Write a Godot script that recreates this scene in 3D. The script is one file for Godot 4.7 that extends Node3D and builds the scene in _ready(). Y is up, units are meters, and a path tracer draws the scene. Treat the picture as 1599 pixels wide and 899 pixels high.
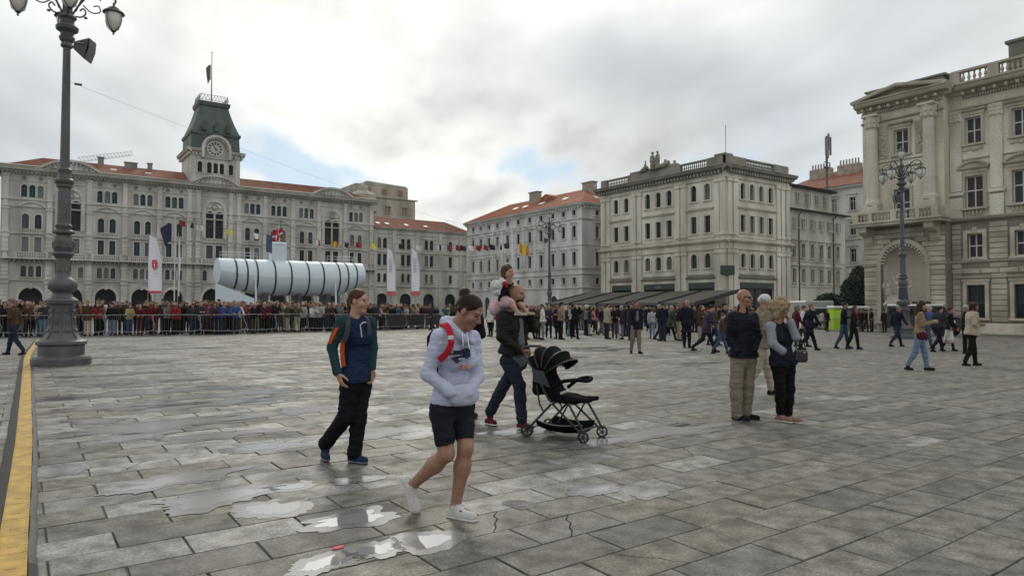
extends Node3D

# ---------------------------------------------------------------- shape helpers
class G:
	var v := PackedVector3Array()
	var n := PackedVector3Array()
	var t := PackedInt32Array()
	var uv := PackedVector2Array()
	var col := PackedColorArray()
	var c := Color.WHITE
	var xf := Transform3D.IDENTITY

	func vert(p: Vector3, q: Vector3) -> int:
		v.append(xf * p)
		n.append((xf.basis * q).normalized())
		uv.append(Vector2(p.x, p.y))
		col.append(c)
		return v.size() - 1

	func tri(a: Vector3, b: Vector3, d: Vector3) -> void:
		var q := (b - a).cross(d - a)
		var i := vert(a, q)
		vert(b, q)
		vert(d, q)
		t.append_array([i, i + 2, i + 1])

	func quad(a: Vector3, b: Vector3, d: Vector3, e: Vector3) -> void:
		var q := (d - a).cross(e - b)
		var i := vert(a, q)
		vert(b, q)
		vert(d, q)
		vert(e, q)
		t.append_array([i, i + 2, i + 1, i, i + 3, i + 2])

	func box(m: Vector3, s: Vector3, b := Basis.IDENTITY) -> void:
		var x := b.x * s.x / 2
		var y := b.y * s.y / 2
		var z := b.z * s.z / 2
		quad(m - x - y + z, m + x - y + z, m + x + y + z, m - x + y + z)
		quad(m + x - y - z, m - x - y - z, m - x + y - z, m + x + y - z)
		quad(m + x - y + z, m + x - y - z, m + x + y - z, m + x + y + z)
		quad(m - x - y - z, m - x - y + z, m - x + y + z, m - x + y - z)
		quad(m - x + y + z, m + x + y + z, m + x + y - z, m - x + y - z)
		quad(m - x - y - z, m + x - y - z, m + x - y + z, m - x - y + z)

	func span(a: Vector3, b: Vector3) -> void:
		box((a + b) / 2, (b - a).abs())

	# a box with its edges cut off
	func cbox(m: Vector3, s: Vector3, k: float, b := Basis.IDENTITY) -> void:
		var h := s / 2
		for ax in 3:
			for sg in [-1.0, 1.0]:
				var u := (ax + 1) % 3
				var w := (ax + 2) % 3
				var p := []
				for q in [[-1, -1], [1, -1], [1, 1], [-1, 1]]:
					var r := Vector3.ZERO
					r[ax] = sg * h[ax]
					r[u] = q[0] * (h[u] - k)
					r[w] = q[1] * (h[w] - k)
					p.append(m + b * r)
				if sg > 0: quad(p[0], p[1], p[2], p[3])
				else: quad(p[3], p[2], p[1], p[0])
				for s2 in [-1.0, 1.0]:
					if sg > 0 or s2 < 9:
						var a1 := Vector3.ZERO
						a1[ax] = sg * h[ax]
						a1[u] = s2 * (h[u] - k)
						var b1 := Vector3.ZERO
						b1[ax] = sg * (h[ax] - k)
						b1[u] = s2 * h[u]
						var e := Vector3.ZERO
						e[w] = h[w] - k
						if sg * s2 > 0: quad(m + b * (a1 - e), m + b * (b1 - e), m + b * (b1 + e), m + b * (a1 + e))
						else: quad(m + b * (a1 + e), m + b * (b1 + e), m + b * (b1 - e), m + b * (a1 - e))
		for i in 8:
			var sx := 1.0 if i & 1 else -1.0
			var sy := 1.0 if i & 2 else -1.0
			var sz := 1.0 if i & 4 else -1.0
			var a := m + b * Vector3(sx * h.x, sy * (h.y - k), sz * (h.z - k))
			var d := m + b * Vector3(sx * (h.x - k), sy * h.y, sz * (h.z - k))
			var e := m + b * Vector3(sx * (h.x - k), sy * (h.y - k), sz * h.z)
			if sx * sy * sz > 0: tri(a, d, e)
			else: tri(a, e, d)

	# profile of (radius, height) pairs turned about y
	func lathe(p: Array, seg := 16, smooth := false, flute := 0.0, flutes := 0) -> void:
		for k in p.size() - 1:
			var a: Vector2 = p[k]
			var b: Vector2 = p[k + 1]
			var na := Vector2(b.y - a.y, a.x - b.x)
			var nb := na
			if smooth:
				if k > 0: na = (na.normalized() + Vector2(a.y - p[k - 1].y, p[k - 1].x - a.x).normalized())
				if k < p.size() - 2: nb = (nb.normalized() + Vector2(p[k + 2].y - b.y, b.x - p[k + 2].x).normalized())
			var at := v.size()
			for i in seg + 1:
				var w := TAU * i / seg
				var m := 1.0 + (flute * cos(w * flutes) if flutes else 0.0)
				var d := Vector3(cos(w), 0, -sin(w))
				vert(d * a.x * m + Vector3(0, a.y, 0), d * na.x + Vector3(0, na.y, 0))
				vert(d * b.x * m + Vector3(0, b.y, 0), d * nb.x + Vector3(0, nb.y, 0))
			for i in seg:
				var j := at + i * 2
				t.append_array([j, j + 1, j + 2, j + 2, j + 1, j + 3])

	func tube(p: Array, r, seg := 8, cap := true) -> void:
		var at := v.size()
		var side := Vector3.ZERO
		for k in p.size():
			var d: Vector3 = (p[mini(k + 1, p.size() - 1)] - p[maxi(k - 1, 0)]).normalized()
			if side == Vector3.ZERO: side = d.cross(Vector3.UP if absf(d.y) < 0.9 else Vector3.RIGHT)
			side = (side - d * side.dot(d)).normalized()
			var up := side.cross(d)
			var rad: float = r[k] if r is Array else r
			for i in seg + 1:
				var w := TAU * i / seg
				var q := side * cos(w) + up * sin(w)
				vert(p[k] + q * rad, q)
		for k in p.size() - 1:
			for i in seg:
				var j := at + k * (seg + 1) + i
				t.append_array([j, j + 1, j + seg + 1, j + 1, j + seg + 2, j + seg + 1])
		if cap:
			for e in [0, p.size() - 1]:
				var d: Vector3 = (p[1] - p[0]).normalized() * -1.0 if e == 0 else (p[e] - p[e - 1]).normalized()
				var m := vert(p[e], d)
				for i in seg:
					var a: int = at + e * (seg + 1) + i
					var q := v.size()
					for x in [a, a + 1]:
						v.append(v[x])
						n.append(n[m])
						uv.append(uv[x])
						col.append(c)
					if e == 0: t.append_array([m, q + 1, q])
					else: t.append_array([m, q, q + 1])

	# outline in x and y, pushed from z = 0 to z = d
	func prism(poly: PackedVector2Array, d: float) -> void:
		var p := poly
		if Geometry2D.is_polygon_clockwise(p):
			p = p.duplicate()
			p.reverse()
		var f := Geometry2D.triangulate_polygon(p)
		for k in range(0, f.size(), 3):
			var a := p[f[k]]
			var b := p[f[k + 1]]
			var e := p[f[k + 2]]
			if (b - a).cross(e - a) < 0:
				var s := b
				b = e
				e = s
			tri(Vector3(a.x, a.y, d), Vector3(b.x, b.y, d), Vector3(e.x, e.y, d))
			tri(Vector3(a.x, a.y, 0), Vector3(e.x, e.y, 0), Vector3(b.x, b.y, 0))
		for k in p.size():
			var a := p[k]
			var b := p[(k + 1) % p.size()]
			quad(Vector3(a.x, a.y, 0), Vector3(b.x, b.y, 0), Vector3(b.x, b.y, d), Vector3(a.x, a.y, d))

	# a moulding: outline in (outwards, y), run along x from u0 to u1
	func mould(u0: float, u1: float, y: float, z: float, prof: Array) -> void:
		var keep := xf
		xf = keep * Transform3D(Basis(Vector3(0, 0, 1), Vector3(0, 1, 0), Vector3(-1, 0, 0)), Vector3(u1, y, z))
		prism(PackedVector2Array(prof), u1 - u0)
		xf = keep

	func grid(pts: Array, w: int, closed := false) -> void:   # rows of w points, smooth
		var h := pts.size() / w
		var at := v.size()
		for j in h:
			for i in w:
				var a: Vector3 = pts[j * w + (maxi(i - 1, 0) if not closed else (i - 1 + w) % w)]
				var b: Vector3 = pts[j * w + (mini(i + 1, w - 1) if not closed else (i + 1) % w)]
				var d: Vector3 = pts[maxi(j - 1, 0) * w + i]
				var e: Vector3 = pts[mini(j + 1, h - 1) * w + i]
				vert(pts[j * w + i], (b - a).cross(e - d))
		for j in h - 1:
			for i in (w if closed else w - 1):
				var a := at + j * w + i
				var b := at + j * w + (i + 1) % w
				t.append_array([a, b + w, b, a, a + w, b + w])

	func mesh(m: Material = null, into: ArrayMesh = null, colors := false) -> ArrayMesh:
		var out := into if into else ArrayMesh.new()
		if v.is_empty(): return out
		var a := []
		a.resize(Mesh.ARRAY_MAX)
		a[Mesh.ARRAY_VERTEX] = v
		a[Mesh.ARRAY_NORMAL] = n
		a[Mesh.ARRAY_TEX_UV] = uv
		if colors: a[Mesh.ARRAY_COLOR] = col
		a[Mesh.ARRAY_INDEX] = t
		out.add_surface_from_arrays(Mesh.PRIMITIVE_TRIANGLES, a)
		if m: out.surface_set_material(out.get_surface_count() - 1, m)
		return out

func V2(a: Array) -> Array:
	var o := []
	for k in range(0, a.size(), 2): o.append(Vector2(a[k], a[k + 1]))
	return o

var used := {}
func numbered(called: String) -> String:
	used[called] = used.get(called, -1) + 1
	return called if used[called] == 0 else "%s_%03d" % [called, used[called]]

func tag(o: Node3D, label := "", category := "", group := "", kind := "") -> Node3D:
	if label: o.set_meta("label", label)
	if category: o.set_meta("category", category)
	if group: o.set_meta("group", group)
	if kind: o.set_meta("kind", kind)
	return o

func thing(called: String, label: String, category: String, at := Vector3.ZERO, turn := 0.0, group := "") -> Node3D:
	var o := Node3D.new()
	o.name = numbered(called)
	add_child(o)
	o.position = at
	o.rotation.y = turn
	tag(o, label, category, group)
	return o

func part(called: String, g, m: Material, to: Node = null, xf := Transform3D.IDENTITY) -> MeshInstance3D:
	var o := MeshInstance3D.new()
	o.mesh = g.mesh(m) if g is G else g
	if not g is G and m: o.material_override = m
	o.transform = xf
	if to == null:
		o.name = numbered(called)
		add_child(o)
	else:
		o.name = called
		to.add_child(o, true)
		var k := 0
		if o.name != StringName(called):
			while to.has_node("%s_%03d" % [called, k + 1]): k += 1
			o.name = "%s_%03d" % [called, k + 1]
	return o

func struct(called: String, g, m: Material) -> MeshInstance3D:
	var o := part(called, g, m)
	o.set_meta("kind", "structure")
	return o

func T(x: float, y: float, z: float, ry := 0.0) -> Transform3D:
	return Transform3D(Basis(Vector3.UP, ry), Vector3(x, y, z))

func gy(x: float) -> float:   # the square falls slightly to the right
	return -0.011 * maxf(0.0, x - 12.0)

# ---------------------------------------------------------------- materials
var noises := {}
func noise_tex(key: String, freq: float, lo: Color, hi: Color, oct := 5, kind := FastNoiseLite.TYPE_SIMPLEX_SMOOTH, size := 512, mid := 0.5) -> NoiseTexture2D:
	if not noises.has(key):
		var f := FastNoiseLite.new()
		f.noise_type = kind
		f.frequency = freq
		f.fractal_octaves = oct
		f.seed = key.hash() % 1000
		var r := Gradient.new()
		r.offsets = PackedFloat32Array([0.0, mid, 1.0])
		r.colors = PackedColorArray([lo, lo.lerp(hi, 0.5), hi])
		var x := NoiseTexture2D.new()
		x.width = size
		x.height = size
		x.seamless = true
		x.noise = f
		x.color_ramp = r
		noises[key] = x
	return noises[key]

func bump_tex(key: String, freq: float, strength: float, oct := 4) -> NoiseTexture2D:
	if not noises.has(key):
		var f := FastNoiseLite.new()
		f.frequency = freq
		f.fractal_octaves = oct
		f.seed = key.hash() % 1000
		var x := NoiseTexture2D.new()
		x.width = 512
		x.height = 512
		x.seamless = true
		x.as_normal_map = true
		x.bump_strength = strength
		x.noise = f
		noises[key] = x
	return noises[key]

func lin(r: float, g: float, b: float) -> Color:
	return Color(r, g, b).linear_to_srgb()

func flat(c: Color, rough := 0.7, metal := 0.0) -> StandardMaterial3D:
	var m := StandardMaterial3D.new()
	m.albedo_color = c
	m.roughness = rough
	m.metallic = metal
	return m

func grained(c: Color, rough: float, coarse: float, fine: float, stretch := 1.0, metal := 0.0) -> StandardMaterial3D:
	var m := flat((c.srgb_to_linear() * 1.36).linear_to_srgb().clamp(), rough, metal)
	m.albedo_texture = noise_tex("coarse", 0.008, Color(0.73, 0.715, 0.69), Color(1, 1, 1))
	m.uv1_triplanar = true
	m.uv1_world_triplanar = true
	m.uv1_scale = Vector3(coarse, coarse * stretch, coarse)
	m.detail_enabled = true
	m.detail_blend_mode = BaseMaterial3D.BLEND_MODE_MUL
	m.detail_albedo = noise_tex("fine", 0.03, Color(0.80, 0.80, 0.79), Color(1, 1, 1))
	m.detail_uv_layer = BaseMaterial3D.DETAIL_UV_2
	m.uv2_triplanar = true
	m.uv2_world_triplanar = true
	m.uv2_scale = Vector3.ONE * fine
	return m

var cloths := {}
func cloth(c: Color, rough := 0.85) -> StandardMaterial3D:
	var k := c.to_html() + str(rough)
	if not cloths.has(k):
		var m := flat(c, rough)
		m.metallic_specular = 0.22
		m.normal_enabled = true
		m.normal_texture = bump_tex("weave", 0.03, 5.0)
		m.normal_scale = 0.5
		m.uv1_triplanar = true
		m.uv1_scale = Vector3.ONE * 2.5
		m.albedo_texture = noise_tex("dye", 0.02, Color(0.87, 0.87, 0.87), Color(1, 1, 1))
		cloths[k] = m
	return cloths[k]

var M := {}
func materials() -> void:
	M.muni = grained(lin(0.50, 0.49, 0.475), 0.85, 0.045, 0.5, 0.35)
	M.muni_trim = grained(lin(0.62, 0.61, 0.59), 0.8, 0.06, 0.6, 0.4)
	M.muni_dark = grained(lin(0.27, 0.26, 0.235), 0.85, 0.06, 0.6, 0.4)
	M.copper = grained(lin(0.072, 0.103, 0.088), 0.6, 0.08, 0.5, 0.3)
	M.tile_roof = grained(lin(0.27, 0.105, 0.065), 0.85, 0.12, 1.1)
	M.tile_pit = grained(lin(0.36, 0.125, 0.07), 0.85, 0.12, 1.1)
	M.wing = grained(lin(0.49, 0.50, 0.46), 0.85, 0.05, 0.5, 0.4)
	M.pit = grained(lin(0.72, 0.72, 0.73), 0.8, 0.05, 0.5, 0.4)
	M.pit_trim = grained(lin(0.73, 0.73, 0.735), 0.8, 0.05, 0.5, 0.4)
	M.duchi = grained(lin(0.72, 0.695, 0.63), 0.8, 0.06, 0.5, 0.3)
	M.duchi_trim = grained(lin(0.72, 0.69, 0.615), 0.8, 0.06, 0.5, 0.3)
	M.duchi_dark = grained(lin(0.30, 0.285, 0.25), 0.8, 0.06, 0.5, 0.3)
	M.side = grained(lin(0.62, 0.605, 0.545), 0.85, 0.05, 0.4, 0.3)
	M.lloyd = grained(lin(0.71, 0.675, 0.575), 0.8, 0.07, 0.5, 0.35)
	M.lloyd_pale = grained(lin(0.64, 0.615, 0.54), 0.8, 0.07, 0.5, 0.35)
	M.lloyd_trim = grained(lin(0.52, 0.49, 0.42), 0.8, 0.09, 0.7, 0.35)
	M.lloyd_dark = grained(lin(0.26, 0.245, 0.215), 0.8, 0.09, 0.7, 0.35)
	M.rust_a = grained(lin(0.50, 0.465, 0.405), 0.85, 0.1, 0.9)
	M.rust_b = grained(lin(0.44, 0.405, 0.345), 0.85, 0.1, 0.9)
	M.rust_c = grained(lin(0.56, 0.525, 0.455), 0.85, 0.1, 0.9)
	M.white_house = grained(lin(0.62, 0.63, 0.61), 0.85, 0.05, 0.4, 0.4)
	M.beige_house = grained(lin(0.47, 0.45, 0.39), 0.85, 0.05, 0.4, 0.4)
	M.shutter = flat(lin(0.23, 0.13, 0.10), 0.7)
	M.glass = flat(lin(0.022, 0.028, 0.033), 0.06)
	M.glass_sky = flat(lin(0.018, 0.036, 0.06), 0.12)
	M.glass_grey = flat(lin(0.045, 0.048, 0.05), 0.1)
	M.frame_dark = flat(lin(0.03, 0.03, 0.032), 0.5)
	M.frame_white = flat(lin(0.55, 0.55, 0.54), 0.5)
	M.frame_teal = flat(lin(0.05, 0.085, 0.10), 0.5)
	M.frame_stone = M.muni_trim
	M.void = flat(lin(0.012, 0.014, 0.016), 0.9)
	M.iron = grained(lin(0.095, 0.095, 0.11), 0.5, 0.5, 3.0)
	M.iron_dark = grained(lin(0.05, 0.053, 0.058), 0.5, 0.5, 3.0)
	M.lead = grained(lin(0.12, 0.125, 0.12), 0.7, 0.1, 1.0)
	M.lamp_glass = flat(lin(0.62, 0.61, 0.57), 0.3)
	M.steel = flat(lin(0.26, 0.265, 0.27), 0.45, 0.6)
	M.hull = flat(lin(0.56, 0.635, 0.70), 0.5)
	M.rib = flat(lin(0.03, 0.04, 0.055), 0.6)
	M.black = flat(lin(0.012, 0.012, 0.013), 0.5)
	M.rubber = flat(lin(0.016, 0.016, 0.017), 0.8)
	M.awning = cloth(lin(0.15, 0.145, 0.13))
	M.awning_dark = flat(lin(0.025, 0.03, 0.03), 0.8)
	M.sign_green = flat(lin(0.03, 0.045, 0.042), 0.5)
	M.leaf = flat(lin(0.016, 0.032, 0.018), 0.7)
	M.leaf2 = flat(lin(0.045, 0.075, 0.033), 0.6)
	M.bark = flat(lin(0.06, 0.045, 0.03), 0.9)
	M.white_cloth = flat(lin(0.70, 0.71, 0.76), 0.8)
	M.yellow = grained(lin(0.52, 0.325, 0.05), 0.55, 0.9, 4.0)
	M.chimney = grained(lin(0.42, 0.36, 0.30), 0.85, 0.2, 1.2)
	M.marble = grained(lin(0.45, 0.43, 0.38), 0.6, 0.4, 2.0)
	for k in ["glass", "glass_sky", "glass_grey"]: M[k].metallic_specular = 0.24
	for k in ["awning"]: M[k].cull_mode = BaseMaterial3D.CULL_DISABLED

# ---------------------------------------------------------------- sky
func toward(az: float, el: float) -> Vector3:
	return Vector3(sin(az) * cos(el), sin(el), -cos(az) * cos(el))

func sky_image() -> Image:
	var w := 1280
	var h := 640
	var im := Image.create_empty(w, h, false, Image.FORMAT_RGBF)
	var f := FastNoiseLite.new()
	f.noise_type = FastNoiseLite.TYPE_SIMPLEX_SMOOTH
	f.fractal_octaves = 5
	f.fractal_gain = 0.55
	f.frequency = 0.75
	f.seed = 11
	f.domain_warp_enabled = true
	f.domain_warp_amplitude = 0.5
	f.domain_warp_frequency = 0.9
	var g := FastNoiseLite.new()
	g.noise_type = FastNoiseLite.TYPE_SIMPLEX_SMOOTH
	g.fractal_octaves = 6
	g.fractal_gain = 0.55
	g.frequency = 1.7
	g.seed = 5
	var sun := toward(0.42, 0.36)
	# breaks between the clouds and heavier banks: azimuth, elevation, spread along and across, amount
	var breaks := [[0.74, 0.19, 0.19, 0.075, 0.85], [0.34, 0.185, 0.15, 0.04, 0.62], [0.26, 0.225, 0.06, 0.03, 0.40], [0.55, 0.13, 0.10, 0.04, 0.25], [0.05, 0.12, 0.12, 0.03, 0.3], [1.05, 0.16, 0.10, 0.05, 0.3], [2.2, 0.3, 0.4, 0.1, 0.5], [-1.6, 0.35, 0.4, 0.1, 0.5], [-2.8, 0.5, 0.4, 0.2, 0.4]]
	var banks := [[-0.04, 0.20, 0.22, 0.07, 0.42], [0.10, 0.27, 0.16, 0.05, 0.26], [0.92, 0.27, 0.24, 0.10, 0.36], [1.18, 0.38, 0.18, 0.14, 0.28], [0.76, 0.34, 0.16, 0.06, 0.22], [-0.05, 0.36, 0.10, 0.08, 0.12], [1.0, 0.18, 0.2, 0.05, 0.10], [2.8, 0.3, 0.3, 0.2, 0.3], [-1.9, 0.5, 0.4, 0.2, 0.3]]
	var ground := Color(0.20, 0.20, 0.19)
	for y in h:
		var el := PI / 2 - PI * (y + 0.5) / h
		if el < -0.03:
			im.fill_rect(Rect2i(0, y, w, h - y), ground)
			break
		for x in w:
			var az := wrapf((x + 0.5) / w * TAU, -PI, PI)   # the picture begins at -z
			var d := toward(az, el)
			var q := Vector2(d.x, d.z) / (maxf(d.y, 0.0) + 0.13)
			# streaks drawn out along one direction
			var s := Vector3((q.x * 0.40 - q.y * 0.917) * 0.34, (q.x * 0.917 + q.y * 0.40) * 0.85, 0)
			var a := f.get_noise_3dv(s)
			var b := g.get_noise_3dv(s * Vector3(1.5, 1.0, 1) + Vector3(7, 3, 0))
			var e := g.get_noise_3dv(s * Vector3(2.6, 2.4, 1) + Vector3(1, 9, 4))
			var gap := a * 0.8 - 0.34 + b * 0.25
			for k in breaks:
				var u: float = az - k[0]
				var v: float = el - k[1] + u * 0.16
				gap += k[4] * exp(-(u / k[2]) ** 2 - (v / k[3]) ** 2) * (0.95 + 1.2 * b + 0.8 * e)
			var near := d.dot(sun)
			var lum := 0.57 + 0.10 * exp((near - 1.0) / 0.04) + 0.05 * exp((near - 1.0) / 0.25) + 0.34 * b + 0.20 * a + 0.10 * e
			var dark := 0.0
			for k in banks:
				var u: float = az - k[0]
				var v: float = el - k[1] + u * 0.16
				dark += k[4] * exp(-(u / k[2]) ** 2 - (v / k[3]) ** 2) * (0.9 + 1.5 * b + 0.8 * a)
			lum *= 1.0 - 0.75 * clampf(dark, 0.0, 0.6)
			var cool := clampf(dark * 1.6 + 0.30 - 0.5 * b - 0.30 * exp((near - 1.0) / 0.06), 0.0, 1.0)
			var c := Color(lum * 1.0, lum, lum * 0.945).lerp(Color(lum * 0.94, lum, lum * 1.06), cool)
			c = c.lerp(Color(0.36, 0.48, 0.60), smoothstep(-0.05, 0.5, gap) * 0.82)
			# paler towards the horizon
			c = c.lerp(Color(0.62, 0.63, 0.62), 0.35 * exp(-maxf(el, 0.0) / 0.07))
			im.set_pixel(x, y, c)
	return im

func environment() -> void:
	var cam := Camera3D.new()
	cam.name = "camera"
	cam.fov = 45.72
	cam.near = 0.1
	cam.far = 2000.0
	add_child(cam)
	cam.position = Vector3(0, 1.55, 0)
	cam.rotation = Vector3(deg_to_rad(1.53), deg_to_rad(-35.5), 0)
	cam.current = true
	var e := Environment.new()
	e.background_mode = Environment.BG_SKY
	e.tonemap_mode = Environment.TONE_MAPPER_LINEAR
	e.tonemap_exposure = 1.54
	var s := Sky.new()
	var p := PanoramaSkyMaterial.new()
	p.panorama = ImageTexture.create_from_image(sky_image())
	s.sky_material = p
	e.sky = s
	e.background_energy_multiplier = 1.0
	e.sdfgi_enabled = true
	e.ssao_enabled = true
	e.ssil_enabled = true
	e.fog_enabled = true
	e.fog_density = 0.00012
	e.fog_light_color = Color(0.80, 0.84, 0.88)
	var we := WorldEnvironment.new()
	we.name = "air"
	we.environment = e
	add_child(we)
	var sun := DirectionalLight3D.new()
	sun.name = "sun"
	sun.light_energy = 0.22
	sun.light_color = Color(1.0, 0.97, 0.91)
	sun.light_angular_distance = 14.0
	sun.shadow_enabled = true
	add_child(sun)
	sun.look_at_from_position(toward(0.44, 0.62) * 100.0, Vector3.ZERO)

# ---------------------------------------------------------------- the square
# where water lies: x, z, half length along the courses, half width
var dips := [[1.46, -4.03, 0.18, 0.10, 0], [1.86, -4.07, 0.13, 0.11, 0], [2.17, -4.04, 0.14, 0.12, 0], [3.18, -4.34, 0.05, 0.07, 0], [3.94, -4.32, 0.18, 0.08, 0], [1.98, -4.78, 0.22, 0.10, 0], [2.40, -5.81, 0.16, 0.06, 0], [1.58, -5.33, 0.17, 0.15, 0], [1.05, -6.71, 0.36, 0.16, 0], [1.24, -5.90, 0.32, 0.17, 0], [1.98, -8.78, 0.52, 0.16, 0], [1.06, -9.23, 0.34, 0.14, 0], [0.28, -7.76, 0.13, 0.12, 0], [3.46, -10.12, 0.28, 0.25, 0], [2.14, -7.79, 0.35, 0.14, 0], [3.89, -7.48, 0.21, 0.14, 0], [4.59, -9.31, 0.24, 0.16, 0], [7.04, -6.00, 0.17, 0.10, 0], [4.21, -3.95, 0.14, 0.05, 0], [8.16, -3.81, 0.08, 0.05, 0], [0.81, -10.79, 0.32, 0.14, 0], [3.13, -11.27, 0.24, 0.15, 0], [2.06, -11.82, 0.37, 0.16, 0], [1.88, -5.90, 0.13, 0.08, 0], [5.46, -10.77, 0.23, 0.18, 0], [7.77, -12.80, 0.37, 0.23, 0]]
var rng := RandomNumberGenerator.new()
const ROW := 0.382
const LEN := 0.752

# a slab lies along x, its top edges worn; made once in a few variants
func slab_shape(k: int, cracked := false) -> Array:
	var r := RandomNumberGenerator.new()
	r.seed = 70 + k
	var l := LEN / 2 - 0.002
	var w := ROW / 2 - 0.002
	var out := []
	var corners := [Vector2(-l, w), Vector2(l, w), Vector2(l, -w), Vector2(-l, -w)]
	var ring := []
	for i in 4:
		var a: Vector2 = corners[i]
		var b: Vector2 = corners[(i + 1) % 4]
		var cnt := 4 if i % 2 == 0 else 2
		for j in cnt:
			var p := a.lerp(b, (j + (r.randf_range(-0.2, 0.2) if j else 0.0)) / cnt)
			ring.append(p - p.normalized() * r.randf_range(0.0, 0.004))
	if not cracked: return [ring]
	# a crack from one long edge to the other
	var x := r.randf_range(-0.15, 0.15)
	var path := []
	for j in 6: path.append(Vector2(x + (j - 2.5) * 0.06 * (1 if k % 2 else -1) + r.randf_range(-0.03, 0.03), w - 2 * w * j / 5.0))
	var left := []
	var right := []
	for p in path:
		left.append(p - Vector2(0.004, 0))
		right.append(p + Vector2(0.004, 0))
	right.reverse()
	return [[Vector2(-l, -w), Vector2(-l, w)] + left, [Vector2(l, w), Vector2(l, -w)] + right]

func slab_into(g: G, rings: Array) -> void:
	for ring in rings:
		var m := Vector2.ZERO
		for p in ring: m += p / ring.size()
		var n: int = ring.size()
		for i in n:
			var a: Vector2 = ring[i]
			var b: Vector2 = ring[(i + 1) % n]
			var ai: Vector2 = a - (a - m).normalized() * 0.0045
			var bi: Vector2 = b - (b - m).normalized() * 0.0045
			g.tri(Vector3(m.x, 0, -m.y), Vector3(bi.x, 0, -bi.y), Vector3(ai.x, 0, -ai.y))
			g.quad(Vector3(a.x, -0.006, -a.y), Vector3(ai.x, 0, -ai.y), Vector3(bi.x, 0, -bi.y), Vector3(b.x, -0.006, -b.y))
			g.quad(Vector3(a.x, -0.03, -a.y), Vector3(a.x, -0.006, -a.y), Vector3(b.x, -0.006, -b.y), Vector3(b.x, -0.03, -b.y))

func slab_mat(c: Color, rough: float) -> StandardMaterial3D:
	var m := grained(c, 1.0, 0.42, 1.7)
	m.albedo_texture = noise_tex("stain", 0.009, Color(0.50, 0.485, 0.45), Color(1, 1, 1), 6, FastNoiseLite.TYPE_SIMPLEX_SMOOTH, 1024, 0.42)
	m.roughness = 1.0
	m.detail_albedo = noise_tex("speckle", 0.05, Color(0.60, 0.595, 0.58), Color(1, 1, 1), 6)
	m.uv2_scale = Vector3.ONE * 1.3
	m.roughness_texture = noise_tex("wet", 0.006, Color(rough, rough, rough) * 0.62, Color(rough, rough, rough), 4)
	m.roughness_texture_channel = BaseMaterial3D.TEXTURE_CHANNEL_RED
	m.normal_enabled = true
	m.normal_texture = bump_tex("stone bump", 0.05, 3.0, 5)
	m.normal_scale = 0.22
	return m

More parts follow.
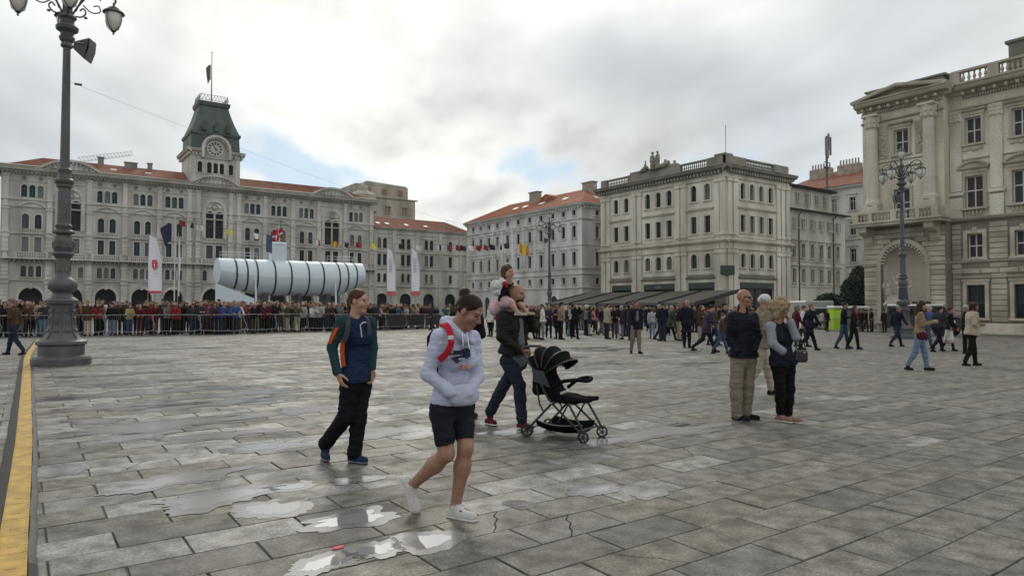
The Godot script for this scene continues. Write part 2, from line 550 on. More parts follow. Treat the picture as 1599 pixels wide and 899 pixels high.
func paving() -> void:
	var bed := G.new()
	var xs := [-600.0, -60.0, 0.0, 12.0, 60.0, 130.0, 700.0]
	for i in xs.size() - 1:
		var a: float = xs[i]
		var b: float = xs[i + 1]
		bed.quad(Vector3(a, gy(a) - 0.014, 60), Vector3(b, gy(b) - 0.014, 60), Vector3(b, gy(b) - 0.014, -900), Vector3(a, gy(a) - 0.014, -900))
	var earth := grained(lin(0.13, 0.126, 0.115), 0.9, 0.2, 2.0)
	struct("ground", bed, earth)
	var tones := [lin(0.245, 0.237, 0.212), lin(0.205, 0.199, 0.179), lin(0.275, 0.264, 0.234), lin(0.225, 0.221, 0.205), lin(0.172, 0.167, 0.151), lin(0.240, 0.221, 0.189)]
	var mats := []
	for i in tones.size(): mats.append(slab_mat(tones[i], [0.8, 0.68, 0.9, 0.72, 0.6, 0.85][i]))
	var soaked := []
	for i in 3:
		var m := slab_mat([lin(0.33, 0.334, 0.336), lin(0.25, 0.252, 0.252), lin(0.40, 0.405, 0.408)][i], [0.34, 0.26, 0.42][i])
		m.metallic = 0.34
		m.metallic_specular = 0.7
		m.normal_scale = 0.14
		soaked.append(m)
	var wn := FastNoiseLite.new()
	wn.frequency = 0.42
	wn.seed = 14
	wn.fractal_octaves = 3
	var pale := slab_mat(lin(0.42, 0.42, 0.40), 0.5)
	var shapes := []
	for k in 10:
		var g := G.new()
		slab_into(g, slab_shape(k, k >= 7))
		shapes.append(g)
	var meshes := []
	for g in shapes: meshes.append(g.mesh())
	var far := []
	for i in mats.size() + 3: far.append(G.new())
	var yaw := deg_to_rad(35.5)
	var all := []
	for row in range(2, 130):
		var z := -0.10 - ROW * row - ROW * 0.5
		for q in range(-30, 90):
			var x := 0.135 + LEN * q + (0.0 if row % 2 else LEN / 2)
			var depth := x * sin(yaw) - z * cos(yaw)
			var side := x * cos(yaw) + z * sin(yaw)
			if depth < 2.6 or depth > 44.0 or absf(side) > depth * 0.78 + 1.2: continue
			all.append([depth, x, z, row, q])
	all.sort_custom(func(a, b): return a[0] < b[0])
	var pave := Node3D.new()
	pave.name = "paving"
	add_child(pave)
	pave.set_meta("kind", "structure")
	rng.seed = 31
	for i in all.size():
		var a = all[i]
		# slabs of one bed of stone lie together here and there
		var tone: int = int(absf(sin(a[3] * 12.9898 + a[4] * 78.233) * 43758.5453)) % 6
		if i % 3 == 0: tone = i % 2 * 2
		var kind := rng.randi_range(0, 6)
		if rng.randf() < 0.07: kind = rng.randi_range(7, 9)
		var dip := rng.randf_range(-0.004, 0.0015)
		var t := Transform3D(Basis(Vector3.UP, rng.randf_range(-0.006, 0.006)) * Basis(Vector3.RIGHT, rng.randf_range(-0.007, 0.007)) * Basis(Vector3.BACK, rng.randf_range(-0.004, 0.004) + (-0.011 if a[1] > 12.0 else 0.0)), Vector3(a[1], gy(a[1]) + dip, a[2]))
		if rng.randf() < 0.5: t.basis = t.basis * Basis(Vector3.UP, PI)
		t.basis = t.basis.scaled_local(Vector3(rng.randf_range(0.985, 1.0), 1, rng.randf_range(0.98, 1.0)))
		# where water stands on whole slabs, mostly on the left
		var side2: float = a[1] * cos(yaw) + a[2] * sin(yaw)
		var wet: float = wn.get_noise_2d(a[1] * 0.8, a[2] * 1.9) + clampf(0.06 - side2 / a[0] * 0.55, -0.4, 0.22) - (0.16 if a[0] < 5.6 else 0.0)
		var soak := -1
		if a[0] > 5.4:
			for p in dips:
				if absf(a[1] - p[0]) < p[2] * 1.05 + 0.26 and absf(a[2] - p[1]) < p[3] * 1.2 + 0.14: soak = (a[3] + a[4]) % 3
		if wet > 0.235 and a[0] < 40.0: soak = int(wet * 100.0) % 3
		if i < 295:
			var o := MeshInstance3D.new()
			o.mesh = meshes[kind]
			o.material_override = soaked[soak] if soak >= 0 else mats[tone]
			for p in [Vector2(3.0, -3.55), Vector2(5.5, -4.35), Vector2(0.45, -7.5)]:
				if Vector2(a[1], a[2]).distance_to(p) < 0.2: o.material_override = pale
			o.transform = t
			o.name = "paving_slab" if i == 0 else "paving_slab_%03d" % i
			pave.add_child(o)
		else:
			var s: G = shapes[kind]
			var g: G = far[tone if soak < 0 else 6 + soak]
			var at := g.v.size()
			g.v.append_array(t * s.v)
			g.n.append_array(t * s.n if false else s.n)
			g.uv.append_array(s.uv)
			g.col.append_array(s.col)
			for k in s.t: g.t.append(at + k)
	var m := ArrayMesh.new()
	for i in far.size(): far[i].mesh((mats + soaked)[i], m)
	var o := part("far_slabs", m, null, pave)
	o.set_meta("kind", "stuff")
	# beyond the slabs that can be told apart the paving is one sheet
	var sheet := G.new()
	for i in xs.size() - 1:
		var a: float = maxf(xs[i], -80.0)
		var b: float = minf(xs[i + 1], 130.0)
		if a >= b: continue
		for j in 10:
			var z0 := -14.0 - j * 14.0
			sheet.quad(Vector3(a, gy(a) - 0.009, z0), Vector3(b, gy(b) - 0.009, z0), Vector3(b, gy(b) - 0.009, z0 - 14.0), Vector3(a, gy(a) - 0.009, z0 - 14.0))
	struct("square", sheet, slab_mat(lin(0.215, 0.211, 0.192), 0.75))

# thin water lying in the dips: x, z, half length along the courses, half width
func puddles() -> void:
	var water := flat(lin(0.62, 0.62, 0.61), 0.04)
	water.metallic = 0.62
	water.metallic_specular = 0.62
	water.normal_enabled = true
	water.normal_texture = bump_tex("ripple", 0.006, 1.0, 2)
	water.normal_scale = 0.08
	water.uv1_triplanar = true
	water.uv1_world_triplanar = true
	var damp := water.duplicate()
	damp.albedo_color = lin(0.36, 0.36, 0.355)
	damp.metallic = 0.4
	damp.roughness = 0.17
	var film := flat(Color(1, 1, 1), 0.2)
	film.metallic = 0.35
	film.vertex_color_use_as_albedo = true
	film.transparency = BaseMaterial3D.TRANSPARENCY_ALPHA
	film.metallic_specular = 0.7
	var fn := FastNoiseLite.new()
	fn.frequency = 1.1
	fn.fractal_octaves = 4
	fn.seed = 9
	var list := dips.duplicate()
	rng.seed = 77
	for k in 40:
		var d := rng.randf_range(8.0, 26.0)
		var s := rng.randf_range(-0.66, 0.30) * d
		var yaw := deg_to_rad(35.5)
		var r := rng.randf_range(0.12, 0.42) * (1.0 + d * 0.03)
		list.append([d * sin(yaw) + s * cos(yaw), -d * cos(yaw) + s * sin(yaw), r * rng.randf_range(1.3, 3.0), r * rng.randf_range(0.35, 0.6), 1])
	for p in list:
		var g := G.new()
		var h := G.new()
		var y := gy(p[0])
		var n := 80
		var rim := []
		var out := []
		for i in n:
			var w := TAU * i / n
			var c := Vector2(signf(cos(w)) * absf(cos(w)) ** 0.72, signf(sin(w)) * absf(sin(w)) ** 0.72)
			var q := Vector3(p[0] + c.x * p[2], 0, p[1] + c.y * p[3])
			var m: float = 0.95 + 0.85 * fn.get_noise_2d(q.x * 1.4, q.z * 2.6) + 0.45 * fn.get_noise_2d(q.x * 6.0 + 40.0, q.z * 7.0) + 0.2 * fn.get_noise_2d(q.x * 17.0, q.z * 17.0)
			rim.append(Vector3(p[0] + c.x * p[2] * m, y + 0.0030, p[1] + c.y * p[3] * m))
			var m2: float = m * 1.35 + 0.05 / p[3]
			out.append(Vector3(p[0] + c.x * p[2] * (m * 1.25 + 0.05 / p[2]), y + 0.0022, p[1] + c.y * p[3] * m2))
		var mid := Vector3(p[0], y + 0.0030, p[1])
		for i in n:
			var j := (i + 1) % n
			g.tri(mid, rim[j], rim[i])
			var lo := Vector3(0, -0.0008, 0)
			var at := h.v.size()
			h.c = Color(0.24, 0.24, 0.236, 0.62)
			h.vert(mid + lo, Vector3.UP)
			h.vert(rim[i] + lo, Vector3.UP)
			h.vert(rim[j] + lo, Vector3.UP)
			h.c = Color(0.24, 0.24, 0.236, 0.0)
			h.vert(out[i], Vector3.UP)
			h.vert(out[j], Vector3.UP)
			h.t.append_array([at, at + 1, at + 2, at + 1, at + 3, at + 4, at + 1, at + 4, at + 2])
		if p.size() < 6: struct("puddle", g, water if Vector2(p[0], p[1]).length() < 5.3 else damp)
		var o := MeshInstance3D.new()
		o.mesh = h.mesh(film, null, true)
		o.name = numbered("wet_patch")
		add_child(o)
		o.set_meta("kind", "structure")

# ---------------------------------------------------------------- buildings
# a wall in the x-y plane facing +z, with holes [u (middle), sill, width, height, arched] and reveals
func wall_into(g: G, u0: float, u1: float, y0: float, y1: float, holes: Array, deep := 0.35) -> void:
	var bands := []
	var ys := {y0: 1, y1: 1}
	var sorted := holes.duplicate()
	sorted.sort_custom(func(a, b): return a[1] < b[1])
	var y := y0
	var i := 0
	while i < sorted.size():
		var top: float = sorted[i][1] + sorted[i][3]
		var row := [sorted[i]]
		var j := i + 1
		while j < sorted.size() and sorted[j][1] < top - 0.001:
			row.append(sorted[j])
			top = maxf(top, sorted[j][1] + sorted[j][3])
			j += 1
		var base: float = row[0][1]
		if base > y: g.quad(Vector3(u0, y, 0), Vector3(u1, y, 0), Vector3(u1, base, 0), Vector3(u0, base, 0))
		row.sort_custom(func(a, b): return a[0] < b[0])
		var x := u0
		for h in row:
			var l: float = h[0] - h[2] / 2
			var r: float = h[0] + h[2] / 2
			var s: float = h[1]
			var t: float = h[1] + h[3]
			g.quad(Vector3(x, base, 0), Vector3(l, base, 0), Vector3(l, top, 0), Vector3(x, top, 0))
			if s > base: g.quad(Vector3(l, base, 0), Vector3(r, base, 0), Vector3(r, s, 0), Vector3(l, s, 0))
			var rim := [Vector3(l, s, 0), Vector3(r, s, 0)]
			if h[4]:
				var rad: float = h[2] / 2
				var n := 10
				var prev := Vector3(r, t - rad, 0)
				rim.append(prev)
				for k in n:
					var w := PI * (k + 1) / n
					var p := Vector3(h[0] + cos(w) * rad, t - rad + sin(w) * rad, 0)
					g.quad(Vector3(p.x, p.y, 0), Vector3(prev.x, prev.y, 0), Vector3(prev.x, top, 0), Vector3(p.x, top, 0))
					rim.append(p)
					prev = p
			else:
				if top > t: g.quad(Vector3(l, t, 0), Vector3(r, t, 0), Vector3(r, top, 0), Vector3(l, top, 0))
				rim += [Vector3(r, t, 0), Vector3(l, t, 0)]
			for k in rim.size():
				var a: Vector3 = rim[k]
				var b: Vector3 = rim[(k + 1) % rim.size()]
				g.quad(a, b, b - Vector3(0, 0, deep), a - Vector3(0, 0, deep))
			x = r
		g.quad(Vector3(x, base, 0), Vector3(u1, base, 0), Vector3(u1, top, 0), Vector3(x, top, 0))
		y = top
		i = j
	if y < y1: g.quad(Vector3(u0, y, 0), Vector3(u1, y, 0), Vector3(u1, y1, 0), Vector3(u0, y1, 0))

func outline(w: float, h: float, arch: bool, n := 10) -> PackedVector2Array:
	var p := PackedVector2Array([Vector2(-w / 2, 0), Vector2(w / 2, 0)])
	if not arch: p.append_array([Vector2(w / 2, h), Vector2(-w / 2, h)])
	else:
		for k in n + 1: p.append(Vector2(cos(PI * k / n) * w / 2, h - w / 2 + sin(PI * k / n) * w / 2))
	return p

# a raised or sunk band that follows an opening: between outline a and outline b
func band(g: G, w: float, h: float, arch: bool, tw: float, z0: float, z1: float, foot := true) -> void:
	var n := 10
	var a := []
	var b := []
	if foot:
		a.append(Vector2(0, 0))
		b.append(Vector2(0, -tw))
	a.append(Vector2(w / 2, 0))
	b.append(Vector2(w / 2 + tw, -tw if foot else 0.0))
	if arch:
		for k in n + 1:
			var d := Vector2(cos(PI * k / n), sin(PI * k / n))
			a.append(Vector2(0, h - w / 2) + d * w / 2)
			b.append(Vector2(0, h - w / 2) + d * (w / 2 + tw))
	else:
		a += [Vector2(w / 2, h), Vector2(-w / 2, h)]
		b += [Vector2(w / 2 + tw, h + tw), Vector2(-w / 2 - tw, h + tw)]
	a.append(Vector2(-w / 2, 0))
	b.append(Vector2(-w / 2 - tw, -tw if foot else 0.0))
	if foot:
		a.append(Vector2(0, 0))
		b.append(Vector2(0, -tw))
	for k in a.size() - 1:
		var p: Vector2 = a[k]
		var q: Vector2 = a[k + 1]
		var r: Vector2 = b[k + 1]
		var s: Vector2 = b[k]
		g.quad(Vector3(p.x, p.y, z1), Vector3(s.x, s.y, z1), Vector3(r.x, r.y, z1), Vector3(q.x, q.y, z1))
		g.quad(Vector3(s.x, s.y, z0), Vector3(r.x, r.y, z0), Vector3(r.x, r.y, z1), Vector3(s.x, s.y, z1))
		g.quad(Vector3(p.x, p.y, z1), Vector3(q.x, q.y, z1), Vector3(q.x, q.y, z0), Vector3(p.x, p.y, z0))

var kits := {}
# one kind of window: its frame, pane and stone surround are made once and shared
func kit(key: String, w: float, h: float, arch := false, o := {}) -> Dictionary:
	if kits.has(key): return kits[key]
	var f := G.new()
	var fw: float = o.get("bar", 0.07)
	band(f, w - 2 * fw, h - 2 * fw, arch, fw, -0.05, 0.03)
	for k in f.v.size(): f.v[k].y += fw
	f.box(Vector3(0, (h - (w * 0.5 if arch else 0.0)) / 2 + 0.02, -0.01), Vector3(fw, h - (w * 0.5 if arch else 0.0) - 0.1, 0.07))
	if o.get("rail", 0.66): f.box(Vector3(0, h * o.get("rail", 0.66), -0.008), Vector3(w - 0.04, fw, 0.066))
	var p := G.new()
	p.prism(outline(w - 0.04, h - 0.04, arch), 0.02)
	for k in p.v.size(): p.v[k] += Vector3(0, 0.02, -0.035)
	var s := G.new()
	var tw: float = o.get("trim", 0.2)
	if tw > 0.0: band(s, w, h, arch, tw, -0.02, o.get("proud", 0.1), false)
	if o.get("sill", true): s.box(Vector3(0, -0.09, 0.1), Vector3(w + tw * 2 + 0.15, 0.16, 0.26))
	var hood: String = o.get("hood", "")
	var hw: float = w / 2 + tw + 0.18
	var hy: float = h + tw + 0.12
	if hood:
		s.box(Vector3(0, hy - 0.02, 0.07), Vector3(hw * 2 - 0.2, 0.2, 0.18))
		s.mould(-hw, hw, hy + 0.08, 0.0, V2([0, 0, 0.22, 0.03, 0.34, 0.12, 0.36, 0.2, 0, 0.22]))
	if hood == "seg": segment(s, hw, hy + 0.3, 0.45, 0.3)
	if hood == "tri":
		s.prism(PackedVector2Array([Vector2(-hw, hy + 0.3), Vector2(hw, hy + 0.3), Vector2(0, hy + 0.8)]), 0.16)
		for q in [-1.0, 1.0]:
			var a := Vector3(q * hw, hy + 0.36, 0.16)
			var b := Vector3(0, hy + 0.88, 0.16)
			s.box((a + b) / 2, Vector3(a.distance_to(b), 0.13, 0.36), Basis(Vector3.BACK, atan2(b.y - a.y, b.x - a.x)))
	kits[key] = {"w": w, "h": h, "arch": arch, "frame": f.mesh(), "pane": p.mesh(), "trim": s.mesh(), "deep": o.get("deep", 0.28)}
	return kits[key]

# a curved pediment: half width, base height, rise, how far it stands out
func segment(g: G, hw: float, y: float, rise: float, out: float, thick := 0.16, n := 12) -> void:
	var rad := (hw * hw + rise * rise) / (2 * rise)
	var a0 := asin(minf(1.0, hw / rad))
	var fill := PackedVector2Array()
	var prev := Vector2.ZERO
	for k in n + 1:
		var w := -a0 + 2 * a0 * k / n
		var p := Vector2(sin(w) * rad, y + rise - rad + cos(w) * rad)
		fill.append(p)
		if k > 0:
			var d := (p - prev).normalized()
			var m := (p + prev) / 2
			g.box(Vector3(m.x, m.y, out / 2), Vector3(p.distance_to(prev) + 0.03, thick, out), Basis(Vector3.BACK, d.angle()))
		prev = p
	g.prism(fill, out * 0.4)

func window(root: Node3D, fx: Transform3D, k: Dictionary, u: float, v: float, frame: Material, glass: Material, trim: Material) -> void:
	var t := fx * Transform3D(Basis.IDENTITY, Vector3(u, v, 0))
	if trim: part("window_surround", k.trim, trim, root, t)
	var f := part("window", k.frame, frame, root, t * Transform3D(Basis.IDENTITY, Vector3(0, 0, -k.deep)))
	var gm := glass
	var pick := int(absf(sin(u * 37.7 + v * 91.3 + fx.origin.x)) * 1000.0) % 10
	if glass != M.void and glass != M.shutter:
		if pick < 2: gm = flat_once("curtain", lin(0.15, 0.15, 0.14), 0.25)
		elif pick < 4: gm = flat_once("dark_pane", lin(0.014, 0.016, 0.02), 0.1)
	part("pane", k.pane, gm, f)

func hole(k: Dictionary, u: float, v: float) -> Array:
	return [u, v, k.w, k.h, k.arch]

func balusters(g: G, u0: float, u1: float, y: float, h: float, z: float, step := 0.3, seg := 6) -> void:
	var keep := g.xf
	var n := maxi(1, int((u1 - u0) / step))
	var r := h * 0.16
	for k in n:
		g.xf = keep * Transform3D(Basis.IDENTITY, Vector3(u0 + (k + 0.5) * (u1 - u0) / n, y, z))
		g.lathe(V2([r * 0.8, 0, r * 0.8, h * 0.1, r * 0.45, h * 0.16, r, h * 0.38, r * 0.4, h * 0.74, r * 0.75, h * 0.88, r * 0.75, h]), seg)
	g.xf = keep

func hip_roof(g: G, x0: float, x1: float, z0: float, z1: float, y: float, rise: float, inset_l: float, inset_r: float) -> void:
	var m := (z0 + z1) / 2
	var a := Vector3(x0, y, z1)
	var b := Vector3(x1, y, z1)
	var c := Vector3(x1, y, z0)
	var d := Vector3(x0, y, z0)
	var e := Vector3(x0 + inset_l, y + rise, m)
	var f := Vector3(x1 - inset_r, y + rise, m)
	g.quad(a, b, f, e)
	g.quad(c, d, e, f)
	g.tri(b, c, f)
	g.tri(d, a, e)
	g.quad(a, d, c, b)

# rows of roof tiles: thin ridges that run down the slope
func tile_ridges(g: G, a: Vector3, b: Vector3, c: Vector3, d: Vector3, n: int) -> void:   # a-b along the eave, d-c along the ridge
	var up := (b - a).cross(d - a).normalized() * 0.05
	for k in n:
		var p := a.lerp(b, (k + 0.5) / n)
		var q := d.lerp(c, (k + 0.5) / n)
		var s := (b - a) / n * 0.28
		g.quad(p - s, p + up, q + up, q - s)
		g.quad(p + up, p + s, q + s, q + up)

const CORNICE := [0, 0, 0.15, 0.03, 0.22, 0.18, 0.3, 0.22, 0.62, 0.3, 0.70, 0.42, 0.74, 0.55, 0.84, 0.62, 0.84, 0.7, 0, 0.78]
const STRING := [0, 0, 0.1, 0.02, 0.2, 0.1, 0.22, 0.2, 0, 0.24]

func scaled(prof: Array, k: float) -> Array:
	var o := V2(prof)
	for i in o.size(): o[i] = o[i] * k
	return o

func cityhall() -> void:
	var root := thing("town_hall", "long grey stone palace with a clock tower under a green copper roof", "building", Vector3(31.2, 0, -148.5))
	var I := Transform3D.IDENTITY
	var W := 35.0
	var top3 := kit("m_top", 0.9, 2.2, true, {"trim": 0.14, "sill": false})
	var second := kit("m_second", 1.02, 2.62, true, {"trim": 0.16, "sill": false, "rail": 0.68})
	var first := kit("m_first", 1.0, 2.7, false, {"trim": 0.16, "sill": false, "rail": 0.7})
	var mezz := kit("m_mezz", 0.82, 2.05, true, {"trim": 0.12})
	var log2 := kit("m_loggia", 1.5, 5.6, true, {"trim": 0.2, "sill": false, "rail": 0.55})
	var first_g := kit("m_first_gable", 1.25, 2.9, false, {"trim": 0.18, "sill": false, "rail": 0.7})
	var holes := []
	var wins := []
	var bays := []
	for s in [-1.0, 1.0]:
		for b in [7.45, 13.0, 18.95, 30.5]: bays.append(s * b)
	var gables := [-24.8, 0.0, 24.8]
	for b in bays:
		for o in [-1.2, 0.0, 1.2]:
			wins.append([top3, b + o, 20.95, M.frame_teal, M.glass_sky])
			wins.append([mezz, b + o * 0.92, 6.72, M.frame_dark, M.glass_grey])
		for o in [-0.93, 0.93]:
			wins.append([second, b + o, 15.35, M.frame_teal, M.glass])
			wins.append([first, b + o, 11.15, M.frame_teal, M.glass_sky if int(b) % 2 else M.glass])
	for b in gables:
		for o in [-0.9, 0.9]:
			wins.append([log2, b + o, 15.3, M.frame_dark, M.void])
			wins.append([first_g, b + o, 11.0, M.frame_dark, M.glass])
		for o in [-1.75, 1.75]: wins.append([mezz, b + o, 6.72, M.frame_dark, M.glass_grey])
	for w in wins: holes.append(hole(w[0], w[1], w[2]))
	var arches := []
	for b in bays: arches.append([b, -1.0, 3.5, 5.9, true])
	for b in gables: arches.append([b, -1.0, 4.3, 6.2, true])
	var g := G.new()
	wall_into(g, -W, W, 6.0, 25.6, holes, 0.4)
	wall_into(g, -W, W, -1.0, 6.0, arches, 1.4)
	g.quad(Vector3(W, -1, 0), Vector3(W, -1, -14), Vector3(W, 25.6, -14), Vector3(W, 25.6, 0))
	g.quad(Vector3(-W, -1, -14), Vector3(-W, -1, 0), Vector3(-W, 25.6, 0), Vector3(-W, 25.6, -14))
	part("wall", g, M.muni, root)
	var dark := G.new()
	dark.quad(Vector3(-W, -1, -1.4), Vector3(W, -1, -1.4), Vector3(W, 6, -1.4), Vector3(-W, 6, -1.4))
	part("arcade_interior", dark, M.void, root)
	for w in wins: window(root, I, w[0], w[1], w[2], w[3], w[4], M.muni_trim)
	for a in arches:
		var s := G.new()
		band(s, a[2], a[3], true, 0.45, -0.02, 0.12, false)
		s.box(Vector3(0, a[3] + 0.2, 0.12), Vector3(0.5, 0.9, 0.3))
		part("arch_surround", s, M.muni_trim, root, T(a[0], a[1], 0))
	# pilasters, every one with courses, base and capital, storey above storey
	var pil := G.new()
	for st in [[-1.0, 6.0, 1.1, 0.34], [6.3, 9.7, 1.05, 0.3], [11.2, 14.2, 0.95, 0.26], [14.6, 19.0, 0.9, 0.28], [20.4, 24.9, 0.8, 0.22]]:
		var h: float = st[1] - st[0]
		var cr := int(h / 0.62)
		if st[2] < 0.92: pil.cbox(Vector3(0, (st[0] + st[1]) / 2, st[3] / 2), Vector3(st[2], h, st[3]), 0.03)
		else:
			for k in cr: pil.cbox(Vector3(0, st[0] + (k + 0.5) * h / cr, st[3] / 2), Vector3(st[2], h / cr - 0.05, st[3]), 0.04)
		pil.box(Vector3(0, st[1] - 0.15, st[3] / 2 + 0.06), Vector3(st[2] + 0.24, 0.34, st[3] + 0.14))
		pil.box(Vector3(0, st[0] + 0.2, st[3] / 2 + 0.05), Vector3(st[2] + 0.18, 0.36, st[3] + 0.1))
	pil.box(Vector3(0, 11.9, 0.08), Vector3(0.7, 25.8, 0.16))
	var pm := pil.mesh()
	for s in [-1.0, 1.0]:
		for x in [34.3, 27.9, 21.8, 16.0, 10.1, 4.75, 3.1]: part("pilaster", pm, M.muni_trim, root, T(s * x, 0, 0))
	# level lines, balcony slab and its brackets, main cornice
	var st := G.new()
	for y in [6.0, 14.25, 19.05, 20.3]: st.mould(-W, W, y, 0, scaled(STRING, 1.3))
	st.mould(-W, W, 24.9, 0, scaled(STRING, 0.8))
	st.mould(-W, W, 23.75, 0, scaled(STRING, 0.6))
	part("string_course", st, M.muni_trim, root)
	var co := G.new()
	co.mould(-W - 0.6, W + 0.6, 25.3, 0, scaled(CORNICE, 1.25))
	part("cornice", co, M.muni_trim, root)
	var br := G.new()
	for k in 118: br.box(Vector3(-W + 0.3 + k * 0.588, 25.2, 0.35), Vector3(0.26, 0.42, 0.62))
	for k in 96:
		var x := -W + 0.6 + k * 0.728
		br.box(Vector3(x, 9.65, 0.42), Vector3(0.24, 0.5, 0.8))
	part("bracket", br, M.muni_dark, root).set_meta("kind", "stuff")
	var bal := G.new()
	bal.span(Vector3(-W, 9.9, 0.02), Vector3(W, 10.12, 1.1))
	var ba := G.new()
	for b in bays + gables:
		var hw := 2.3 if not b in gables else 2.5
		bal.span(Vector3(b - hw, 10.98, 0.85), Vector3(b + hw, 11.14, 1.08))
		balusters(ba, b - hw, b + hw, 10.12, 0.86, 0.96, 0.33, 5)
		for s in [-1.0, 1.0]: bal.span(Vector3(b + s * hw - 0.2, 10.12, 0.84), Vector3(b + s * hw + 0.2, 11.2, 1.1))
		# small balustrade under the windows above
		bal.span(Vector3(b - 1.7, 14.45, 0.02), Vector3(b + 1.7, 14.6, 0.5))
		bal.span(Vector3(b - 1.7, 15.18, 0.3), Vector3(b + 1.7, 15.3, 0.5))
		balusters(ba, b - 1.6, b + 1.6, 14.6, 0.58, 0.4, 0.33, 5)
	part("balcony", bal, M.muni_trim, root)
	part("baluster", ba, M.muni_trim, root).set_meta("kind", "stuff")
	var sg := G.new()
	segment(sg, 1.9, 19.25, 0.85, 0.5, 0.24)
	var sm := sg.mesh()
	var rd := G.new()
	rd.lathe(V2([0.34, 0, 0.34, 0.12, 0.2, 0.12, 0.2, 0.02, 0, 0.02]), 12)
	var rm := rd.mesh()
	var pn := G.new()
	pn.cbox(Vector3(0, 0, 0.03), Vector3(1.1, 1.5, 0.14), 0.05)
	pn.cbox(Vector3(0, 0, 0.06), Vector3(0.7, 1.1, 0.16), 0.06)
	var pnm := pn.mesh()
	for b in bays:
		part("window_pediment", sm, M.muni_trim, root, T(b, 0, 0))
		for s in [-1.0, 1.0]: part("roundel", rm, M.muni_dark, root, Transform3D(Basis(Vector3.RIGHT, PI / 2), Vector3(b + s * 1.2, 24.35, 0)))
	for s in [-1.0, 1.0]:
		for x in [27.9, 21.8]: part("relief_panel", pnm, M.muni_trim, root, T(s * x, 7.7, 0.3))
	# the three gabled bays: a great arch round the loggia, a curved gable over the cornice
	for b in gables:
		var a := G.new()
		band(a, 3.5, 7.5, true, 0.55, 0.0, 0.3, false)
		a.box(Vector3(0, 6.6, 0.05), Vector3(3.3, 0.7, 0.16))
		a.lathe(V2([0.16, 0, 0.16, 5.0, 0.26, 5.3]), 8)
		part("loggia_arch", a, M.muni_trim, root, T(b, 15.3, 0))
		var r := G.new()
		r.lathe(V2([0.62, 0, 0.62, 0.16, 0.38, 0.16, 0.38, 0.03, 0, 0.03]), 16)
		part("rose", r, M.muni_dark, root, Transform3D(Basis(Vector3.RIGHT, PI / 2), Vector3(b, 21.75, 0.06)))
		var c := G.new()
		segment(c, 4.9, 26.05, 2.0, 0.9, 0.42, 18)
		for k in 16:
			var w := -0.72 + 1.44 * (k + 0.5) / 16
			c.box(Vector3(sin(w) * 6.6, 21.05 + cos(w) * 6.55, 0.6), Vector3(0.24, 0.36, 0.3), Basis(Vector3.BACK, -w))
		for k in 9:   # carved figures of the tympanum
			var x := (k - 4) * 0.82
			c.cbox(Vector3(x, 26.35 + 0.45 * (1 - absf(x) / 4.6), 0.45), Vector3(0.5, 0.75 + 0.7 * (1 - absf(x) / 4.0), 0.3), 0.14)
		part("gable", c, M.muni_trim, root, T(b, 0, 0.1))
	# roof
	var rf := G.new()
	for s in [-1.0, 1.0]:
		var x0: float = -W - 0.5 if s < 0 else 4.9
		var x1: float = -4.5 if s < 0 else W + 0.5
		hip_roof(rf, x0, x1, -14.5, -0.6, 26.35, 3.2, 6.5 if s < 0 else 0.0, 0.0 if s < 0 else 6.5)
		tile_ridges(rf, Vector3(x0, 26.37, -0.6), Vector3(x1, 26.37, -0.6), Vector3(x1 - (6.5 if s > 0 else 0.0), 29.57, -7.55), Vector3(x0 + (6.5 if s < 0 else 0.0), 29.57, -7.55), 70)
	var ro := part("roof", rf, M.tile_roof, root)
	var gu := G.new()
	gu.mould(-W - 0.7, W + 0.7, 26.22, 0.2, V2([-1.6, 0, 0.85, 0, 0.9, 0.12, -1.6, 0.72]))
	part("gutter", gu, M.muni_dark, root)
	for x in [-17.6, -11.6]:
		var s := G.new()
		s.cbox(Vector3.ZERO, Vector3(1.1, 0.08, 0.9), 0.02)
		part("skylight", s, M.frame_white, ro, Transform3D(Basis(Vector3.RIGHT, atan2(3.2, 6.95)), Vector3(x, 28.15, -4.4)))
	for c in [[-19.6, 1.3, 1.0], [-14.4, 0.6, 2.2], [-11.0, 1.0, 0.8]]:
		var s := G.new()
		s.cbox(Vector3(0, 0, 0), Vector3(c[2], 2.0, 0.9), 0.05)
		s.cbox(Vector3(0, 1.0, 0), Vector3(c[2] + 0.25, 0.2, 1.1), 0.05)
		part("chimney", s, M.muni_dark, ro, T(c[0], 28.9 + c[1] * 0.6, -6.8))
	# clock tower
	var tw := G.new()
	var belfry := kit("m_belfry", 0.9, 2.25, true, {"trim": 0.2, "rail": 0.0, "deep": 0.5})
	var tx := [-3.0, -1.2, 0.0, 1.2, 3.0]
	var th := []
	for x in tx: th.append(hole(belfry, x, 28.7))
	var H := 4.75
	var F := T(0.2, 0, -0.4)
	tw.xf = F
	wall_into(tw, -H, H, 25.8, 33.4, th, 0.6)
	for q in 3:
		tw.xf = F * Transform3D(Basis(Vector3.UP, PI / 2 * (q + 1)), Vector3([H, 0, -H][q], 0, [-H, -2 * H, -H][q]))
		tw.quad(Vector3(-H, 25.8, 0), Vector3(H, 25.8, 0), Vector3(H, 33.4, 0), Vector3(-H, 33.4, 0))
	tw.xf = F
	for s in [-1.0, 1.0]:
		tw.cbox(Vector3(s * (H - 0.45), 29.6, 0.1), Vector3(0.9, 7.4, 0.3), 0.05)
	part("clock_tower", tw, M.muni_trim, root)
	for x in tx: window(root, F, belfry, x, 28.7, M.frame_dark, M.void, M.muni_trim)
	var tc := G.new()
	var tl := G.new()
